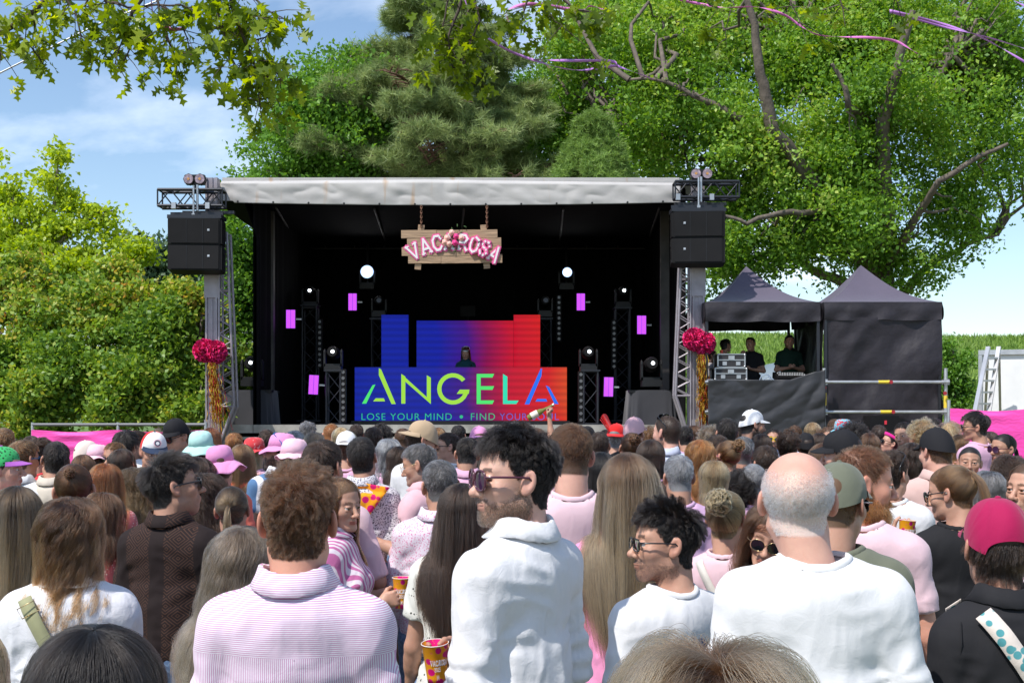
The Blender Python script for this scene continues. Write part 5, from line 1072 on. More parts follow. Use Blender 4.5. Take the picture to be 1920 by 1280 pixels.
def wrinkle(V, N_, amp, seed, arms, sex, z_lo=.9):
    rgs = np.random.default_rng(seed); off = rgs.uniform(0, 50, 3)
    wp = V+.06*np.stack([noise3(V*5+off, seed+1), noise3(V*5+off+9, seed+2), noise3(V*4+off+5, seed+3)], -1)
    low = np.clip((1.38-V[:, 2])/.30, .25, 1)
    n1 = noise3(wp*np.array([15, 12, 2.6])+off, seed+4); fold = (1-np.abs(n1)*2)*.6
    n2 = noise3(wp*np.array([6, 6, 12])+off, seed+5); n3 = noise3(V*np.array([28, 28, 20])+off, seed+7)
    n5 = noise3(wp*np.array([30, 30, 9])+off, seed+11); n6 = noise3(wp*np.array([11, 11, 22])+off, seed+12); d = amp*(fold*low+.35*n2+.12*n3+.30*(1-2*np.abs(n5))*low+.25*(1-2*np.abs(n6)))
    for side, ps in ((-1, arms[0]), (1, arms[1])):
        s, e, wr = arm_pts(ps, side, sex); a = s+(e-s)*.35; a[2] -= .06; r = vlen(V-a); th = np.arctan2(V[:, 2]-a[2], V[:, 0]-a[0]); d = d+amp*.55*np.exp(-(r/.17)**2)*np.sin(th*6+5*noise3(V*6+off, seed+8))*np.clip((r-.03)/.07, 0, 1)
        el = e; r2 = vlen(V-el); d = d+amp*.8*np.exp(-(r2/.09)**2)*np.sin(((V-el)@unit(wr-e))*130+3*noise3(V*9+off, seed+9))
    return V+N_*d[:, None].astype(f32)

def shirt_arrays(sex, arms, res, sleeve, fat=1.0, loose=.014, hem=.86, seed=0, amp=.006, neck='tee', open_neck=0.0, puff=False):
    """sleeve: 0 none, .5 short (half upper arm), 1.8 long"""
    w = 1 if sex == 'm' else .87; prims = []
    for pr in torso_prims(sex, fat):
        if pr[0] in ('e', 'e2'): prims.append((pr[0], pr[1], tuple(np.array(pr[2])+loose), .07))
        else: prims.append(('c', pr[1], pr[2], pr[3]+loose, pr[4]+loose, .06))
    prims.append(('e', (0, 0, 1.06), (.143*w*fat+loose*1.2, .112*fat+loose, .24), .06))
    cuts = []
    if sleeve > 0:
        for side, ps in ((-1, arms[0]), (1, arms[1])):
            s, e, wr = arm_pts(ps, side, sex); pf = .012 if puff else 0
            if sleeve <= 1: prims.append(('c', s, s+(e-s)*(sleeve+.12), .050*w+loose+pf, .047*w+loose*1.2+pf, .035)); cuts.append((s+(e-s)*sleeve, unit(e-s), (s+e)/2, .20))
            else:
                prims += [('c', s, e, .049*w+loose+pf, .042*w+loose+pf, .035), ('c', e, e+(wr-e)*min(1, sleeve-1), .042*w+loose+pf, .031*w+loose*.8, .03)]
                cuts.append((e+(wr-e)*(sleeve-1)*.97, unit(wr-e), e, .25))
    P_ = np.array([p[1] for p in prims]+[p[2] for p in prims if p[0] == 'c']); xm = max(.30, np.abs(P_[:, 0]).max()+.09)
    ax = [np.arange(-xm, xm+res, res, dtype=f32), np.arange(min(-.19, P_[:, 1].min()-.09), max(.21, P_[:, 1].max()+.09), res, dtype=f32), np.arange(hem-.02, max(1.56, P_[:, 2].max()+.09), res, dtype=f32)]
    g = grid_pts(*ax); D_ = np.full(g.shape[:3], .07, f32); eval_prims(g, D_, prims, ax)
    D_ = np.maximum(D_, hem-g[..., 2])
    for c, n, ctr, rad in cuts:
        pl_ = (g-c.astype(f32))@n.astype(f32); near = (vlen(g-c.astype(f32)) < .17) & (np.abs(g[..., 0]) > (.13 if abs(c[0]) > .14 else 0)); D_ = np.where(near, np.maximum(D_, pl_), D_)
    nr = {'tee': (.078, .072), 'collar': (.070, .066), 'wide': (.115, .090), 'crew': (.070, .066)}[neck]; nr = (nr[0]*(1 if sex == 'm' else .92), nr[1]*(1 if sex == 'm' else .92))
    cyl = (np.sqrt((g[..., 0]/nr[0])**2+((g[..., 1]+.028)/nr[1])**2)-1)*min(nr); bot = 1.405-g[..., 2]
    D_ = np.maximum(D_, -np.maximum(cyl, bot)); 
    if sleeve == 0:   # sleeveless: arm holes
        D_ = np.maximum(D_, np.abs(g[..., 0])-(.165*w))
    V, Q = snet(D_, *ax); V = smooth_mesh(V, Q, 1, .4); N_ = vnormals(V, Q); W = wrinkle(V, N_, amp, seed, arms, sex)
    keep = np.clip(1-((np.sqrt((V[:, 0]/nr[0])**2+((V[:, 1]+.028)/nr[1])**2)-1)*4), 0, 1)*(V[:, 2] > 1.38); W = V*keep[:, None]+W*(1-keep[:, None])
    # ring or collar following the hole edge
    def edge_z(a):   # height of the cloth at the hole edge
        x = nr[0]*math.cos(a); y = -.028+nr[1]*math.sin(a); p = np.zeros((60, 3), f32); p[:, 0] = x*1.02; p[:, 1] = y+.0; p[:, 2] = np.linspace(1.38, 1.56, 60); dd = np.full(60, .07, f32)
        for pr in prims: dd = smin(dd, s_ell(np.abs(p)*np.array([1, 1, 1]) if pr[0] == 'e2' else p, pr[1], pr[2]) if pr[0] in ('e', 'e2') else s_cap(p, pr[1], pr[2], pr[3], pr[4]), pr[-1])
        i = np.argmax(dd > 0); return float(p[i, 2])
    mb = MB()
    if neck in ('tee', 'crew', 'wide'):
        pts = []; n_ = 40
        for i in range(n_+1):
            a = 2*math.pi*i/n_; pts.append((nr[0]*1.0*math.cos(a), -.028+nr[1]*math.sin(a), edge_z(a)-.003))
        rw = .010 if neck != 'wide' else .006
        vs = []
        for i, (x, y, z) in enumerate(pts):
            a = 2*math.pi*i/n_; o = np.array([math.cos(a), math.sin(a), 0]); c = np.array([x, y, z])
            for u, v in ((.008, -.006), (.009, .004), (.001, rw), (-.004, rw+.001), (-.005, -.002)): vs.append(tuple(c+o*u+np.array([0, 0, v])))
        mb.add(vs, [(i*5+k, (i+1)*5+k, (i+1)*5+k+1, i*5+k+1) for i in range(n_) for k in range(4)], True)
    else:
        n_ = 44; vs = []; gap = .20+open_neck
        zs_ = [edge_z(math.pi/2+gap+(2*math.pi-2*gap)*i/n_) for i in range(n_+1)]
        for i in range(n_+1):
            a = math.pi/2+gap+(2*math.pi-2*gap)*i/n_; o = np.array([math.cos(a), math.sin(a), 0]); fr = max(0, math.sin(a)); z = min(zs_[i], 1.505)-.006
            st_ = .044*(1-.35*fr); c = np.array([(nr[0]+.006)*math.cos(a), -.026+(nr[1]+.004)*math.sin(a), z-.002]); wv = .0015*math.sin(a*7)
            prof = [(-.001, 0), (-.006, st_*.5), (-.007, st_), (-.002+wv, st_+.005), (.004, st_+.002), (.013+wv, st_*.55), (.024+.02*fr, .002-.012*fr+wv), (.021+.02*fr, -.001-.012*fr), (.007, st_*.45)]
            for u, v in prof: vs.append(tuple(c+o*u*1.0+np.array([0, 0, v])))
        m_ = 9; mb.add(vs, [(i*m_+k, (i+1)*m_+k, (i+1)*m_+k+1, i*m_+k+1) for i in range(n_) for k in range(m_-1)], True)
    ex = np.array(mb.v, f32); exf = [f for f in mb.f]; 
    V2 = np.vstack([W, ex]); Q2 = np.vstack([Q, np.array(exf)+len(W)]); return V2, Q2
def trouser_arrays(res, loose=.012):
    prims = [('e', (0, 0, .95), (.175+loose, .125+loose, .13), .05)]
    for s in (-1, 1): prims += [('c', (s*.088, 0, .90), (s*.10, .012, .50), .094+loose, .066+loose, .03), ('c', (s*.10, .012, .50), (s*.105, -.02, .10), .066+loose, .052+loose, .03)]
    ax = [np.arange(-.26, .27, res, dtype=f32), np.arange(-.2, .21, res, dtype=f32), np.arange(.05, 1.10, res, dtype=f32)]; g = grid_pts(*ax); D_ = np.full(g.shape[:3], .07, f32); eval_prims(g, D_, prims, ax); D_ = np.maximum(D_, np.maximum(.085-g[..., 2], g[..., 2]-1.04)); V, Q = snet(D_, *ax); N_ = vnormals(V, Q)
    return V+N_*(.006*(1-2*np.abs(noise3(V*np.array([14, 14, 6]), 5))))[:, None].astype(f32), Q

# ------------------------------------------------------------------ hair
def push_out(p, off, Hc, Rh, sex, torso=True, pull=0):
    w = 1 if sex == 'm' else .87
    def ell(p, c, r, M_=None):
        q = (p-Hc)@Rh if M_ else p; q = q-np.array(c); r = np.array(r); k0 = vlen(q/r); k1 = vlen(q/(r*r)); d = k0*(k0-1)/np.maximum(k1, 1e-6); g = unit(q/(r*r))
        if M_: g = g@Rh.T
        m = np.maximum(off-d, 0)*(d > -.09); return p+g*m[:, None]
    p = ell(p, (0, -.020, .030), (.075, .094, .088), 1); p = ell(p, (0, .026, -.022), (.062, .062, .088), 1)
    if pull:
        q = (p-Hc)@Rh; r = np.array([.075, .094, .088]); qq = q-np.array([0, -.020, .030]); k0 = vlen(qq/r); k1 = vlen(qq/(r*r)); d = k0*(k0-1)/np.maximum(k1, 1e-6); g = unit(qq/(r*r))@Rh.T; m = np.clip(d-off, 0, .05)*(q[:, 2] > -.02)*pull; p = p-g*m[:, None]
    if torso:
        q = p-np.array(Hc)-Rh@np.array([0, -.035, -.12]); r = np.array([.052, .052, 3]); 
        p = ell(p, tuple(np.array(Hc)+Rh@np.array([0, -.04, -.12])), (.05, .05, .12))
        p = ell(p, (0, -.020, 1.385), (.20*w, .098, .105)); p = ell(p, (0, 0, 1.25), (.182*w, .13, .23))
    return p
def grow(style, sex, Hc, Rh, seed, dens=1.0, K=10):
    """returns strands (N, K, 3) in the body frame, radius array, tone"""
    rg = np.random.default_rng(seed); S_ = dict(n=7000, len=.05, side=None, lift=.5, grav=.1, vol=.01, curl=0, cfreq=12, clumps=300, clump=.5, noise=.15, kind='short', rad=.00028, jit=.25, comb=(0, 0, 0), front=0); S_.update(style)
    p, n = root_pool(sex); hl = hairline(p)-S_['front']*np.clip(p[:, 1]/.06, 0, 1)*0; hz = hl+.004*noise3(p*60., 3)
    rec = S_.get('recede', 0); 
    if rec: hz = hz+rec*np.clip((p[:, 1]-.03)/.04, 0, 1)*(.4+.6*np.abs(p[:, 0])/.05)
    ok = p[:, 2] > hz
    if S_['kind'] == 'fringe': ok = (p[:, 2] > hz) & (p[:, 2] < .080); ok &= (rg.random(len(p)) < np.clip((.080-p[:, 2])/.07, 0, 1)**1.5)
    if S_.get('bald_top'): 
        c = np.array([0, -.035, .125]); r = vlen((p-c)*np.array([1.0, .75, 1])); ok &= rg.random(len(p)) < np.clip((r-S_['bald_top'])/.03, .03, 1)
    i = np.nonzero(ok)[0]; nn_ = min(len(i), int(S_['n']*dens)); i = rg.choice(i, nn_, replace=False); r0 = p[i].astype(float); n0 = n[i].astype(float); N_ = len(i)
    crown = np.array([.006, -.030, .12]) if S_['len'] > .12 else np.array([.012, -.075, .10]); tan = r0-crown; tan = tan-(tan*n0).sum(1)[:, None]*n0; tan = unit(tan)
    if S_['kind'] in ('long', 'bob'):
        fr = np.clip((r0[:, 1]+.02)/.06, 0, 1)[:, None]; px_ = S_.get('part', 0.0); sd_ = np.where(r0[:, 0:1] > px_, 1., -1.); tan = unit(tan*(1-fr)+fr*np.concatenate([sd_*1.2, -.55*np.ones((N_, 1)), .1*np.ones((N_, 1))], 1))
    tan = tan+np.array(S_['comb'])*np.clip((r0[:, 2:3]-.03)/.05, 0, 1)
    zf = np.clip((r0[:, 2]+.02)/.09, 0, 1)**1.3; side = S_['side'] if S_['side'] is not None else S_['len']
    L_ = (side*(1-zf)+S_['len']*zf)*rg.uniform(1-S_['jit'], 1.05, N_)
    if S_.get('taper'): L_ *= np.clip((r0[:, 2]+.085)/.05, .12, 1)
    if S_.get('taper'): L_ = np.where((np.abs(r0[:, 0]) > .062) & (r0[:, 2] < .055), np.minimum(L_, .006+.3*np.clip(r0[:, 2]-.015, 0, 1)), L_); L_ = np.where((np.abs(r0[:, 0]) > .048), np.minimum(L_, .010+.38*np.clip(r0[:, 2]-.04, 0, 1)), L_)
    M_ = max(2, int(S_['clumps']*min(1, dens*1.3))); ci = rg.choice(N_, M_, replace=False); cl = np.empty(N_, int)
    for a in range(0, N_, 4000): cl[a:a+4000] = np.argmin(((r0[a:a+4000, None]-r0[None, ci])**2).sum(-1), 1)
    ch = rg.random(M_); cph = rg.uniform(0, 6.28, M_); cn = rg.normal(size=(M_, 3))
    B = np.array(Hc)+r0@Rh.T; nb = n0@Rh.T; zl_ = np.clip((r0[:, 2:3]+.01)/.08, .12, 1) if S_.get('taper') else 1
    d = unit(nb*S_['lift']*zl_+tan@Rh.T+S_['noise']*rg.normal(size=(N_, 3))+.3*S_['noise']*cn[cl]*2)
    off = S_['vol']*(zl_[:, 0] if S_.get('taper') else 1)*(.15+.85*ch[cl]*.5+.5*rg.random(N_)*.85)+.002; pts = np.empty((N_, K, 3)); tie = S_.get('tie')
    if tie is None:
        pts[:, 0] = B; cur = B.copy(); G = np.array([0, 0, -1.]); lg = S_['len'] > .12; ts = (np.arange(K)/(K-1))**(1.45 if lg else 1.0)
        for k in range(1, K):
            t = k/(K-1); st_ = (L_*(ts[k]-ts[k-1]))[:, None]; g = S_['grav']*(1 if S_['kind'] in ('long', 'bob') else t); below = (cur[:, 2:3] < Hc[2]-.10)*lg; d = unit(d+G*g+below*(G*.8+np.array([0, -.10, 0])-np.clip(cur-Hc, -.2, .2)*np.array([2.2, 0, 0]))+.10*S_['noise']*rg.normal(size=(N_, 3))); cur = cur+d*st_
            o = np.minimum(off, .002+off*t*2.2) if S_['kind'] != 'short' else np.minimum(off, .001+L_*t*.5)
            nx_ = push_out(cur, o, Hc, Rh, sex, lg, .75 if lg else 0); dd = nx_-pts[:, k-1]; d = unit(unit(dd)*.8+d*.2) if S_['kind'] in ('long', 'bob') else d; cur = pts[:, k-1]+unit(nx_-pts[:, k-1])*st_; cur = push_out(cur, o*.9, Hc, Rh, sex, lg)
            if lg:
                q = (cur-Hc)@Rh; fr_ = (q[:, 1] > .025) & (q[:, 2] < .060) & (q[:, 2] > -.16); q[:, 0] = np.where(fr_, np.where(r0[:, 0] > 0, 1, -1)*np.maximum(np.abs(q[:, 0]), .066), q[:, 0]); q[:, 1] = np.where(fr_, np.minimum(q[:, 1], .055), q[:, 1]); cur = q@Rh.T+Hc
            pts[:, k] = cur
    else:
        T = np.array(tie); Tb = np.array(Hc)+Rh@T; k1 = K//2; out = Rh@unit(np.array([0, -1, .15 if tie[2] < .06 else .5]))
        for k in range(k1+1):
            t = k/k1; q = B*(1-t)+(Tb+.008*cn[cl]*(.6))*t; pts[:, k] = push_out(q, off*.6*math.sin(math.pi*min(1, t*1.1)*.9)+.0025, Hc, Rh, sex, False) if k < k1 else q
        cur = pts[:, k1].copy(); tl = S_.get('tail', .28); dv_ = unit(out+.06*cn[cl]+.05*rg.normal(size=(N_, 3)))
        if S_.get('bun'):
            rb = S_['bun']; cb_ = Tb+out*rb*.8; a0 = cph[cl]; axis = unit(cn[cl])
            for k in range(k1+1, K):
                t = (k-k1)/(K-1-k1); a = a0+t*4.5; e1 = unit(np.cross(axis, out)); e2 = np.cross(axis, e1); rr2 = rb*(.65+.4*ch[cl]+.12*rg.random(N_)); pts[:, k] = cb_+(e1*np.cos(a)[:, None]+e2*np.sin(a)[:, None])*rr2[:, None]
        else:
            st_ = tl/(K-1-k1)*rg.uniform(.75, 1.05, N_)[:, None]
            for k in range(k1+1, K):
                dv_ = unit(dv_+np.array([0, 0, -1.])*S_.get('tgrav', 1.3)); cur = push_out(cur+dv_*st_, .006+off*.6, Hc, Rh, sex, True); pts[:, k] = cur
    # clumping and curl
    tt = np.linspace(0, 1, K)[None, :, None]; c = pts[ci][cl]; wgt = S_['clump']*tt**1.1
    if tie is None: pts = pts*(1-wgt)+(c+(pts[:, :1]-c[:, :1])*.35)*wgt
    if S_['curl'] > 0:
        s = np.linspace(0, 1, K)[None, :]; ln = L_[:, None] if tie is None else S_.get('tail', .28)
        ph = cph[cl][:, None]+rg.normal(size=(N_, 1))*.5+s*ln*S_['cfreq']*6.28*10; amp = (S_['curl']*np.clip(s*2.5, 0, 1))*(np.clip(L_/S_['len'], .12, 1)[:, None] if tie is None else np.clip((s-.45)*4, 0, 1))
        dirn = unit(pts[:, -1]-pts[:, 0]); e1 = unit(np.cross(dirn, np.array([.3, .5, .8]))); e2 = np.cross(dirn, e1); pts = pts+(e1[:, None]*np.cos(ph)[..., None]+e2[:, None]*np.sin(ph)[..., None])*amp[..., None]
    pts += .0008*rg.normal(size=pts.shape)*np.clip(tt*3, 0, 1)
    tone = np.clip(.5*ch[cl]+.5*rg.random(N_), 0, 1)
    return pts, S_['rad']/math.sqrt(max(dens, .05)), tone
def hair_obj(name, pts, rad, tone, m_, parent):
    N_, K = pts.shape[:2]; hc = bpy.data.hair_curves.new(name); hc.add_curves([K]*N_)
    hc.attributes['position'].data.foreach_set('vector', pts.astype(f32).ravel())
    ra = hc.attributes.new('radius', 'FLOAT', 'POINT') if 'radius' not in hc.attributes else hc.attributes['radius']; pr = np.tile(np.linspace(1, .4, K), N_)*rad*1.35; ra.data.foreach_set('value', pr.astype(f32))
    ta = hc.attributes.new('tone', 'FLOAT', 'CURVE'); ta.data.foreach_set('value', tone.astype(f32))
    o = bpy.data.objects.new(name, hc); C.objects.link(o); hc.materials.append(m_)
    if parent: o.parent = parent
    return o
HM = {}
def hair_mat(name, c0, c1, tip=None, rough=.38):
    """c0 dark strands, c1 light strands, tip: colour the ends fade to"""
    if name in HM: return HM[name]
    m = bpy.data.materials.new(name+'_hair'); m.use_nodes = True; n = m.node_tree.nodes; l = m.node_tree.links; n.remove(n['Principled BSDF'])
    h = n.new('ShaderNodeBsdfHairPrincipled'); h.model = 'CHIANG'; h.parametrization = 'COLOR'; h.inputs['Roughness'].default_value = rough; h.inputs['Radial Roughness'].default_value = .45; h.inputs['Coat'].default_value = 0
    a = nd(m, 'ShaderNodeAttribute', attribute_name='tone'); r = n.new('ShaderNodeValToRGB'); dk = lambda c: tuple((x**1.42)*1.2 for x in c); r.color_ramp.elements[0].color = (*dk(c0), 1); r.color_ramp.elements[1].color = (*dk(c1), 1); r.color_ramp.elements[0].position = .25; r.color_ramp.elements[1].position = .9
    l.new(a.outputs['Fac'], r.inputs[0]); out = r.outputs[0]
    if tip:
        hi = n.new('ShaderNodeHairInfo'); mr = nd(m, 'ShaderNodeMapRange'); mr.inputs[1].default_value = .25 if name != 'rooted' else .12; mr.inputs[2].default_value = .85 if name != 'rooted' else .5; l.new(hi.outputs['Intercept'], mr.inputs[0]); ad = nd(m, 'ShaderNodeMath', operation='MULTIPLY'); l.new(mr.outputs[0], ad.inputs[0]); ml = nd(m, 'ShaderNodeMapRange'); ml.inputs[1].default_value = .35 if name == 'rooted' else 0; ml.inputs[3].default_value = .35 if name != 'rooted' else .05; l.new(a.outputs['Fac'], ml.inputs[0]); l.new(ml.outputs[0], ad.inputs[1])
        mx_ = n.new('ShaderNodeMixRGB'); l.new(ad.outputs[0], mx_.inputs[0]); l.new(out, mx_.inputs[1]); mx_.inputs[2].default_value = (*tuple((x**1.25)*.75 for x in tip), 1); out = mx_.outputs[0]
    l.new(out, h.inputs['Color']); l.new(h.outputs[0], n['Material Output'].inputs[0]); m['base'] = c0; HM[name] = m; return m
HC = {'black': ((.010, .008, .008), (.035, .026, .022)), 'dark': ((.022, .013, .010), (.075, .045, .030)), 'brown': ((.05, .025, .014), (.16, .085, .045)), 'midbrown': ((.08, .042, .022), (.26, .15, .075)), 'auburn': ((.08, .028, .012), (.30, .11, .04), (.45, .18, .06)), 'dkblonde': ((.12, .075, .04), (.45, .31, .17), (.60, .43, .24)),
    'blonde': ((.22, .14, .07), (.62, .45, .25)), 'grey': ((.10, .10, .105), (.42, .42, .43)), 'saltpepper': ((.035, .033, .033), (.25, .24, .24)), 'white': ((.55, .54, .52), (1.2, 1.18, 1.14)), 'ombre': ((.030, .016, .010), (.10, .05, .026), (.36, .18, .075)), 'rooted': ((.05, .030, .020), (.17, .105, .062), (.62, .44, .26)), 'beard': ((.045, .032, .024), (.20, .15, .11)), 'ginger': ((.16, .06, .02), (.42, .19, .07)), 'streaked': ((.025, .016, .012), (.13, .09, .055), (.42, .28, .15)), 'ash': ((.07, .05, .035), (.26, .20, .15), (.34, .27, .19))}
def hmat(k): return hair_mat(k, *HC[k])
SK = {}
def skin_mat(sk, hairkey, beardkey=None):
    key = (sk, hairkey, beardkey)
    if key in SK: return SK[key]
    base = {'fair': (.60, .365, .28), 'pink': (.60, .345, .265), 'light': (.50, .285, .20), 'tan': (.43, .24, .165), 'brown': (.25, .13, .085), 'red': (.57, .29, .205)}[sk]
    m = bpy.data.materials.new('skin_'+sk); m.use_nodes = True; n = m.node_tree.nodes; l = m.node_tree.links; b = n['Principled BSDF']
    at = nd(m, 'ShaderNodeAttribute', attribute_name='mask'); sp = nd(m, 'ShaderNodeSeparateColor'); l.new(at.outputs['Color'], sp.inputs[0])
    tcn = n.new('ShaderNodeTexCoord'); ns_ = nd(m, 'ShaderNodeTexNoise', Scale=18.0, Detail=6.0); l.new(tcn.outputs['Object'], ns_.inputs['Vector']); mr = nd(m, 'ShaderNodeMapRange'); mr.inputs[1].default_value = .3; mr.inputs[2].default_value = .7; l.new(ns_.outputs['Fac'], mr.inputs[0])
    m0 = n.new('ShaderNodeMixRGB'); l.new(mr.outputs[0], m0.inputs[0]); m0.inputs[1].default_value = (base[0]*.90, base[1]*.84, base[2]*.84, 1); m0.inputs[2].default_value = (*[min(1, c*1.06) for c in base], 1)
    def mixc(fac, prev, col): q = n.new('ShaderNodeMixRGB'); l.new(fac, q.inputs[0]); l.new(prev, q.inputs[1]); q.inputs[2].default_value = (*col, 1); return q.outputs[0]
    c = mixc(sp.outputs['Blue'], m0.outputs[0], (base[0]*.78, base[1]*.48, base[2]*.50))
    hb = HC[hairkey]; bb = HC[beardkey or hairkey]
    # stubble: fine speckle
    n2 = nd(m, 'ShaderNodeTexNoise', Scale=420.0, Detail=2.0); l.new(tcn.outputs['Object'], n2.inputs['Vector']); m3 = nd(m, 'ShaderNodeMapRange'); m3.inputs[1].default_value = .42; m3.inputs[2].default_value = .60; l.new(n2.outputs['Fac'], m3.inputs[0]); m4_ = nd(m, 'ShaderNodeMath', operation='MULTIPLY'); m5 = nd(m, 'ShaderNodeMapRange'); m5.inputs[3].default_value = .45; l.new(m3.outputs[0], m5.inputs[0]); l.new(m5.outputs[0], m4_.inputs[0]); l.new(sp.outputs['Green'], m4_.inputs[1])
    c = mixc(m4_.outputs[0], c, tuple((x+y)*.45 for x, y in zip(bb[0], bb[1])))
    c = mixc(sp.outputs['Red'], c, tuple(x*.8+y*.2 for x, y in zip(hb[0], hb[1]))); l.new(c, b.inputs['Base Color'])
    b.inputs['Roughness'].default_value = .52; b.inputs['Subsurface Weight'].default_value = .12; b.inputs['Subsurface Radius'].default_value = (.8, .3, .15); b.inputs['Subsurface Scale'].default_value = .012; b.inputs['Specular IOR Level'].default_value = .4
    n3 = nd(m, 'ShaderNodeTexNoise', Scale=160.0, Detail=4.0); l.new(tcn.outputs['Object'], n3.inputs['Vector']); bp = nd(m, 'ShaderNodeBump', Strength=.3, Distance=.002); l.new(n3.outputs['Fac'], bp.inputs['Height']); l.new(bp.outputs[0], b.inputs['Normal']); SK[key] = m; return m
CL = {}
def cloth(name, col, pattern=None, rough=.85, bump=.25, sheen=.15):
    if name in CL: return CL[name]
    m = bpy.data.materials.new(name); m.use_nodes = True; n = m.node_tree.nodes; l = m.node_tree.links; b = n['Principled BSDF']; b.inputs['Base Color'].default_value = (*col, 1); b.inputs['Roughness'].default_value = rough; b.inputs['Sheen Weight'].default_value = sheen if max(col) > .05 else 0; b.inputs['Specular IOR Level'].default_value = .25
    tcn = n.new('ShaderNodeTexCoord'); nz = nd(m, 'ShaderNodeTexNoise', Scale=26.0, Detail=8.0, Roughness=.62, Distortion=.6); l.new(tcn.outputs['Object'], nz.inputs['Vector']); bp = nd(m, 'ShaderNodeBump', Strength=bump*.55, Distance=.010); l.new(nz.outputs['Fac'], bp.inputs['Height'])
    nf = nd(m, 'ShaderNodeTexNoise', Scale=5.5, Detail=3.0, Distortion=2.2); nf.noise_type = 'RIDGED_MULTIFRACTAL'; mpf = nd(m, 'ShaderNodeMapping'); mpf.inputs['Scale'].default_value = (1.6, 1.6, .8); l.new(tcn.outputs['Object'], mpf.inputs[0]); l.new(mpf.outputs[0], nf.inputs['Vector']); bf = nd(m, 'ShaderNodeBump', Strength=bump*1.3, Distance=.012); l.new(nf.outputs['Fac'], bf.inputs['Height']); l.new(bf.outputs[0], bp.inputs['Normal'])
    wv = nd(m, 'ShaderNodeTexNoise', Scale=500.0, Detail=2.0); l.new(tcn.outputs['Object'], wv.inputs['Vector']); bp2 = nd(m, 'ShaderNodeBump', Strength=bump*.4, Distance=.001); l.new(wv.outputs['Fac'], bp2.inputs['Height']); l.new(bp.outputs[0], bp2.inputs['Normal']); l.new(bp2.outputs[0], b.inputs['Normal'])
    def thr(src, lo, hi): q = nd(m, 'ShaderNodeMapRange'); q.inputs[1].default_value = lo; q.inputs[2].default_value = hi; l.new(src, q.inputs[0]); return q.outputs[0]
    def mixc(fac, c1, c2):
        q = n.new('ShaderNodeMixRGB'); l.new(fac, q.inputs[0]); q.inputs[1].default_value = (*c1, 1)
        if isinstance(c2, tuple): q.inputs[2].default_value = (*c2, 1)
        else: l.new(c2, q.inputs[2])
        return q.outputs[0]
    def math_(op, a, bb=None): q = nd(m, 'ShaderNodeMath', operation=op); (l.new(a, q.inputs[0]) if not isinstance(a, (int, float)) else setattr(q.inputs[0], 'default_value', a)); (None if bb is None else (l.new(bb, q.inputs[1]) if not isinstance(bb, (int, float)) else setattr(q.inputs[1], 'default_value', bb))); return q.outputs[0]
    sp = n.new('ShaderNodeSeparateXYZ'); l.new(tcn.outputs['Object'], sp.inputs[0])
    if pattern:
        k = pattern[0]
        if k == 'shirt_stripes':      # level stripes on the yoke, upright below it
            c2, f, zy = pattern[1:]; a = math_('SINE', math_('MULTIPLY', sp.outputs['Z'], f)); bq = math_('SINE', math_('MULTIPLY', sp.outputs['X'], f)); g = math_('GREATER_THAN', sp.outputs['Z'], zy); s = math_('ADD', math_('MULTIPLY', a, g), math_('MULTIPLY', bq, math_('SUBTRACT', 1.0, g))); l.new(mixc(thr(s, -.1, .4), col, c2), b.inputs['Base Color'])
        elif k == 'stripes': c2, f = pattern[1:3]; s = math_('SINE', math_('MULTIPLY', math_('ADD', sp.outputs['X'], math_('MULTIPLY', sp.outputs['Y'], .5)), f)); l.new(mixc(thr(s, -.1, .2), col, c2), b.inputs['Base Color'])
        elif k == 'dots':
            c2, sc_, th = pattern[1:4]; v = nd(m, 'ShaderNodeTexVoronoi', Scale=float(sc_)); v.inputs['Randomness'].default_value = pattern[4] if len(pattern) > 4 else .6; l.new(tcn.outputs['Object'], v.inputs['Vector']); l.new(mixc(thr(v.outputs['Distance'], th+.06, th), col, c2), b.inputs['Base Color'])
        elif k == 'speck':
            c2, sc_, th = pattern[1:4]; v = nd(m, 'ShaderNodeTexNoise', Scale=float(sc_), Detail=2.0); l.new(tcn.outputs['Object'], v.inputs['Vector']); l.new(mixc(thr(v.outputs['Fac'], th, th+.05), col, c2), b.inputs['Base Color'])
        elif k == 'lace':
            c2, sc_ = pattern[1:3]; s = math_('PINGPONG', math_('MULTIPLY', sp.outputs['X'], sc_), 1.0); t = math_('PINGPONG', math_('MULTIPLY', sp.outputs['Z'], sc_*1.2), 1.0); dm = math_('PINGPONG', math_('MULTIPLY', math_('ADD', s, t), 3.0), .5); st2 = math_('GREATER_THAN', math_('PINGPONG', math_('MULTIPLY', sp.outputs['X'], sc_*.5), 1.0), .35); l.new(mixc(math_('MULTIPLY', thr(dm, .30, .42), st2), col, c2), b.inputs['Base Color'])
        elif k == 'holes':
            c2 = pattern[1]; v = nd(m, 'ShaderNodeTexVoronoi', Scale=9.0); v.inputs['Randomness'].default_value = .5; l.new(tcn.outputs['Object'], v.inputs['Vector']); rg_ = math_('MULTIPLY', math_('GREATER_THAN', v.outputs['Distance'], .24), math_('LESS_THAN', v.outputs['Distance'], .34)); v2 = nd(m, 'ShaderNodeTexVoronoi', Scale=85.0); l.new(tcn.outputs['Object'], v2.inputs['Vector']); h2 = math_('LESS_THAN', v2.outputs['Distance'], .34); l.new(mixc(math_('MULTIPLY', rg_, h2), col, c2), b.inputs['Base Color'])
    CL[name] = m; return m
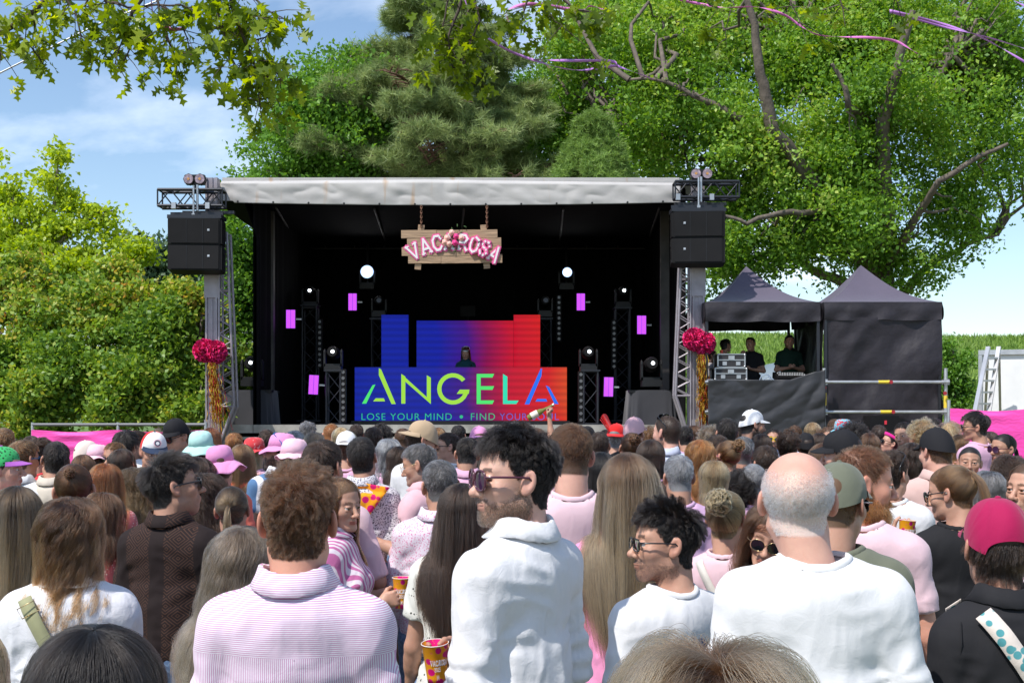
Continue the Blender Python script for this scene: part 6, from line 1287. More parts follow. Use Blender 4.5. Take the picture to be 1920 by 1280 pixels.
# ------------------------------------------------------------------ dressing people
M_frameb = mat('black_acetate', (.010, .010, .012), .22, coat=.4); M_framew = mat('wine_acetate', (.07, .012, .03), .18, coat=.5); M_wire = mat('gold_wire', (.6, .45, .25), .25, 1.0); M_framey = mat('yellow_plastic', (.85, .55, .01), .35); M_framep = mat('pink_plastic', (.8, .25, .4), .35); M_framewh = mat('white_plastic', (.8, .75, .7), .35)
M_lensd = mat('dark_lens', (.012, .012, .015), .06, 0, coat=1); M_lensb = mat('mirror_blue_lens', (.02, .25, .6), .08, .8); M_lensp = mat('plum_lens', (.05, .018, .06), .07, .2, coat=1)
def clear_lens():
    m = bpy.data.materials.new('clear_lens'); m.use_nodes = True; n = m.node_tree.nodes; l = m.node_tree.links; g = n.new('ShaderNodeBsdfGlossy'); g.inputs['Roughness'].default_value = .03; t = n.new('ShaderNodeBsdfTransparent'); x = n.new('ShaderNodeMixShader'); fr = n.new('ShaderNodeFresnel'); l.new(fr.outputs[0], x.inputs[0]); l.new(t.outputs[0], x.inputs[1]); l.new(g.outputs[0], x.inputs[2]); l.new(x.outputs[0], n['Material Output'].inputs[0]); return m
M_clear = clear_lens(); M_eye = mat('eye_white', (.62, .58, .55), .12); M_iris = mat('brown_iris', (.045, .025, .015), .08, coat=1)
def xf(mb, Hc, Rh, M0=None):
    V = np.array(mb.v, float).reshape(-1, 3)
    if M0 is not None: V = V@M0[0].T+np.array(M0[1])
    V = V@Rh.T+np.array(Hc); mb.v = [tuple(v) for v in V]; return mb
def glasses(kind, root, Hc, Rh, onhead=False, sc_=1.0):
    fm, lm, w_, h_, pw, th = {'wayf': (M_frameb, M_lensd, .052, .042, 2.8, .0028), 'wine': (M_framew, M_lensp, .056, .049, 2.4, .0032), 'clear': (M_frameb, M_clear, .048, .036, 3.0, .0026), 'wire': (M_wire, M_clear, .048, .040, 2.2, .0010), 'wiredark': (M_wire, M_lensd, .054, .046, 2.2, .0012), 'sport': (M_frameb, M_lensb, .060, .038, 3.0, .0030), 'yellow': (M_framey, M_lensd, .052, .040, 3.2, .0042), 'flower': (M_framewh, M_lensp, .054, .048, 2.0, .0045), 'pink': (M_framep, M_clear, .054, .044, 2.4, .0020), 'blue': (M_lensb, M_lensd, .050, .038, 3, .0030)}[kind]
    M0 = None
    if onhead: M0 = (rx_(R(38))@np.eye(3), np.array([0, -.045, .055]))
    f = MB(); yv = .1035; lens = []
    for s in (-1, 1):
        cx = s*.0315; ang = s*.14; ring_ = []
        for i in range(21):
            a = 2*math.pi*i/20; ca, sa = math.cos(a), math.sin(a); u = math.copysign(abs(ca)**(2/pw), ca)*w_/2; v = math.copysign(abs(sa)**(2/pw), sa)*h_/2
            if kind == 'flower': rr2 = 1+.10*math.cos(5*a); u *= rr2; v *= rr2
            ring_.append((cx+u*math.cos(ang), yv-abs(u+s*0)*0-u*math.sin(ang), .004+v-(.003 if v < 0 else 0)))
        f.tube(ring_, th, 6, False); lens.append(ring_[:-1])
        e = (cx+s*w_/2*.98, yv-w_/2*math.sin(.14), .012); f.tube([e, (s*.074, .085, .013), (s*.080, .03, .012), (s*.084, -.010, .010), (s*.083, -.028, -.008)], [th*1.1, th*1.1, th, th, th*.8], 6)
    f.tube([(-.008, yv, .010), (0, yv+.002, .012), (.008, yv, .010)], th, 6); xf(f, Hc, Rh, M0); o = f.build('sunglasses' if lm is not M_clear else 'glasses', fm, root)
    for rg_ in lens:
        g = MB(); n_ = len(rg_); c = np.mean(np.array(rg_), 0); g.add([tuple(q) for q in rg_]+[(c[0], c[1]+.003, c[2])], [(i, (i+1) % n_, n_) for i in range(n_)], True); xf(g, Hc, Rh, M0); g.build('lens', lm, o)
def cap(kind, mt, root, Hc, Rh, back=False, mt2=None, mt3=None, arch=False, logo=None):
    """baseball cap, brim forward unless back; bucket and sun hats"""
    o = None; M0 = (rz_(math.pi) if back else np.eye(3), np.array([0, -.012 if back else 0, 0]))
    if kind == 'cap':
        def dome(u, v, pan=None):
            a = u*2*math.pi; el = v*math.pi/2; fr = math.sin(a); zb = .016+.036*fr
            if arch and fr < -.72: zb += .05*math.sqrt(max(0, (-fr-.72)/.28))
            r = 1+.012*math.cos(6*a+math.pi)*math.sin(2*el) ; ce = math.cos(el)**.82; se = math.sin(el)
            return (.0865*r*ce*math.cos(a), -.016+.106*r*ce*math.sin(a)+(.004*se), zb+(.137-zb)*se)
        parts = [(0, 1, mt, 'cap')]
        b = MB(); b.sheet(dome, 72, 16); xf(b, Hc, Rh, M0)
        if mt3 is None: o = b.build('cap', mt, root)
        else:   # white front, coloured mesh back
            o = empty('cap'); o.parent = root; b = MB(); b.sheet(lambda u, v: dome(.04+u*.42, v), 36, 16); xf(b, Hc, Rh, M0); b.build('front_panel', mt, o); b = MB(); b.sheet(lambda u, v: dome(.46+u*.58, v), 44, 16); xf(b, Hc, Rh, M0); b.build('mesh_back', mt3, o)
        def brim(u, v):
            a = math.pi/2+(u-.5)*2.25; x0 = .0875*math.cos(a); y0 = -.016+.107*math.sin(a); ext = .070*math.sin(u*math.pi)**.55; x = x0*(1+.10*v); y = y0+ext*v; return (x, y, .053+.001-.030*v*.5-.34*abs(x)**1.5*1.4*(v*.6+.4))
        b = MB(); b.sheet(brim, 28, 8); b.sheet(lambda u, v: tuple(np.array(brim(1-u, v))-np.array([0, 0, .0035])), 28, 8); xf(b, Hc, Rh, M0); b.build('brim', mt2 or mt, o)
        b = MB(); b.ball((0, -.012, .138), (.009, .009, .005), 10, 6); xf(b, Hc, Rh, M0); b.build('button', mt2 or mt, o)
        if logo: b = MB(); 
        if logo:
            for rr2, mm, dy in ((.026, logo[0], .0), (.020, logo[1], .0012), (.012, logo[2], .0024)):
                b = MB(); b.disc((0, .089+dy, .090), (0, 1, .55), rr2, 18, .002); xf(b, Hc, Rh, M0); b.build('badge', mm, o)
    else:
        R0, H0, Rb, drop, wav = {'bucket': (.093, .098, .150, .048, .010), 'floppy': (.093, .100, .168, .060, .018), 'small': (.094, .100, .128, .030, .010)}[kind]
        prof = [(.004, .136), (.035, .1345), (.060, .128), (.077, .113), (.087, .082), (R0, .032)]; k = 56; vs = []; fs = []; rgx = random.Random(len(root.name)); ph = rgx.uniform(0, 6)
        for j in range(6): t = (j+1)/6; prof.append((R0+(Rb-R0)*t, .032-drop*t**1.1))
        for j, (r, z) in enumerate(prof):
            for i in range(k):
                a = 2*math.pi*i/k; t = max(0, (j-5)/6); dd = wav*t*(math.sin(3*a+ph)+.6*math.sin(7*a+ph*2)); vs.append((r*.97*math.cos(a)*(1+.02*t*math.sin(11*a)), -.016+(r+.010)*math.sin(a), z+dd+.0015*math.sin(9*a+j)))
        for j in range(len(prof)-1):
            for i in range(k): fs.append((j*k+i, (j+1)*k+i, (j+1)*k+(i+1) % k, j*k+(i+1) % k))
        b = MB(); b.add(vs[:6*k], [f for f in fs if max(f) < 6*k], True); b.add([vs[0+i] for i in range(k)], [tuple(range(k))]); xf(b, Hc, Rh, M0); o = b.build('hat', mt, root); o.modifiers.new('t', 'SOLIDIFY').thickness = .003
        b = MB(); b.add(vs[5*k:], [tuple(q-5*k for q in f) for f in fs if min(f) >= 5*k], True); xf(b, Hc, Rh, M0); q = b.build('brim', mt2 or mt, o); q.modifiers.new('t', 'SOLIDIFY').thickness = .003
    return o

ST = {'short': dict(n=11000, len=.040, side=.016, lift=.32, clumps=500, clump=.6, taper=1, comb=(.1, .25, 0), vol=.008, noise=.10), 'crop': dict(n=11000, len=.022, side=.010, lift=.6, clumps=700, clump=.4, taper=1, comb=(0, .5, 0)), 'buzz': dict(n=13000, len=.007, side=.005, lift=.9, clump=.1, clumps=900, noise=.3, K=4),
    'messy': dict(n=15000, len=.046, side=.018, lift=.7, clumps=420, clump=.75, curl=.0045, cfreq=2.2, taper=1, vol=.016, noise=.35, comb=(.15, .35, .15)), 'quiff': dict(n=14000, len=.052, side=.020, lift=.34, clumps=260, clump=.75, curl=.002, cfreq=.8, taper=1, vol=.009, noise=.12, comb=(.1, -.5, .45)),
    'mop': dict(n=20000, len=.046, side=.024, lift=.38, taper=1, clumps=420, clump=.6, curl=.004, cfreq=1.4, vol=.010, noise=.2, grav=.25, comb=(0, -.45, .45)), 'curlytop': dict(n=12000, len=.07, side=.05, lift=.8, clumps=350, clump=.8, curl=.009, cfreq=2.6, vol=.02, noise=.4),
    'fringe': dict(kind='fringe', n=30000, rad=.00018, len=.0055, side=.005, lift=.7, clumps=700, clump=.15, noise=.35), 'long': dict(kind='long', n=14000, len=.46, lift=.25, grav=.30, vol=.020, clumps=260, clump=.55, curl=.002, cfreq=.4, noise=.12, jit=.2, rad=.00032), 'longwavy': dict(kind='long', n=14000, len=.40, lift=.3, grav=.28, vol=.030, clumps=260, clump=.75, curl=.010, cfreq=.7, noise=.2, jit=.2, rad=.00032),
    'lob': dict(kind='long', n=15000, len=.27, lift=.35, grav=.25, vol=.034, clumps=230, clump=.8, curl=.011, cfreq=.9, noise=.28, jit=.22, rad=.00034), 'bob': dict(kind='long', n=12000, len=.20, lift=.3, grav=.28, vol=.022, clumps=300, clump=.6, curl=.003, cfreq=.6, noise=.12, rad=.00034), 'curlylong': dict(kind='long', n=14000, len=.36, lift=.6, grav=.22, vol=.045, clumps=320, clump=.9, curl=.013, cfreq=2.2, noise=.4, rad=.00032),
    'afro': dict(n=12000, len=.10, side=.09, lift=.8, clumps=420, clump=.85, curl=.010, cfreq=2.6, vol=.05, noise=.5, grav=.3), 'pony': dict(n=12000, len=.1, tie=(0, -.118, .050), tail=.30, vol=.010, clumps=200, clump=.6, K=14), 'lowpony': dict(n=12000, len=.1, tie=(0, -.125, -.005), tail=.20, vol=.010, clumps=200, K=14, curl=.004, cfreq=.8), 'bun': dict(n=12000, len=.1, tie=(0, -.105, .070), bun=.040, vol=.012, clumps=160, K=16, curl=.004, cfreq=1.5), 'slick': dict(n=10000, len=.1, tie=(0, -.12, .01), tail=.10, vol=.004, clumps=200, K=10)}
NP = [0]
def skin_masks(V, sex, beard, stache, scalp, lips, style):
    p = V; hl = hairline(p); ear = (np.abs(p[:, 0]) > .0775) & (p[:, 2] < .04) & (p[:, 1] > -.045) & (p[:, 1] < .02)
    Rm = np.clip((p[:, 2]-hl+.004)/.006, 0, 1)*scalp
    if style.get('recede'): Rm *= np.clip((p[:, 2]-hl-style['recede']*np.clip((p[:, 1]-.03)/.04, 0, 1))/.006, 0, 1)
    if style.get('bald_top'): r = vlen((p-np.array([0, -.035, .125]))*np.array([1.0, .75, 1])); Rm *= np.clip((r-style['bald_top'])/.03, 0, 1)
    if style.get('kind') == 'fringe': Rm *= .6*np.clip((.085-p[:, 2])/.07, 0, 1)
    Rm[ear] = 0; Rm[p[:, 2] < -.12] = 0
    brow = (np.abs(p[:, 2]-.0295-.10*(np.abs(p[:, 0])-.02)*(np.abs(p[:, 0]) < .034)) < .0045) & (np.abs(p[:, 0]) > .012) & (np.abs(p[:, 0]) < .046) & (p[:, 1] > .05); Rm[brow] = .75 if sex == 'm' else .55
    zl = np.interp(p[:, 1], [-.03, .0, .012, .03, .055, .08, .10], [-.05, .012, -.012, -.036, -.046, -.045, -.046]); G = np.clip((zl-p[:, 2]+.004*noise3(p*90., 4))/.024, 0, 1)*(p[:, 1] > -.03)*np.clip((p[:, 2]+.128)/.015, 0, 1)*beard
    cheek = (p[:, 2] > -.052) & (np.abs(p[:, 0]) > .028) & (p[:, 1] > .062); G[cheek] *= .25
    ms = (np.abs(p[:, 0]) < .030) & (p[:, 2] < -.045) & (p[:, 2] > -.0585) & (p[:, 1] > .084); G[ms] = np.maximum(G[ms], stache)
    mouth = (np.abs(p[:, 0]) < .024) & (p[:, 2] < -.0560) & (p[:, 2] > -.0765) & (p[:, 1] > .089); G[mouth] = 0; G[ear] = 0
    B = np.zeros(len(p)); B[mouth] = lips; B = np.maximum(B, ear*.35); B = np.maximum(B, .30*np.exp(-((vlen(p-np.array([0, .112, -.028])))/.014)**2)); B = np.maximum(B, .22*np.exp(-((vlen(np.abs(p)*[1, 1, 0]+p*[0, 0, 1]-np.array([.045, .06, -.025])))/.022)**2))
    return np.stack([Rm, G, B], 1)

def person(lab, px, py, d, yaw, hair=None, hc='brown', sex='m', body=None, pitch=0, roll=0, skin='light', top=None, arms=('down', 'down'), shirt='tee', sleeve=.62, fat=1.0, beard=0, stache=0, blen=0, lips=None, gl=None, glhead=None, hat=None, hat_kw={}, hairkw={}, group='people in the standing crowd', legc='denim', hands=('relaxed', 'relaxed'), hs=1.0, S_=None, feet=None, eyes=None, amp=None, loose=.010, neck=None, open_neck=0, puff=False, hx=0, seed=None, beardc=None, hcut=None, fullhair=True):
    NP[0] += 1; seed = seed if seed is not None else 1000+NP[0]*7
    body = yaw*.45 if body is None else body; rj = np.random.default_rng(seed+5)
    if pitch == 0 and roll == 0 and d > 3.5: pitch = float(rj.normal()*5+2); roll = float(rj.normal()*4)
    zh = Z(py, d); g0 = gz(d) if feet is None else feet; s = (zh-g0)/1.635
    sc0 = s; s = min(1.08, max(.90, s)) if S_ is None else S_
    if abs(sc0-s) > .02: print('SCALE', lab[:30], round(sc0, 3))
    a = R(body); Hc = np.array([0, .012, 1.635]); Hw = rz_(a)@(Hc+np.array([hx, 0, 0]))*s; root = empty('person', (X(px, d)-Hw[0], d-Hw[1], zh-Hw[2]), a); root.scale = (s, s, s); tag(root, lab, 'person', group)
    Rh = rz_(R(yaw-body))@rx_(R(-pitch))@ry_(R(roll)); Hc = Hc+rx_(R(-pitch))@np.array([0, 0, .0])
    res_h = .0028 if d < 3.7 else (.004 if d < 5.4 else (.0055 if d < 9 else .0075)); res_b = .010 if d < 4.5 else (.014 if d < 9 else .018); dens = min(1, (3.3/d)**1.35); dens = max(dens, .11)
    style = dict(ST.get(hair, {})); style.update(hairkw)
    V, Q = get_head(sex, res_h); rgp = np.random.default_rng(seed); fs_ = 1+rgp.normal(size=3)*.022; Vh = V*fs_*hs
    # thin the head mesh around its features a little so that no two faces are the same
    Vh = Vh+np.stack([0*Vh[:, 0], .0022*noise3(V*22+seed, 1)*(V[:, 1] > .03), .0018*noise3(V*18+seed, 2)*(V[:, 1] > .03)], -1)
    neckw = np.clip((-.06-Vh[:, 2])/.12, 0, 1)[:, None]; Vr = Vh@Rh.T; Vn = Vh@rz_(R((yaw-body)*.4)).T; Hc = Hc+np.array([hx, 0, 0]); Vh2 = (Vr*(1-neckw)+Vn*neckw)+Hc-np.array([hx, 0, 0])*neckw
    Vb, Qb = body_arrays(sex, arms, res_b, fat, True); Va = [Vh2, Vb]; Qa = [Q, Qb+len(Vh2)]; n0 = len(Vh2)+len(Vb)
    for side, ps, hp in ((-1, arms[0], hands[0]), (1, arms[1], hands[1])):
        if hp is None: continue
        Vd, Qd = get_hand(hp, .0032 if d < 6 else .006); s0, e, wr = arm_pts(ps, side, sex); dr = unit(wr-e); pal = np.array([-side, .15, 0]) if abs(dr[2]) > .7 and ps == 'down' else (np.array([0, 0, 1.]) if hp != 'grip' else np.array([-side*.9, .25, .1])); Mh = rot_to(dr, pal); q = Vd.copy(); q[:, 0] *= (1 if side < 0 else -1)*(1 if hp != 'grip' else -1); flip = (side > 0) != (hp == 'grip'); q = q*(1 if sex == 'm' else .9)
        if flip: Qd = Qd[:, ::-1]
        Va.append(((q+np.array([0, 0, .012]))@Mh.T+wr).astype(f32)); Qa.append(Qd+n0); n0 += len(q)
    me = fast_mesh('person_body', np.vstack(Va), np.vstack(Qa)); mk = np.zeros((n0, 3)); sm_ = 0 if hair is None else (1.0 if d > 4.5 or (style.get('len', 0) > .03) else .8); mk[:len(V)] = skin_masks(V, sex, beard, stache, sm_, (.9 if sex == 'f' else .45) if lips is None else lips, style)
    if hcut is not None and hair: pass
    add_attr(me, 'mask', mk); bo = link('body', me, skin_mat(skin, hc, beardc), root)
    # eyes
    if eyes is None: eyes = gl is None or gl in ('clear', 'wire', 'pink')
    if eyes and abs(yaw) > 50:
        for sx in (-1, 1):
            b = MB(); b.ball((sx*.031*fs_[0], .0765*fs_[1], .0035), (.0125,)*3, 14, 10); xf(b, Hc, Rh); eo = b.build('eye', M_eye, root); b = MB(); b.disc((sx*.031*fs_[0], .0886*fs_[1], .0032), (0, 1, 0), .0062, 14, .002); xf(b, Hc, Rh); b.build('iris', M_iris, eo)
    # hair
    if hair:
        if hat and hcut is None: hcut = .024
        K = style.get('K', 12 if style.get('len', .05) > .15 else 8); style['noise'] = style.get('noise', .15)*(1 if d < 5 else .6); pts, rad, tone = grow(style, sex, Hc, Rh*1.0, seed, dens, K)
        if hcut is not None:
            loc = (pts[:, 0]-Hc)@Rh; keep = loc[:, 2] < hcut; pts, tone = pts[keep], tone[keep]
            if style.get('len', .05) < .12: l2 = (pts-Hc)@Rh; pts = pts
        rad = rad*(1.0 if d > 3.5 else .9); 
        if len(pts): hair_obj('hair', pts, rad, tone, hmat(hc), root)
        NP.append(len(pts))
    if blen:
        p, n = root_pool(sex); mkb = skin_masks(p, sex, beard, stache, 0, 0, {})[:, 1]; ok = rgp.random(len(p)) < mkb; i = np.nonzero(ok)[0]; i = rgp.choice(i, min(len(i), int(7000*dens)), replace=False); r0 = p[i]*fs_; k = 5; dr = unit(n[i]*.6+np.array([0, .1, -.75])+.35*rgp.normal(size=(len(i), 3))); ln = (blen*rgp.uniform(.6, 1.1, len(i))*np.clip((-.03-p[i][:, 2])/.03, .4, 1))[:, None]; pt = np.stack([r0+dr*ln*t+np.array([0, 0, -.15])*ln*t*t for t in np.linspace(0, 1, k)], 1); pt = pt@Rh.T+Hc; hair_obj('beard', pt, .00022/math.sqrt(dens), rgp.random(len(i)), hmat(beardc or hc), root)
    # clothes
    tm = top; nk = neck or ('collar' if shirt == 'shirt' else 'tee')
    if nk == 'tee' and sex == 'f': nk = 'tee'
    res_s = .0075 if d < 3.7 else (.011 if d < 6 else .016)
    Vs, Qs = shirt_arrays(sex, arms, res_s, sleeve, fat, loose, .84 if shirt != 'shirt' else .80, seed, amp if amp is not None else (.010 if shirt == 'shirt' else .008), nk, open_neck, puff); link('shirt', fast_mesh('shirt', Vs, Qs), tm, root)
    if 'tr' not in HANDS: HANDS['tr'] = fast_mesh('trousers', *trouser_arrays(.016))
    lm_ = cloth('denim', (.10, .16, .28), ('speck', (.16, .24, .38), 60, .5)) if legc == 'denim' else (cloth('white_cotton_trousers', (.7, .68, .65)) if legc == 'white' else cloth('black_trousers', (.02, .02, .022)))
    if len(HANDS['tr'].materials) == 0: HANDS['tr'].materials.append(lm_)
    tr_ = link('trousers', HANDS['tr'], lm_, root); 
    if sex == 'f': tr_.scale = (.98, 1, 1)
    if gl: glasses(gl, root, Hc, Rh)
    if glhead: glasses(glhead, root, Hc, Rh, True)
    if hat: cap(hat[0], hat[1], root, Hc, Rh, **hat_kw)
    if shirt == 'shirt' and d < 4.5:
        mb = MB(); zy = 1.352; mb.tube([(x, body_surface_y(x, zy-.02*(abs(x)/.17)**2, sex, 0, -1, fat, loose)-.0005, zy-.02*(abs(x)/.17)**2) for x in np.linspace(-.165, .165, 24)], .0016, 5, False); mb.build('yoke_seam', tm, root)
    return root, Hc, Rh, s
def body_surface_y(x, z, sex, off, side=-1, fat=1.0, loose=.014):
    ys = np.linspace(-.30, .02, 120) if side < 0 else np.linspace(.30, -.02, 120); p = np.zeros((120, 3), f32); p[:, 0] = x; p[:, 1] = ys; p[:, 2] = z; dd = np.full(120, .07, f32)
    for pr in torso_prims(sex, fat): dd = smin(dd, s_ell(p, pr[1], tuple(np.array(pr[2])+loose)) if pr[0] == 'e' else (s_ell(np.abs(p)*[1, 0, 0]+p*[0, 1, 1], pr[1], pr[2]) if pr[0] == 'e2' else s_cap(p, pr[1], pr[2], pr[3]+loose, pr[4]+loose)), .06)
    i = np.nonzero(dd < off)[0]; return float(ys[i[0]]) if len(i) else -.02*side*-1
def strap_bag(name, lab, root, sex, x0, z0, x1, z1, wd, m_, pouch, fat=1.0, buckle=None, loose=.016):
    """a strap lying over the back from shoulder to hip, with its bag at the hip"""
    o = empty(name, root.location, root.rotation_euler.z); o.scale = root.scale; tag(o, lab, 'bag'); n_ = 30; mb = MB(); vs = []
    dx, dz = x1-x0, z1-z0; ln = math.hypot(dx, dz); nx, nz = -dz/ln, dx/ln
    for i in range(n_+1):
        t = i/n_; x = x0+dx*t; z = z0+dz*t; 
        for sg_ in (-1, 1): xx = x+nx*wd/2*sg_; zz = z+nz*wd/2*sg_; vs.append((xx, body_surface_y(xx, zz, sex, .012, -1, fat, loose)-.002, zz))
    mb.add(vs, [(2*i, 2*i+1, 2*i+3, 2*i+2) for i in range(n_)], True)
    vs2 = []
    for i in range(n_+1):
        t = i/n_; x = x0+dx*t; z = z0+dz*t
        for sg_ in (-1, 1): xx = x+nx*wd/2*sg_; zz = z+nz*wd/2*sg_; vs2.append((xx, body_surface_y(xx, zz, sex, .010, 1, fat, loose)+.002, zz))
    mb.add(vs2, [(2*i, 2*i+2, 2*i+3, 2*i+1) for i in range(n_)], True); st_o = mb.build('strap', m_, o); st_o.modifiers.new('t', 'SOLIDIFY').thickness = .0025
    mb = MB(); mb.ball((x1+.05*math.copysign(1, x1), 0, z1-.08), (.05, .10, .08), 16, 10); mb.build('pouch', pouch, o)
    if buckle:
        t, bm = buckle; x = x0+dx*t; z = z0+dz*t; y = body_surface_y(x, z, sex, .02, -1, fat, loose)-.004; u = Vector((dx/ln, 0, dz/ln)); v = Vector((nx, 0, nz)); c = Vector((x, y, z)); w2 = wd*.62; h2 = wd*.38
        mb = MB(); q = [c+v*w2+u*h2, c-v*w2+u*h2, c-v*w2-u*h2, c+v*w2-u*h2]; mb.tube(q+[q[0]], wd*.045, 6, False); mb.build('buckle', bm, o)
    return o
def cup(lab, loc, tilt=(0, 0), text=True, rz=0):
    """tapered plastic festival cup, orange with magenta hearts"""
    o = empty('plastic_cup', loc, rz); o.rotation_euler = (tilt[0], tilt[1], rz); tag(o, lab, 'cup', 'patterned festival cups'); k = 28; vs = []; prof = [(.028, 0), (.030, .02), (.0395, .118), (.041, .120), (.0405, .122)]
    for r, z in prof:
        for i in range(k): a = 2*math.pi*i/k; vs.append((r*math.cos(a), r*math.sin(a), z))
    fs = [(j*k+i, j*k+(i+1) % k, (j+1)*k+(i+1) % k, (j+1)*k+i) for j in range(len(prof)-1) for i in range(k)]
    m = cloth('festival_cup_print', (.88, .36, .015), ('dots', (.72, .008, .20), 34, .42, .75), rough=.35, bump=0, sheen=0); mb = MB(); mb.add(vs, fs, True); c = mb.build('cup_wall', m, o); c.modifiers.new('t', 'SOLIDIFY').thickness = .0012
    mb = MB(); mb.add([(.0275*math.cos(2*math.pi*i/k), .0275*math.sin(2*math.pi*i/k), .002) for i in range(k)], [tuple(range(k))]); mb.build('cup_base', M_framewh, o)
    mb = MB(); mb.tube([(.0408*math.cos(2*math.pi*i/k), .0408*math.sin(2*math.pi*i/k), .1215) for i in range(k+1)], .0013, 6, False); mb.build('rim', M_framewh, o)
    if text:
        def wrap(x, z): r = .0312+(.0395-.030)*(z-.02)/.098; a = -math.pi/2+x/.036; return r, a
        for tx, x0, sz, zz, m_ in (('VACA', -.034, .016, .062, M_white), ('ROSA', .006, .016, .062, M_white), ('2025', -.016, .012, .044, M_white), ('M', -.006, .014, .018, M_white)):
            mb = MB(); 
            letters(mb, tx, x0, .0006, sz, .20, 0, lambda u, v, zz=zz: (u*.62, zz+v), 0); V = []
            for (x, y, z) in mb.v: r, a = wrap(x, z); r = r+.0012+(-y)*.05; V.append((r*math.cos(a), r*math.sin(a), z))
            mb.v = V; mb.build('lettering', m_, o)
    return o
# ------------------------------------------------------------------ the people
W_ = cloth('white_linen', (.70, .70, .72), bump=.55); WT = cloth('white_jersey', (.72, .72, .735), bump=.32); WD = cloth('white_denim', (.68, .68, .72), bump=.6)
STR = cloth('pink_striped_poplin', (.72, .70, .76), ('shirt_stripes', (.56, .28, .47), 1400, 1.352), bump=.3)
CAPP = cloth('wine_red_cap', (.33, .004, .065), bump=.25, rough=.8)
BLK = cloth('black_cotton', (.014, .014, .016), bump=.25); BLKJ = cloth('black_jacket', (.017, .017, .020), bump=.2); PK = cloth('pale_pink_jersey', (.66, .47, .52), bump=.3); PKT = cloth('pink_jersey', (.62, .36, .50), bump=.3); LIL = cloth('lilac_jersey', (.52, .33, .50), bump=.3); BUB = cloth('bubblegum_linen', (.70, .27, .47), bump=.4); MAG = cloth('magenta_satin', (.50, .01, .34), rough=.45); HOT = cloth('hot_pink_cotton', (.72, .02, .25)); CORAL = cloth('coral_cotton', (.75, .17, .12)); BEIGE = cloth('beige_linen', (.56, .50, .42)); DPK = cloth('dusty_pink_twill', (.58, .40, .37)); NAVY = cloth('navy_cotton', (.02, .03, .07)); LBL = cloth('pale_blue_cotton', (.50, .55, .68)); REDP = cloth('red_floral', (.62, .05, .06), ('speck', (.7, .4, .4), 40, .6)); GRN = cloth('dark_green_polo', (.008, .028, .018))
LACE = cloth('black_lace', (.016, .010, .010), ('lace', (.075, .036, .024), 22.0), bump=.3); EYL = cloth('eyelet_cotton', (.66, .65, .60), ('holes', (.05, .05, .04))); FLR = cloth('pink_speckled_cotton', (.66, .60, .68), ('speck', (.55, .15, .30), 150, .56)); SPK = cloth('grey_speckled_cotton', (.62, .60, .64), ('speck', (.09, .08, .11), 130, .53)); BND = cloth('bandana_print', (.85, .33, .01), ('dots', (.62, .006, .14), 20, .40, .7)); BSTR = cloth('blue_striped_shirt', (.68, .68, .72), ('stripes', (.08, .17, .32), 75)); PSTR = cloth('pink_candy_stripes', (.70, .62, .68), ('stripes', (.50, .14, .32), 260)); PDOT = cloth('red_dotted_blouse', (.50, .12, .13), ('dots', (.75, .6, .55), 70, .2))
HPK = cloth('orchid_bucket_cotton', (.66, .27, .50), bump=.35); HLP = cloth('pale_pink_hat', (.80, .50, .60), bump=.35); HMT = cloth('mint_hat', (.42, .68, .64), bump=.35); OLV = cloth('olive_cap', (.13, .14, .10), bump=.35); BCAP = cloth('black_cap', (.013, .013, .016), bump=.2); WCAP = cloth('white_cap', (.72, .72, .74)); RCAP = cloth('red_cap', (.62, .015, .015)); TANC = cloth('tan_cap', (.42, .31, .20)); LPC = cloth('pink_cap', (.66, .40, .44)); GRNC = cloth('green_dotted_cap', (.04, .40, .12), ('dots', (.01, .03, .02), 60, .3)); PURC = cloth('purple_brim', (.38, .10, .45)); CREAM = cloth('cream_cap', (.72, .62, .56)); BLR = cloth('blue_red_hat', (.16, .48, .60), ('speck', (.55, .06, .08), 45, .5)); DCAP = cloth('dark_blue_brim', (.015, .03, .07))
D = 'down'
def pp(*a, **k): return person(*a, **k)
# --- front rows
r1 = pp('man in white linen shirt and wine sunglasses turning his bearded face towards the bushes', 962, 900, 3.12, 112, 'mop', 'black', body=52, skin='fair', top=W_, shirt='shirt', sleeve=1.9, beard=.8, stache=.75, blen=.006, beardc='beard', gl='wine', hairkw=dict(recede=.012), open_neck=.15)
r2 = pp('man with curly brown hair seen from behind in a pink striped shirt', 560, 978, 2.6, 2, 'messy', 'brown', body=-3, skin='red', top=STR, shirt='shirt', sleeve=1.9, hairkw=dict(curl=.0055, clumps=700, clump=.85, len=.042, vol=.008))
r3 = pp('balding man with cropped white hair in a plain white t-shirt seen from behind', 1494, 940, 2.78, -8, 'fringe', 'white', body=-6, skin='pink', top=WT, sleeve=.8, fat=1.02, loose=.016, hx=-.035)
r4 = pp('woman wearing a hot pink baseball cap and black jacket seen from behind', 1868, 1026, 2.95, -3, 'short', 'dark', sex='f', body=8, skin='light', top=BLKJ, shirt='shirt', sleeve=1.9, hat=('cap', CAPP), hat_kw=dict(arch=True), fat=1.15, hairkw=dict(len=.06, side=.045, taper=0))
r5 = pp('man with black glasses and thin moustache in white t-shirt looking towards the bushes', 1246, 1020, 3.42, 100, 'quiff', 'black', body=32, skin='light', top=WT, sleeve=.7, beard=.32, stache=1.0, blen=.002, gl='clear')
r6 = pp('woman with long straight dark brown hair and cream eyelet dress', 866, 964, 4.15, 6, 'long', 'dark', sex='f', body=-12, skin='tan', top=EYL, sleeve=.6, puff=True, hairkw=dict(len=.52))
r22 = pp('woman with wavy light-tipped brown hair in white denim shirt', 132, 1008, 3.3, 8, 'lob', 'ombre', sex='f', body=14, skin='fair', top=WD, shirt='shirt', sleeve=1.9, fat=1.1, loose=.022, hairkw=dict(len=.235, vol=.024))
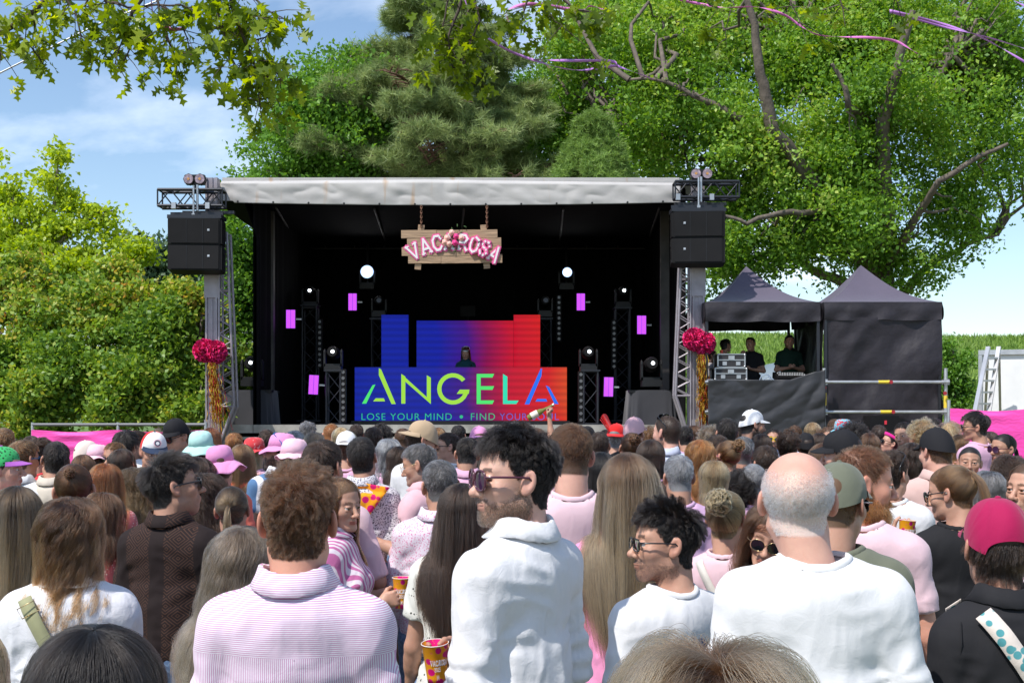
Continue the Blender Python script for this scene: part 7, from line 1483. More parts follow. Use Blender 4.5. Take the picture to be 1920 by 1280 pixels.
pp('close-up top of a dark straight-haired head in the bottom corner below the white denim shirt', 182, 1312, 1.72, 0, 'long', 'black', sex='f', body=0, skin='light', top=BLK, hairkw=dict(n=34000, vol=.036, part=.01, rad=.0002), glhead=None)
pp('close-up brown and blonde highlighted head rising from the bottom edge', 1328, 1448, 1.16, 4, 'bob', 'rooted', sex='f', body=0, skin='light', top=BLK, hairkw=dict(n=44000, vol=.055, len=.22, noise=.25, rad=.0002))
pp('light brown hair of a woman cropped by the bottom left corner', -85, 1284, 2.0, 10, 'long', 'dkblonde', sex='f', skin='light', top=PK, hairkw=dict(n=16000))
pp('woman with very long dark brown hair at the far left edge', 32, 972, 4, 25, 'long', 'streaked', sex='f', body=15, skin='light', top=BUB, hairkw=dict(len=.50, vol=.026))
pp('man in black lace shirt and mirrored blue sunglasses facing away from the bushes', 326, 914, 4.6, -62, 'short', 'black', hairkw=dict(len=.055, side=.03, comb=(0, -.4, .3)), body=-14, skin='tan', top=LACE, shirt='shirt', sleeve=1.0, gl='sport', fat=1.05, beard=.25, stache=.2)
pp('woman with long grey-brown hair hidden half behind the pink striped shirt', 455, 1064, 3.1, 0, 'longwavy', 'ash', sex='f', body=-10, skin='light', top=BLK, sleeve=0, hairkw=dict(len=.5))
pp('woman with dark ponytail tied by a cream scrunchie', 436, 958, 5.4, 4, 'lowpony', 'streaked', sex='f', skin='tan', top=MAG, sleeve=.4)
r7 = pp('tall man with very short brown hair in a plain pale pink t-shirt', 1068, 856, 4.6, 14, 'crop', 'brown', body=6, skin='pink', top=PK, sleeve=.75, gl='wayf', hs=1.02)
pp('woman with waist-long straight blonde-brown hair and bubblegum pink shirt', 1180, 918, 3.8, -6, 'long', 'rooted', sex='f', body=-10, skin='light', top=BUB, sleeve=1.9, shirt='shirt', hairkw=dict(len=.60, vol=.026, n=17000))
r10 = pp('woman with curly blonde updo and pale pink top carrying a white strap', 1362, 975, 4.6, -25, 'bun', 'dkblonde', sex='f', body=-20, skin='light', top=PK, sleeve=.6, hairkw=dict(curl=.008, cfreq=3, vol=.02, bun=.05))
pp('woman in metal-framed sunglasses leaning forward between the updo and the balding man', 1442, 1003, 4.2, 160, 'longwavy', 'brown', sex='f', body=120, pitch=22, roll=-12, skin='light', top=BLK, gl='wiredark', sleeve=.6)
pp('man in an olive baseball cap and dark sunglasses facing the tents', 1574, 946, 3.6, -38, 'short', 'midbrown', body=-25, skin='light', top=OLV, gl='wayf', hat=('cap', OLV), beard=.3)
pp('man with ginger beard and receding hair in pale pink t-shirt in profile', 1620, 908, 4.05, -92, 'crop', 'brown', body=-25, skin='red', top=PK, sleeve=.7, beard=1, stache=.8, blen=.028, beardc='ginger', hairkw=dict(recede=.018, len=.026, comb=(0, -.3, .2)), fat=1.05, neck='crew')
pp('woman with high brown ponytail and sunglasses in a black top', 1783, 925, 4.9, 48, 'pony', 'midbrown', sex='f', body=8, skin='light', top=BLK, gl='wayf', sleeve=.6, hairkw=dict(tail=.36, tie=(0, -.112, .072)))
pp('man in a black baseball cap and dusty pink jacket', 1755, 848, 6.6, 20, 'buzz', 'brown', body=-6, skin='pink', top=DPK, shirt='shirt', sleeve=1.9, hat=('cap', BCAP), fat=1.08)
pp('man with shoulder-length hair cut off by the right edge of the view', 1930, 920, 4.9, 118, 'bob', 'brown', body=80, skin='light', top=FLR, beard=.6, stache=.5)
pp('woman with grey-streaked dark hair between the ponytail and the pink cap', 1853, 925, 5.8, 0, 'bob', 'saltpepper', sex='f', skin='light', top=BLK)
pp('man with cropped grey hair in a pink and white speckled shirt', 825, 912, 5.2, 14, 'crop', 'saltpepper', body=-12, skin='tan', top=FLR, shirt='shirt', sleeve=1.9, fat=1.05, arms=(D, 'bent'))
pp('woman with loosely pinned curls and a glimpse of face behind the striped-shirt man', 388, 930, 5.8, -20, 'curlylong', 'dark', sex='f', skin='tan', top=MAG)
r41 = pp('woman with open mouth in pink candy-striped blouse beside the striped-shirt man', 638, 945, 4.9, -128, 'long', 'midbrown', sex='f', body=-95, skin='light', top=PSTR, shirt='shirt', sleeve=.9, lips=1, arms=('cup', 'cup'), hands=('grip', 'grip'))
pp('man with dark hair in a pink t-shirt right behind the striped-shirt man', 607, 878, 5.2, -20, 'short', 'dark', body=-8, skin='tan', top=PK, sleeve=.95, arms=(D, 'bent'), hands=('relaxed', 'grip'))
r42 = pp('man in grey speckled shirt wearing an orange and magenta bandana', 680, 860, 6.8, -6, 'crop', 'black', body=0, skin='tan', top=SPK, shirt='shirt', sleeve=1.0, hairkw=dict(len=.035))
r45 = pp('man with round glasses and grey crew cut looking down over his cup', 786, 872, 6.7, 80, 'crop', 'saltpepper', body=70, pitch=16, skin='tan', top=LPC, shirt='shirt', sleeve=1.2, beard=.6, stache=.5, gl='wire', arms=('cup', 'cup'), hands=('grip', 'grip'), fat=1.05)
pp('grey-haired man in a lilac t-shirt behind the moustached man', 1272, 896, 6.1, 5, 'short', 'grey', body=0, skin='tan', top=LIL, sleeve=.7)
pp('woman with glossy blonde-streaked bob in front of the black curls', 1338, 900, 6.7, -10, 'bob', 'dkblonde', sex='f', skin='light', top=REDP, sleeve=.1)
pp('woman with black curls beside the balding man', 1392, 920, 7, -10, 'afro', 'black', sex='f', skin='tan', top=BLK, hairkw=dict(len=.09, vol=.03))
pp('woman in magenta with a brown tousled top knot and pink glasses', 1362, 858, 8.3, 30, 'bun', 'midbrown', sex='f', skin='light', top=HOT, gl='pink', hairkw=dict(curl=.008, cfreq=2.6))
pp('grey-haired man in magenta polo near the tousled top knot', 1392, 850, 8.6, -5, 'short', 'saltpepper', skin='tan', top=HOT, fat=1.1)
pp('man in lilac shirt between the magenta polo and the balding man', 1412, 905, 7, 0, 'crop', 'grey', skin='tan', top=LIL, fat=1.1)
pp('woman with long ginger hair near the silver tower by the tents', 1313, 856, 8.2, 5, 'longwavy', 'ginger', sex='f', skin='light', top=PKT)
pp('woman with long black hair next to the tall pink t-shirt man', 1128, 888, 6.2, -8, 'long', 'black', sex='f', skin='tan', top=BLK, hairkw=dict(len=.4))
# --- left middle
pp('curly-haired woman in round pink glasses and black frilled top', 248, 912, 7, 75, 'curlylong', 'streaked', sex='f', body=30, skin='light', top=BLK, sleeve=.3, gl='wire')
pp('woman with straight copper-tipped hair down her back', 200, 905, 6.7, -5, 'long', 'auburn', sex='f', skin='light', top=PDOT, hairkw=dict(len=.5, vol=.03))
pp('brown-haired woman with a tiny bun just behind the wavy light-tipped hair', 140, 922, 5, 12, 'bun', 'brown', sex='f', skin='light', top=BLK, hairkw=dict(bun=.02))
pp('woman in a red dotted blouse squeezed beside the wavy light-tipped hair', 196, 975, 4.8, 10, 'bob', 'brown', sex='f', skin='light', top=PDOT)
pp('dark-haired man in a beige linen shirt in front of the pink fence', 103, 864, 7.4, 30, 'short', 'black', body=-5, skin='light', top=BEIGE, shirt='shirt', sleeve=1.9, gl='blue')
pp('man with sandy brown hair and blue sunglasses near the far left edge', 44, 862, 7.4, -25, 'short', 'midbrown', skin='light', top=W_, shirt='shirt', glhead=None, gl='blue')
pp('person in a green dotted cap with purple brim at the far left edge', 6, 880, 6.6, -80, 'short', 'dark', sex='f', skin='pink', top=PKT, hat=('cap', GRNC), hat_kw=dict(mt2=PURC))
pp('man with fair hair at the left edge behind the green dotted cap', 8, 832, 9.5, 20, 'short', 'midbrown', skin='light', top=BEIGE)
pp('man with messy dark hair in red shirt left of the beige linen shirt', 76, 854, 9, -30, 'mop', 'dark', skin='tan', top=REDP)
rc = pp('man in red and white trucker cap with navy brim', 288, 846, 8, -150, 'short', 'brown', body=-120, pitch=18, skin='light', top=W_, hat=('cap', WCAP), hat_kw=dict(mt3=RCAP, mt2=DCAP, logo=(LPC, DCAP, WCAP)))
pp('man in black cap and sunglasses looking down in front of the pink fence', 330, 818, 9.4, 150, 'short', 'brown', body=120, pitch=16, skin='tan', top=W_, gl='wayf', hat=('cap', BCAP), beard=.3)
pp('person in a mint bucket hat', 377, 842, 8.6, 20, 'curlylong', 'dark', sex='f', skin='tan', top=W_, hat=('bucket', HMT), gl='wayf')
pp('person in a wide floppy orchid bucket hat and coral top', 414, 874, 7.2, 15, 'short', 'brown', sex='f', skin='light', top=CORAL, hat=('floppy', HPK))
pp('bearded man in orchid bucket hat with sunglasses resting on it', 524, 848, 8.2, 70, 'short', 'dark', skin='tan', top=BSTR, shirt='shirt', hat=('bucket', HPK), beard=.95, stache=.8, blen=.008, glhead='blue', body=20)
pp('person in a pale pink crumpled hat behind the curly-haired striped-shirt man', 552, 862, 7.4, 0, 'short', 'brown', sex='f', skin='light', top=PKT, hat=('small', HLP))
pp('man in cream cap looking up beside the pink fence', 164, 854, 10, -65, 'short', 'brown', skin='light', top=PK, hat=('cap', CREAM))
pp('man with short fair hair and dark sunglasses facing the camera by the pink fence', 214, 858, 9, 165, 'crop', 'midbrown', skin='tan', top=W_, gl='wayf')
pp('man with shiny black bowl hair in front of the pink fence', 236, 836, 9.6, -10, 'short', 'black', skin='light', top=W_, hairkw=dict(len=.07, side=.05, taper=0))
pp('man with brown hair in profile next to the shiny black hair', 258, 834, 10.5, -75, 'short', 'brown', skin='light', top=WT, beard=.4)
pp('woman with straight brown hair just below the cream cap', 158, 880, 8.6, 0, 'long', 'brown', sex='f', skin='light', top=PKT)
pp('person in a pink patterned headscarf with glasses beside the straight brown hair', 186, 865, 9, -20, 'bob', 'brown', sex='f', skin='light', top=REDP, hat=('small', HLP))
pp('dark-haired woman directly below the fair-haired man in sunglasses', 232, 872, 8, -10, 'long', 'dark', sex='f', skin='light', top=PDOT)
pp('woman with tied brown hair below the red and white trucker cap', 372, 892, 7, 0, 'longwavy', 'dark', sex='f', skin='tan', top=W_)
pp('person with brown hair between the two orchid bucket hats', 455, 862, 8.6, 0, 'long', 'midbrown', sex='f', skin='light', top=CORAL)
pp('woman in a red patterned hat tucked behind the bearded man in orchid hat', 478, 850, 9.6, -15, 'long', 'blonde', sex='f', skin='light', top=PKT, hat=('small', REDP))
# --- centre and right middle
pp('man in a grey and white cap left of the bandana man', 652, 842, 8.8, -10, 'crop', 'brown', skin='light', top=PKT, hat=('cap', WCAP), hat_kw=dict(back=True, mt3=OLV))
pp('woman with wavy silver-grey hair in pink', 729, 852, 8.6, -8, 'bob', 'grey', sex='f', skin='light', top=PKT, hairkw=dict(curl=.008))
pp('bearded man in a backwards tan baseball cap', 792, 826, 8.2, -72, 'crop', 'dark', skin='tan', top=W_, hat=('cap', TANC), hat_kw=dict(back=True), beard=.9, stache=.7, blen=.006)
pp('woman in pale blue shirt with an orange bandana at the neck', 752, 868, 8.4, -30, 'bob', 'dark', sex='f', skin='light', top=LBL, shirt='shirt')
pp('black-haired man in pink shirt behind the long-haired brunette', 876, 853, 8.2, 0, 'short', 'black', skin='tan', top=PKT, shirt='shirt', fat=1.05)
pp('person in an orchid cap worn backwards near the stage', 898, 828, 10.5, 10, 'crop', 'brown', skin='light', top=PKT, hat=('cap', HPK), hat_kw=dict(back=True))
pp('woman in sunglasses with short dark hair facing the bushes near the stage', 840, 838, 10.2, 100, 'short', 'dark', sex='f', skin='light', top=W_, gl='wayf')
pp('man with shaved reddish hair behind the wine sunglasses man', 1006, 832, 9.4, -10, 'buzz', 'brown', skin='red', top=PKT)
rb = pp('person raising a bottle high in front of the wide screen', 1001, 832, 12.4, 0, 'short', 'black', skin='tan', top=BLK, arms=(D, ((.19, .04, 1.68), (.165, .06, 1.93))), hands=('relaxed', 'fist'))
pp('man with shaved head and sunglasses propped up in a pale shirt', 1250, 812, 9, 42, 'buzz', 'dark', body=-4, skin='pink', top=LBL, shirt='shirt', beard=.9, stache=.7, blen=.004, glhead='wayf', fat=1.12)
pp('person in a pale pink baseball cap beside the shaved head', 1190, 812, 10.5, -30, 'crop', 'dark', skin='light', top=BLK, hat=('cap', LPC))
rcr = pp('person in a red cap with a red feather crest', 1156, 822, 11, -20, 'short', 'grey', skin='light', top=W_, hat=('cap', RCAP), hat_kw=dict(back=True), gl='wayf')
pp('person in a white shirt with red flowers on the back', 1125, 838, 9.8, -10, 'short', 'dark', skin='tan', top=cloth('white_red_flowers', (.70, .66, .66), ('dots', (.7, .04, .06), 26, .3)))
pp('woman with messy brown top knot over the long blonde-brown hair', 1182, 842, 8.8, 5, 'bun', 'brown', sex='f', skin='tan', top=BLK)
pp('man with thick black hair beside the silver tower', 1362, 815, 9.5, 5, 'short', 'black', skin='tan', top=BLK, fat=1.05)
pp('bearded man in a white cap with sunglasses above its brim', 1411, 798, 10.8, -75, 'short', 'black', skin='tan', top=BLK, hat=('cap', WCAP), beard=1, stache=1, blen=.03)
pp('man in bright yellow sunglasses facing the camera', 1449, 824, 13.2, 172, 'crop', 'black', skin='light', top=LBL, shirt='shirt', gl='yellow', beard=.7, stache=.6, body=170)
pp('dark-haired woman in navy between the black-haired man and the yellow sunglasses', 1385, 826, 11, 60, 'short', 'dark', sex='f', skin='light', top=NAVY)
pp('person in a dark cap with white trim in front of the tent drape', 1512, 838, 11, 0, 'short', 'dark', skin='light', top=BLK, hat=('cap', BCAP))
pp('man in a flat black cap whose brim points at the balding man', 1578, 852, 6.4, 70, 'crop', 'dark', skin='pink', top=BLK, hat=('cap', BCAP), body=20)
pp('person in a blue and red patterned bucket hat', 1582, 812, 12, -30, 'curlytop', 'black', sex='f', skin='brown', top=BLK, hat=('small', BLR))
pp('person with a big cloud of black curls beside the patterned bucket hat', 1603, 826, 10, 0, 'afro', 'black', sex='f', skin='brown', top=BLK)
pp('woman in white sunglasses with brown curls facing the camera', 1554, 822, 13, 165, 'curlylong', 'brown', sex='f', skin='light', top=PKT, gl='flower')
pp('woman with smooth dark hair looking away beneath the drape', 1533, 836, 11, 30, 'long', 'dark', sex='f', skin='light', top=PKT)
rhb = pp('woman with hot pink headband drinking from a bottle', 1668, 832, 13, 95, 'slick', 'dark', sex='f', pitch=-18, skin='light', top=MAG, gl='wayf', arms=('face', D), hands=('grip', 'relaxed'))
pp('man with fade haircut beside the sandy curls', 1696, 816, 11.5, 130, 'crop', 'black', skin='light', top=BLK, beard=.6)
pp('person with thick sandy-blonde curls', 1728, 822, 9.4, 15, 'curlytop', 'dkblonde', skin='light', top=BEIGE)
pp('fair-haired girl looking across in front of the pink fence', 1783, 816, 12, -45, 'short', 'blonde', sex='f', skin='light', top=PKT, hairkw=dict(taper=0, len=.09, side=.09))
pp('woman with long dark wavy hair between the black cap and pink headband', 1706, 862, 8, 10, 'longwavy', 'dark', sex='f', skin='tan', top=HOT)
r75 = pp('man with sunglasses on his brown hair lifting a cup behind the ginger beard', 1674, 892, 6.3, -50, 'mop', 'dark', skin='light', top=WT, glhead='wayf')
pp('tall man with high fade and dark glasses in front of the pink fence', 1828, 800, 10.6, 75, 'short', 'black', skin='tan', top=PKT, gl='wayf', hairkw=dict(len=.055))
pp('woman in white flower-shaped sunglasses with open mouth', 1851, 832, 11.5, 125, 'long', 'dark', sex='f', skin='light', top=HOT, gl='flower', lips=1)
pp('woman in tortoise sunglasses and coral red sleeveless top', 1880, 842, 9.4, 112, 'slick', 'black', sex='f', body=70, skin='tan', top=CORAL, gl='wine', sleeve=0)
pp('young woman with pulled-back black hair frowning at the camera', 1818, 868, 8.3, 160, 'slick', 'black', sex='f', body=130, skin='tan', top=HOT, lips=.6)
pp('woman with long dark frizzy hair near the right edge', 1893, 888, 7.4, -10, 'curlylong', 'dark', sex='f', skin='tan', top=BLK)
pp('fair-haired woman directly behind the black cap with dusty pink jacket', 1798, 838, 11, 10, 'long', 'midbrown', sex='f', skin='light', top=PKT)
# --- small heads along the stage front
small = [(575, 816, 12.6, 'mop', 'saltpepper', 'm', PKT, 'man with tousled grey hair right at the stage edge'), (621, 818, 12.1, 'crop', 'ginger', 'm', PK, 'man with close-cropped ginger hair at the stage edge'), (553, 832, 10.9, 'bob', 'grey', 'f', W_, 'woman with silvery bob beside the orchid bucket hat'), (588, 836, 10.3, 'bob', 'ash', 'f', LIL, 'ash-haired woman below the tousled grey hair'),
    (700, 826, 11, 'short', 'dark', 'm', W_, 'dark-haired man above the silver-grey hair'), (716, 820, 13.2, 'curlytop', 'black', 'm', BLK, 'man with small black curls below the lettering'), (756, 826, 12.1, 'crop', 'brown', 'm', W_, 'short brown-haired man beside the tan cap'), (822, 822, 13.2, 'long', 'midbrown', 'f', PK, 'brown-haired woman behind the backwards tan cap'), (860, 818, 13.8, 'short', 'black', 'm', PKT, 'black-haired man far off below the screen'), (928, 824, 12.6, 'crop', 'dark', 'm', BLK, 'short dark hair peeping over the orchid cap wearer'),
    (940, 838, 10.8, 'long', 'dkblonde', 'f', HOT, 'blonde streaked hair above the wine sunglasses'), (1100, 822, 12.1, 'crop', 'black', 'm', W_, 'short black hair right of the tall pink t-shirt man'), (1136, 826, 13.2, 'long', 'dark', 'f', PKT, 'dark hair between the red cap and the flowered shirt'), (1216, 828, 12.1, 'curlytop', 'midbrown', 'f', HLP, 'brown curly hair between pale pink cap and shaved head'), (1285, 822, 12.4, 'short', 'black', 'm', LIL, 'black hair at the foot of the silver tower'), (1300, 818, 13.8, 'bob', 'brown', 'f', W_, 'sandy brown hair beneath the tinsel by the tents'), (1332, 828, 11, 'curlytop', 'ash', 'f', PKT, 'ash curls above the long ginger hair'),
    (1425, 838, 10.6, 'long', 'dark', 'f', NAVY, 'long dark hair under the yellow sunglasses'), (1478, 836, 10.8, 'curlytop', 'dark', 'm', BLK, 'dark curls just right of the yellow sunglasses'), (1490, 818, 13.8, 'short', 'brown', 'm', LBL, 'brown-haired man far off before the black drape'), (1630, 838, 9.89, 'long', 'brown', 'f', PKT, 'brown hair beside the big cloud of black curls'), (1648, 818, 13.2, 'short', 'dark', 'm', W_, 'dark hair below the small black speaker'), (1750, 806, 13.2, 'short', 'black', 'm', BLK, 'black hair above the black baseball cap'),
    (1565, 806, 14.4, 'crop', 'brown', 'm', W_, 'tiny brown-haired head left of the patterned bucket hat'), (1525, 812, 13.8, 'long', 'dkblonde', 'f', LPC, 'tiny blonde head before the scaffold upright'), (15, 842, 10.9, 'short', 'midbrown', 'm', PKT, 'tiny fair head at the far left by the bushes'), (60, 838, 12.1, 'long', 'dark', 'f', W_, 'tiny dark head with hand raised by the fence post'), (352, 842, 9.66, 'afro', 'black', 'm', BLK, 'round black curls next to the mint hat'), (395, 826, 11.3, 'long', 'auburn', 'f', PKT, 'auburn hair beyond the mint hat'), (440, 836, 11, 'short', 'ginger', 'm', CORAL, 'short ginger hair above the floppy orchid hat'), (500, 828, 12, 'short', 'dark', 'm', BLK, 'dark hair behind the sunglasses-topped orchid hat'), (640, 824, 11.7, 'long', 'blonde', 'f', PK, 'blonde head behind the grey and white cap'), (668, 816, 13.8, 'short', 'dark', 'm', PKT, 'tiny dark head below the low lamp bar'), (1060, 820, 13.8, 'long', 'brown', 'f', PKT, 'brown hair hidden behind the tall pink t-shirt man'), (985, 815, 13.2, 'short', 'brown', 'm', LIL, 'brown-haired head left of the raised bottle'), (905, 850, 8.74, 'long', 'dark', 'f', W_, 'dark long hair between the wine sunglasses and pink shirt'), (1220, 858, 7.59, 'long', 'dark', 'f', PKT, 'dark hair right behind the long blonde-brown hair'), (1345, 846, 8.74, 'short', 'dark', 'f', BLK, 'small face beside the long ginger hair'), (1435, 870, 7.59, 'short', 'dark', 'm', NAVY, 'dark-haired man in navy left of the balding man'), (1540, 866, 7.36, 'long', 'brown', 'f', PKT, 'brown hair right behind the balding man')]
rgs = np.random.default_rng(66)
for px, py, d, hr, hc_, sx, tp, lb in small: pp(lb, px, py, d, float(rgs.uniform(-28, 28)), hr, hc_, sex=sx, skin=['light', 'tan', 'pink'][int(rgs.integers(3))], top=tp, body=float(rgs.uniform(-15, 15)), sleeve=.6, hairkw={})
# --- performer and sound crew
rdj = pp('performer with long brown hair and silver headband behind the wide screen', 873, 662, 22.7, 176, 'long', 'brown', sex='f', body=178, pitch=22, skin='light', top=cloth('teal_shirt', (.01, .06, .08)), shirt='shirt', sleeve=1.9, arms=('bent', 'bent'), feet=DZ, hat=None, group='performer and sound crew', S_=.98)
pp('sound technician with dark hair turned away above the flight cases', 1361, 648, 20.3, -60, 'short', 'black', body=-160, skin='tan', top=BLK, feet=PZ, group='performer and sound crew')
pp('sound technician in black t-shirt resting his chin on his hand', 1407, 645, 20.3, 150, 'short', 'black', body=165, skin='tan', top=BLK, fat=1.15, feet=PZ, arms=('fold', 'face'), hands=('fist', 'fist'), group='performer and sound crew')
pp('sound technician in dark green polo with folded arms', 1480, 641, 20.2, 178, 'crop', 'black', body=180, skin='tan', top=GRN, shirt='shirt', sleeve=.7, feet=PZ, arms=('fold', 'fold'), hands=('fist', 'fist'), beard=.8, stache=.6, group='performer and sound crew')
pp('sound technician in grey half hidden behind the pompoms by the tents', 1334, 668, 20.4, -90, 'short', 'dark', body=-90, skin='light', top=SPK, feet=PZ, group='performer and sound crew')
# headband and crest
def local(root, Hc, Rh, mb, name, m): xf(mb, Hc, Rh); return mb.build(name, m, root)
# --- carried things
ST_OL = cloth('olive_webbing', (.30, .30, .17), bump=.3); ST_WH = cloth('white_strap', (.62, .60, .55)); ST_LF = cloth('leafy_strap', (.70, .62, .56), ('dots', (.08, .30, .33), 34, .36, .9)); POU = cloth('tan_bag', (.25, .16, .09))
strap_bag('crossbody_bag', 'olive webbing bag strap across the white denim shirt', r22[0], 'f', -.115, 1.47, .13, 1.00, .042, ST_OL, POU, 1.1, (.06, M_wire), .026)
strap_bag('crossbody_bag', 'leaf-patterned bag strap with gold buckle across the black jacket', r4[0], 'f', -.10, 1.475, .21, 1.0, .050, ST_LF, POU, 1.15, (.40, M_wire), .018)
def hand_cup(rr, side, lab, arms='cup', text=True):
    root, Hc, Rh, s = rr; sex = 'm' if rr is r45 else 'f'; s0, e, wr = arm_pts(arms, side, sex); dr = unit(wr-e); c = wr+dr*.085+np.array([-side*.035, .0, -.055]); bpy.context.view_layer.update(); p = root.matrix_world @ Vector(c); return cup(lab, p, (0, 0), text)
hand_cup(r41, 1, 'patterned cup held by the woman in candy stripes'); hand_cup(r45, -1, 'patterned cup held by the man in round glasses')
strap_bag('crossbody_bag', 'off-white bag strap across the pale pink top of the curly blonde updo', r10[0], 'f', -.10, 1.465, .15, 1.0, .035, ST_WH, POU, 1, (.45, M_wire), .012)
# foreground cup with its hand, the bearded man's cup, bottle, bandana, small extras
def free_hand(name, lab, wrist, dirv, palm, skin, pose='grip', fore=.24, mirror=False):
    """a forearm and hand belonging to someone hidden by the crowd"""
    V, Q = get_hand(pose); Mh = rot_to(dirv, palm); q = V.copy()
    if mirror: q[:, 0] *= -1; Q = Q[:, ::-1]
    q = q@Mh.T+np.array(wrist); return q, Q
def extend_person(rr, V, Q):
    """join world-space geometry to a person's body mesh"""
    root = rr[0]; bpy.context.view_layer.update(); mi = np.array(root.matrix_world.inverted()); Vl = V@mi[:3, :3].T+mi[:3, 3]
    bo = [c for c in root.children if c.name.startswith('body')][0]; me = bo.data; n = len(me.vertices); co = np.empty(n*3, f32); me.vertices.foreach_get('co', co); co = co.reshape(-1, 3); nf = len(me.polygons); vi = np.empty(nf*4, np.int32); me.loops.foreach_get('vertex_index', vi); mk = np.empty(n*4, f32); me.attributes['mask'].data.foreach_get('color', mk)
    nm = fast_mesh('person_body', np.vstack([co, Vl]), np.vstack([vi.reshape(-1, 4), Q+n])); add_attr(nm, 'mask', np.vstack([mk.reshape(-1, 4)[:, :3], np.zeros((len(Vl), 3))])); nm.materials.append(me.materials[0]); bo.data = nm
def arm_mesh(a, b, c, r0, r1, r2):
    pts = np.array([a, b, c]); lo = pts.min(0)-.09; hi = pts.max(0)+.09; ax = [np.arange(lo[i], hi[i], .007, dtype=f32) for i in range(3)]; g = grid_pts(*ax); d = smin(s_cap(g, a, b, r0, r1), s_cap(g, b, c, r1, r2), .02); return snet(d, *ax)
# long-haired brunette reaches back holding the near cup
cw = P(820, 1240, 3.5)
wr = np.array(cw)+np.array([.085, .055, .010]); el = np.array(P(905, 1262, 3.72)); sh = np.array(P(905, 1110, 3.85)); V, Q = arm_mesh(sh, el, wr, .042, .036, .024); extend_person(r6, V, Q)
q, Qh = free_hand('', '', wr, (-1, .05, .02), (0, -1, .05), 'tan', 'grip', mirror=False); extend_person(r6, q, Qh)
cup('patterned festival cup held low beside the white linen shirt', Vector(cw)+Vector((0, 0, -.062)), (R(5), R(-4)), True, R(10))
# cup held up near the ginger beard
cb2 = P(1697, 994, 5.75); cup('patterned cup lifted between the ginger beard and the ponytail', cb2+Vector((0, 0, -.07)), (0, R(6)), True)
rr = r75
wr = np.array(cb2)+np.array([-.02, .10, -.045]); el = np.array(P(1664, 1075, 6.0)); sh = np.array(P(1684, 968, 6.3)); V, Q = arm_mesh(sh, el, wr, .040, .034, .024); extend_person(rr, V, Q); q, Qh = free_hand('', '', wr, (.35, -.75, .25), (.3, .1, .9), 'light'); extend_person(rr, q, Qh)
# bottle in the raised hand
bpy.context.view_layer.update(); hp = rb[0].matrix_world @ Vector((.150, .075, 2.02)); M_bg = mat('green_bottle_glass', (.16, .18, .02), .08, coat=1); M_lab = mat('cream_label', (.7, .65, .55), .6)
o = empty('bottle', hp); o.rotation_euler = (0, R(-118), 0); tag(o, 'upside-down glass bottle in the hand raised before the wide screen', 'bottle'); b = MB(); b.tube([(0, 0, -.06), (0, 0, .0), (0, 0, .05), (0, 0, .09), (0, 0, .23), (0, 0, .24)], [.012, .013, .018, .033, .033, .028], 16); b.build('glass', M_bg, o); b = MB(); b.tube([(0, 0, .12), (0, 0, .20)], .0388, 16, False); b.build('label', M_lab, o); b = MB(); b.tube([(0, 0, -.075), (0, 0, -.058)], .016, 12); b.build('cap', M_galv, o)
# bandana over the speckled shirt
def bandana(rr, sex, wd=.17, ln=.25, m=BND):
    root = rr[0]; mb = MB(); vs = []; n_ = 24; fs = []
    for j in range(n_+1):
        t = j/n_
        for i in range(13):
            u = (i/12-.5)*2; x = u*wd*(1-t)**.9; z = 1.505-.03*abs(u)*(1-t)-ln*t; y = body_surface_y(x, min(z, 1.46), sex, .012, -1, 1, .016)-.006-.010*abs(math.sin(u*4+t*3)); 
            if z > 1.44: y = max(y, -.085-.02*(1-t)); y = min(y, -.055-.0*t)
            vs.append((x, y, z))
    mb.add(vs, [(j*13+i, j*13+i+1, (j+1)*13+i+1, (j+1)*13+i) for j in range(n_) for i in range(12)], True); q = mb.build('bandana', m, root); q.modifiers.new('t', 'SOLIDIFY').thickness = .003
    mb = MB(); k = 30; vs = []
    for i in range(k+1):
        a = 2*math.pi*i/k
        for dr, dz in ((0, 0), (.012, .015), (.006, .034), (-.008, .036)): vs.append(((.070+dr)*math.cos(a), -.028+(.066+dr)*math.sin(a), 1.478+dz-.012*math.sin(a)))
    mb.add(vs, [(i*4+j, (i+1)*4+j, (i+1)*4+j+1, i*4+j+1) for i in range(k) for j in range(3)], True); q2 = mb.build('neck_roll', m, q); q2.modifiers.new('t', 'SOLIDIFY').thickness = .004
bandana(r42, 'm')

# print on the white t-shirt, embroidery on the pink one, locker loop on the striped shirt
def back_patch(rr, poly_, sex, m, name, n_=14, fat=1, loose=.010):
    root = rr[0]; c = np.mean(np.array(poly_), 0); mb = MB(); vs = []; k = len(poly_)
    for j in range(n_+1):
        for (x, z) in poly_: xx = c[0]+(x-c[0])*j/n_; zz = c[1]+(z-c[1])*j/n_; vs.append((xx, body_surface_y(xx, zz, sex, .004, -1, fat, loose)-.004, zz))
    mb.add(vs, [(j*k+i, j*k+(i+1) % k, (j+1)*k+(i+1) % k, (j+1)*k+i) for j in range(n_) for i in range(k)], True); mb.build(name, m, root)
back_patch(r5, [(.02, 1.34), (.035, 1.352), (.055, 1.345), (.075, 1.32), (.10, 1.30), (.135, 1.272), (.14, 1.262), (.09, 1.262), (.045, 1.265), (.03, 1.285), (.022, 1.31)], 'm', cloth('blue_print', (.01, .09, .27), bump=.1), 'print')
back_patch(r5, [(.07, 1.262), (.078, 1.262), (.082, 1.235), (.072, 1.23)], 'm', CL['blue_print'], 'print')
def back_line(rr, pts, r, m, name, loose=.010):
    mb = MB(); mb.tube([(x, body_surface_y(x, z, 'm', 0, -1, 1, loose)-.0012, z) for x, z in pts], r, 5, False); mb.build(name, m, rr[0])
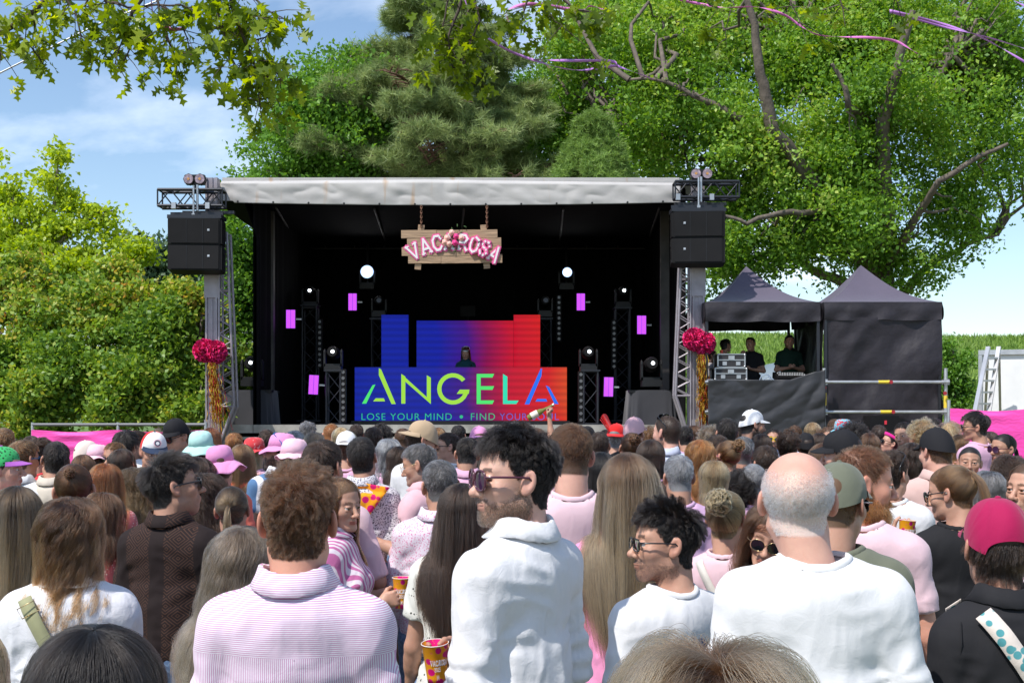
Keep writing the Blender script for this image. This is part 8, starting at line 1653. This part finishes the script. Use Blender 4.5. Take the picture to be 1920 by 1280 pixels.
back_line(r7, [(-.07, 1.435), (-.045, 1.433), (-.03, 1.438), (-.02, 1.43), (-.005, 1.436), (.003, 1.428), (.012, 1.436), (.02, 1.428)], .0013, cloth('wine_thread', (.3, .02, .08)), 'embroidery')
back_line(r2, [(-.022, 1.350), (-.018, 1.342), (0, 1.339), (.018, 1.342), (.022, 1.350)], .003, STR, 'locker_loop')
for x0 in (-.022, .022): back_line(r2, [(x0, 1.348), (x0*1.2, 1.25), (x0*1.3, 1.12), (x0*1.3, 1.0)], .0018, STR, 'pleat')
for rr in (r1, r2, r22, r4):
    for sx in (-1, 1): back_line(rr, [(sx*.150, 1.45), (sx*.158, 1.40), (sx*.158, 1.34), (sx*.150, 1.27)], .0016, bpy.data.objects[[c.name for c in rr[0].children if c.name.startswith('shirt')][0]].active_material, 'armhole_seam', .012)

def band(rr, z, tilt, w_, m, name):
    root, Hc, Rh, s = rr; mb = MB(); k = 36; vs = []
    for i in range(k+1):
        a = 2*math.pi*i/k
        for dz in (-w_/2, w_/2): vs.append((.083*math.cos(a), -.015+.103*math.sin(a), z+tilt*math.sin(a)+dz))
    mb.add(vs, [(2*i, 2*i+2, 2*i+3, 2*i+1) for i in range(k)], True); xf(mb, Hc, Rh); q = mb.build(name, m, root); q.modifiers.new('t', 'SOLIDIFY').thickness = .003
band(rdj, .075, -.012, .045, M_galv, 'headband'); band(rhb, .07, .03, .035, HOT, 'headband')
root, Hc, Rh, s_ = rcr; mb = MB()
for i in range(9): a = -.9+i*.22; mb.bar((-.05, -.02+.08*math.sin(a), .04+.05*math.cos(a)), (-.12, -.02+.13*math.sin(a), .10+.12*math.cos(a)), .035, .006)
xf(mb, Hc, Rh); mb.build('feather_crest', RCAP, root)
bpy.context.view_layer.update(); mo = rhb[0].matrix_world @ Vector(np.array(rhb[1])+np.array(rhb[2])@np.array([0, .115, -.065])); b = MB(); b.tube([(0, 0, 0), (-.02, 0, .01), (-.05, 0, .03), (-.20, 0, .11)], [.012, .014, .03, .03], 14); o = b.build('water_bottle', mat('clear_blue_plastic', (.30, .45, .75), .15, coat=1), None); o.location = mo; tag(o, 'clear blue plastic bottle at the lips of the woman with a pink headband', 'bottle')
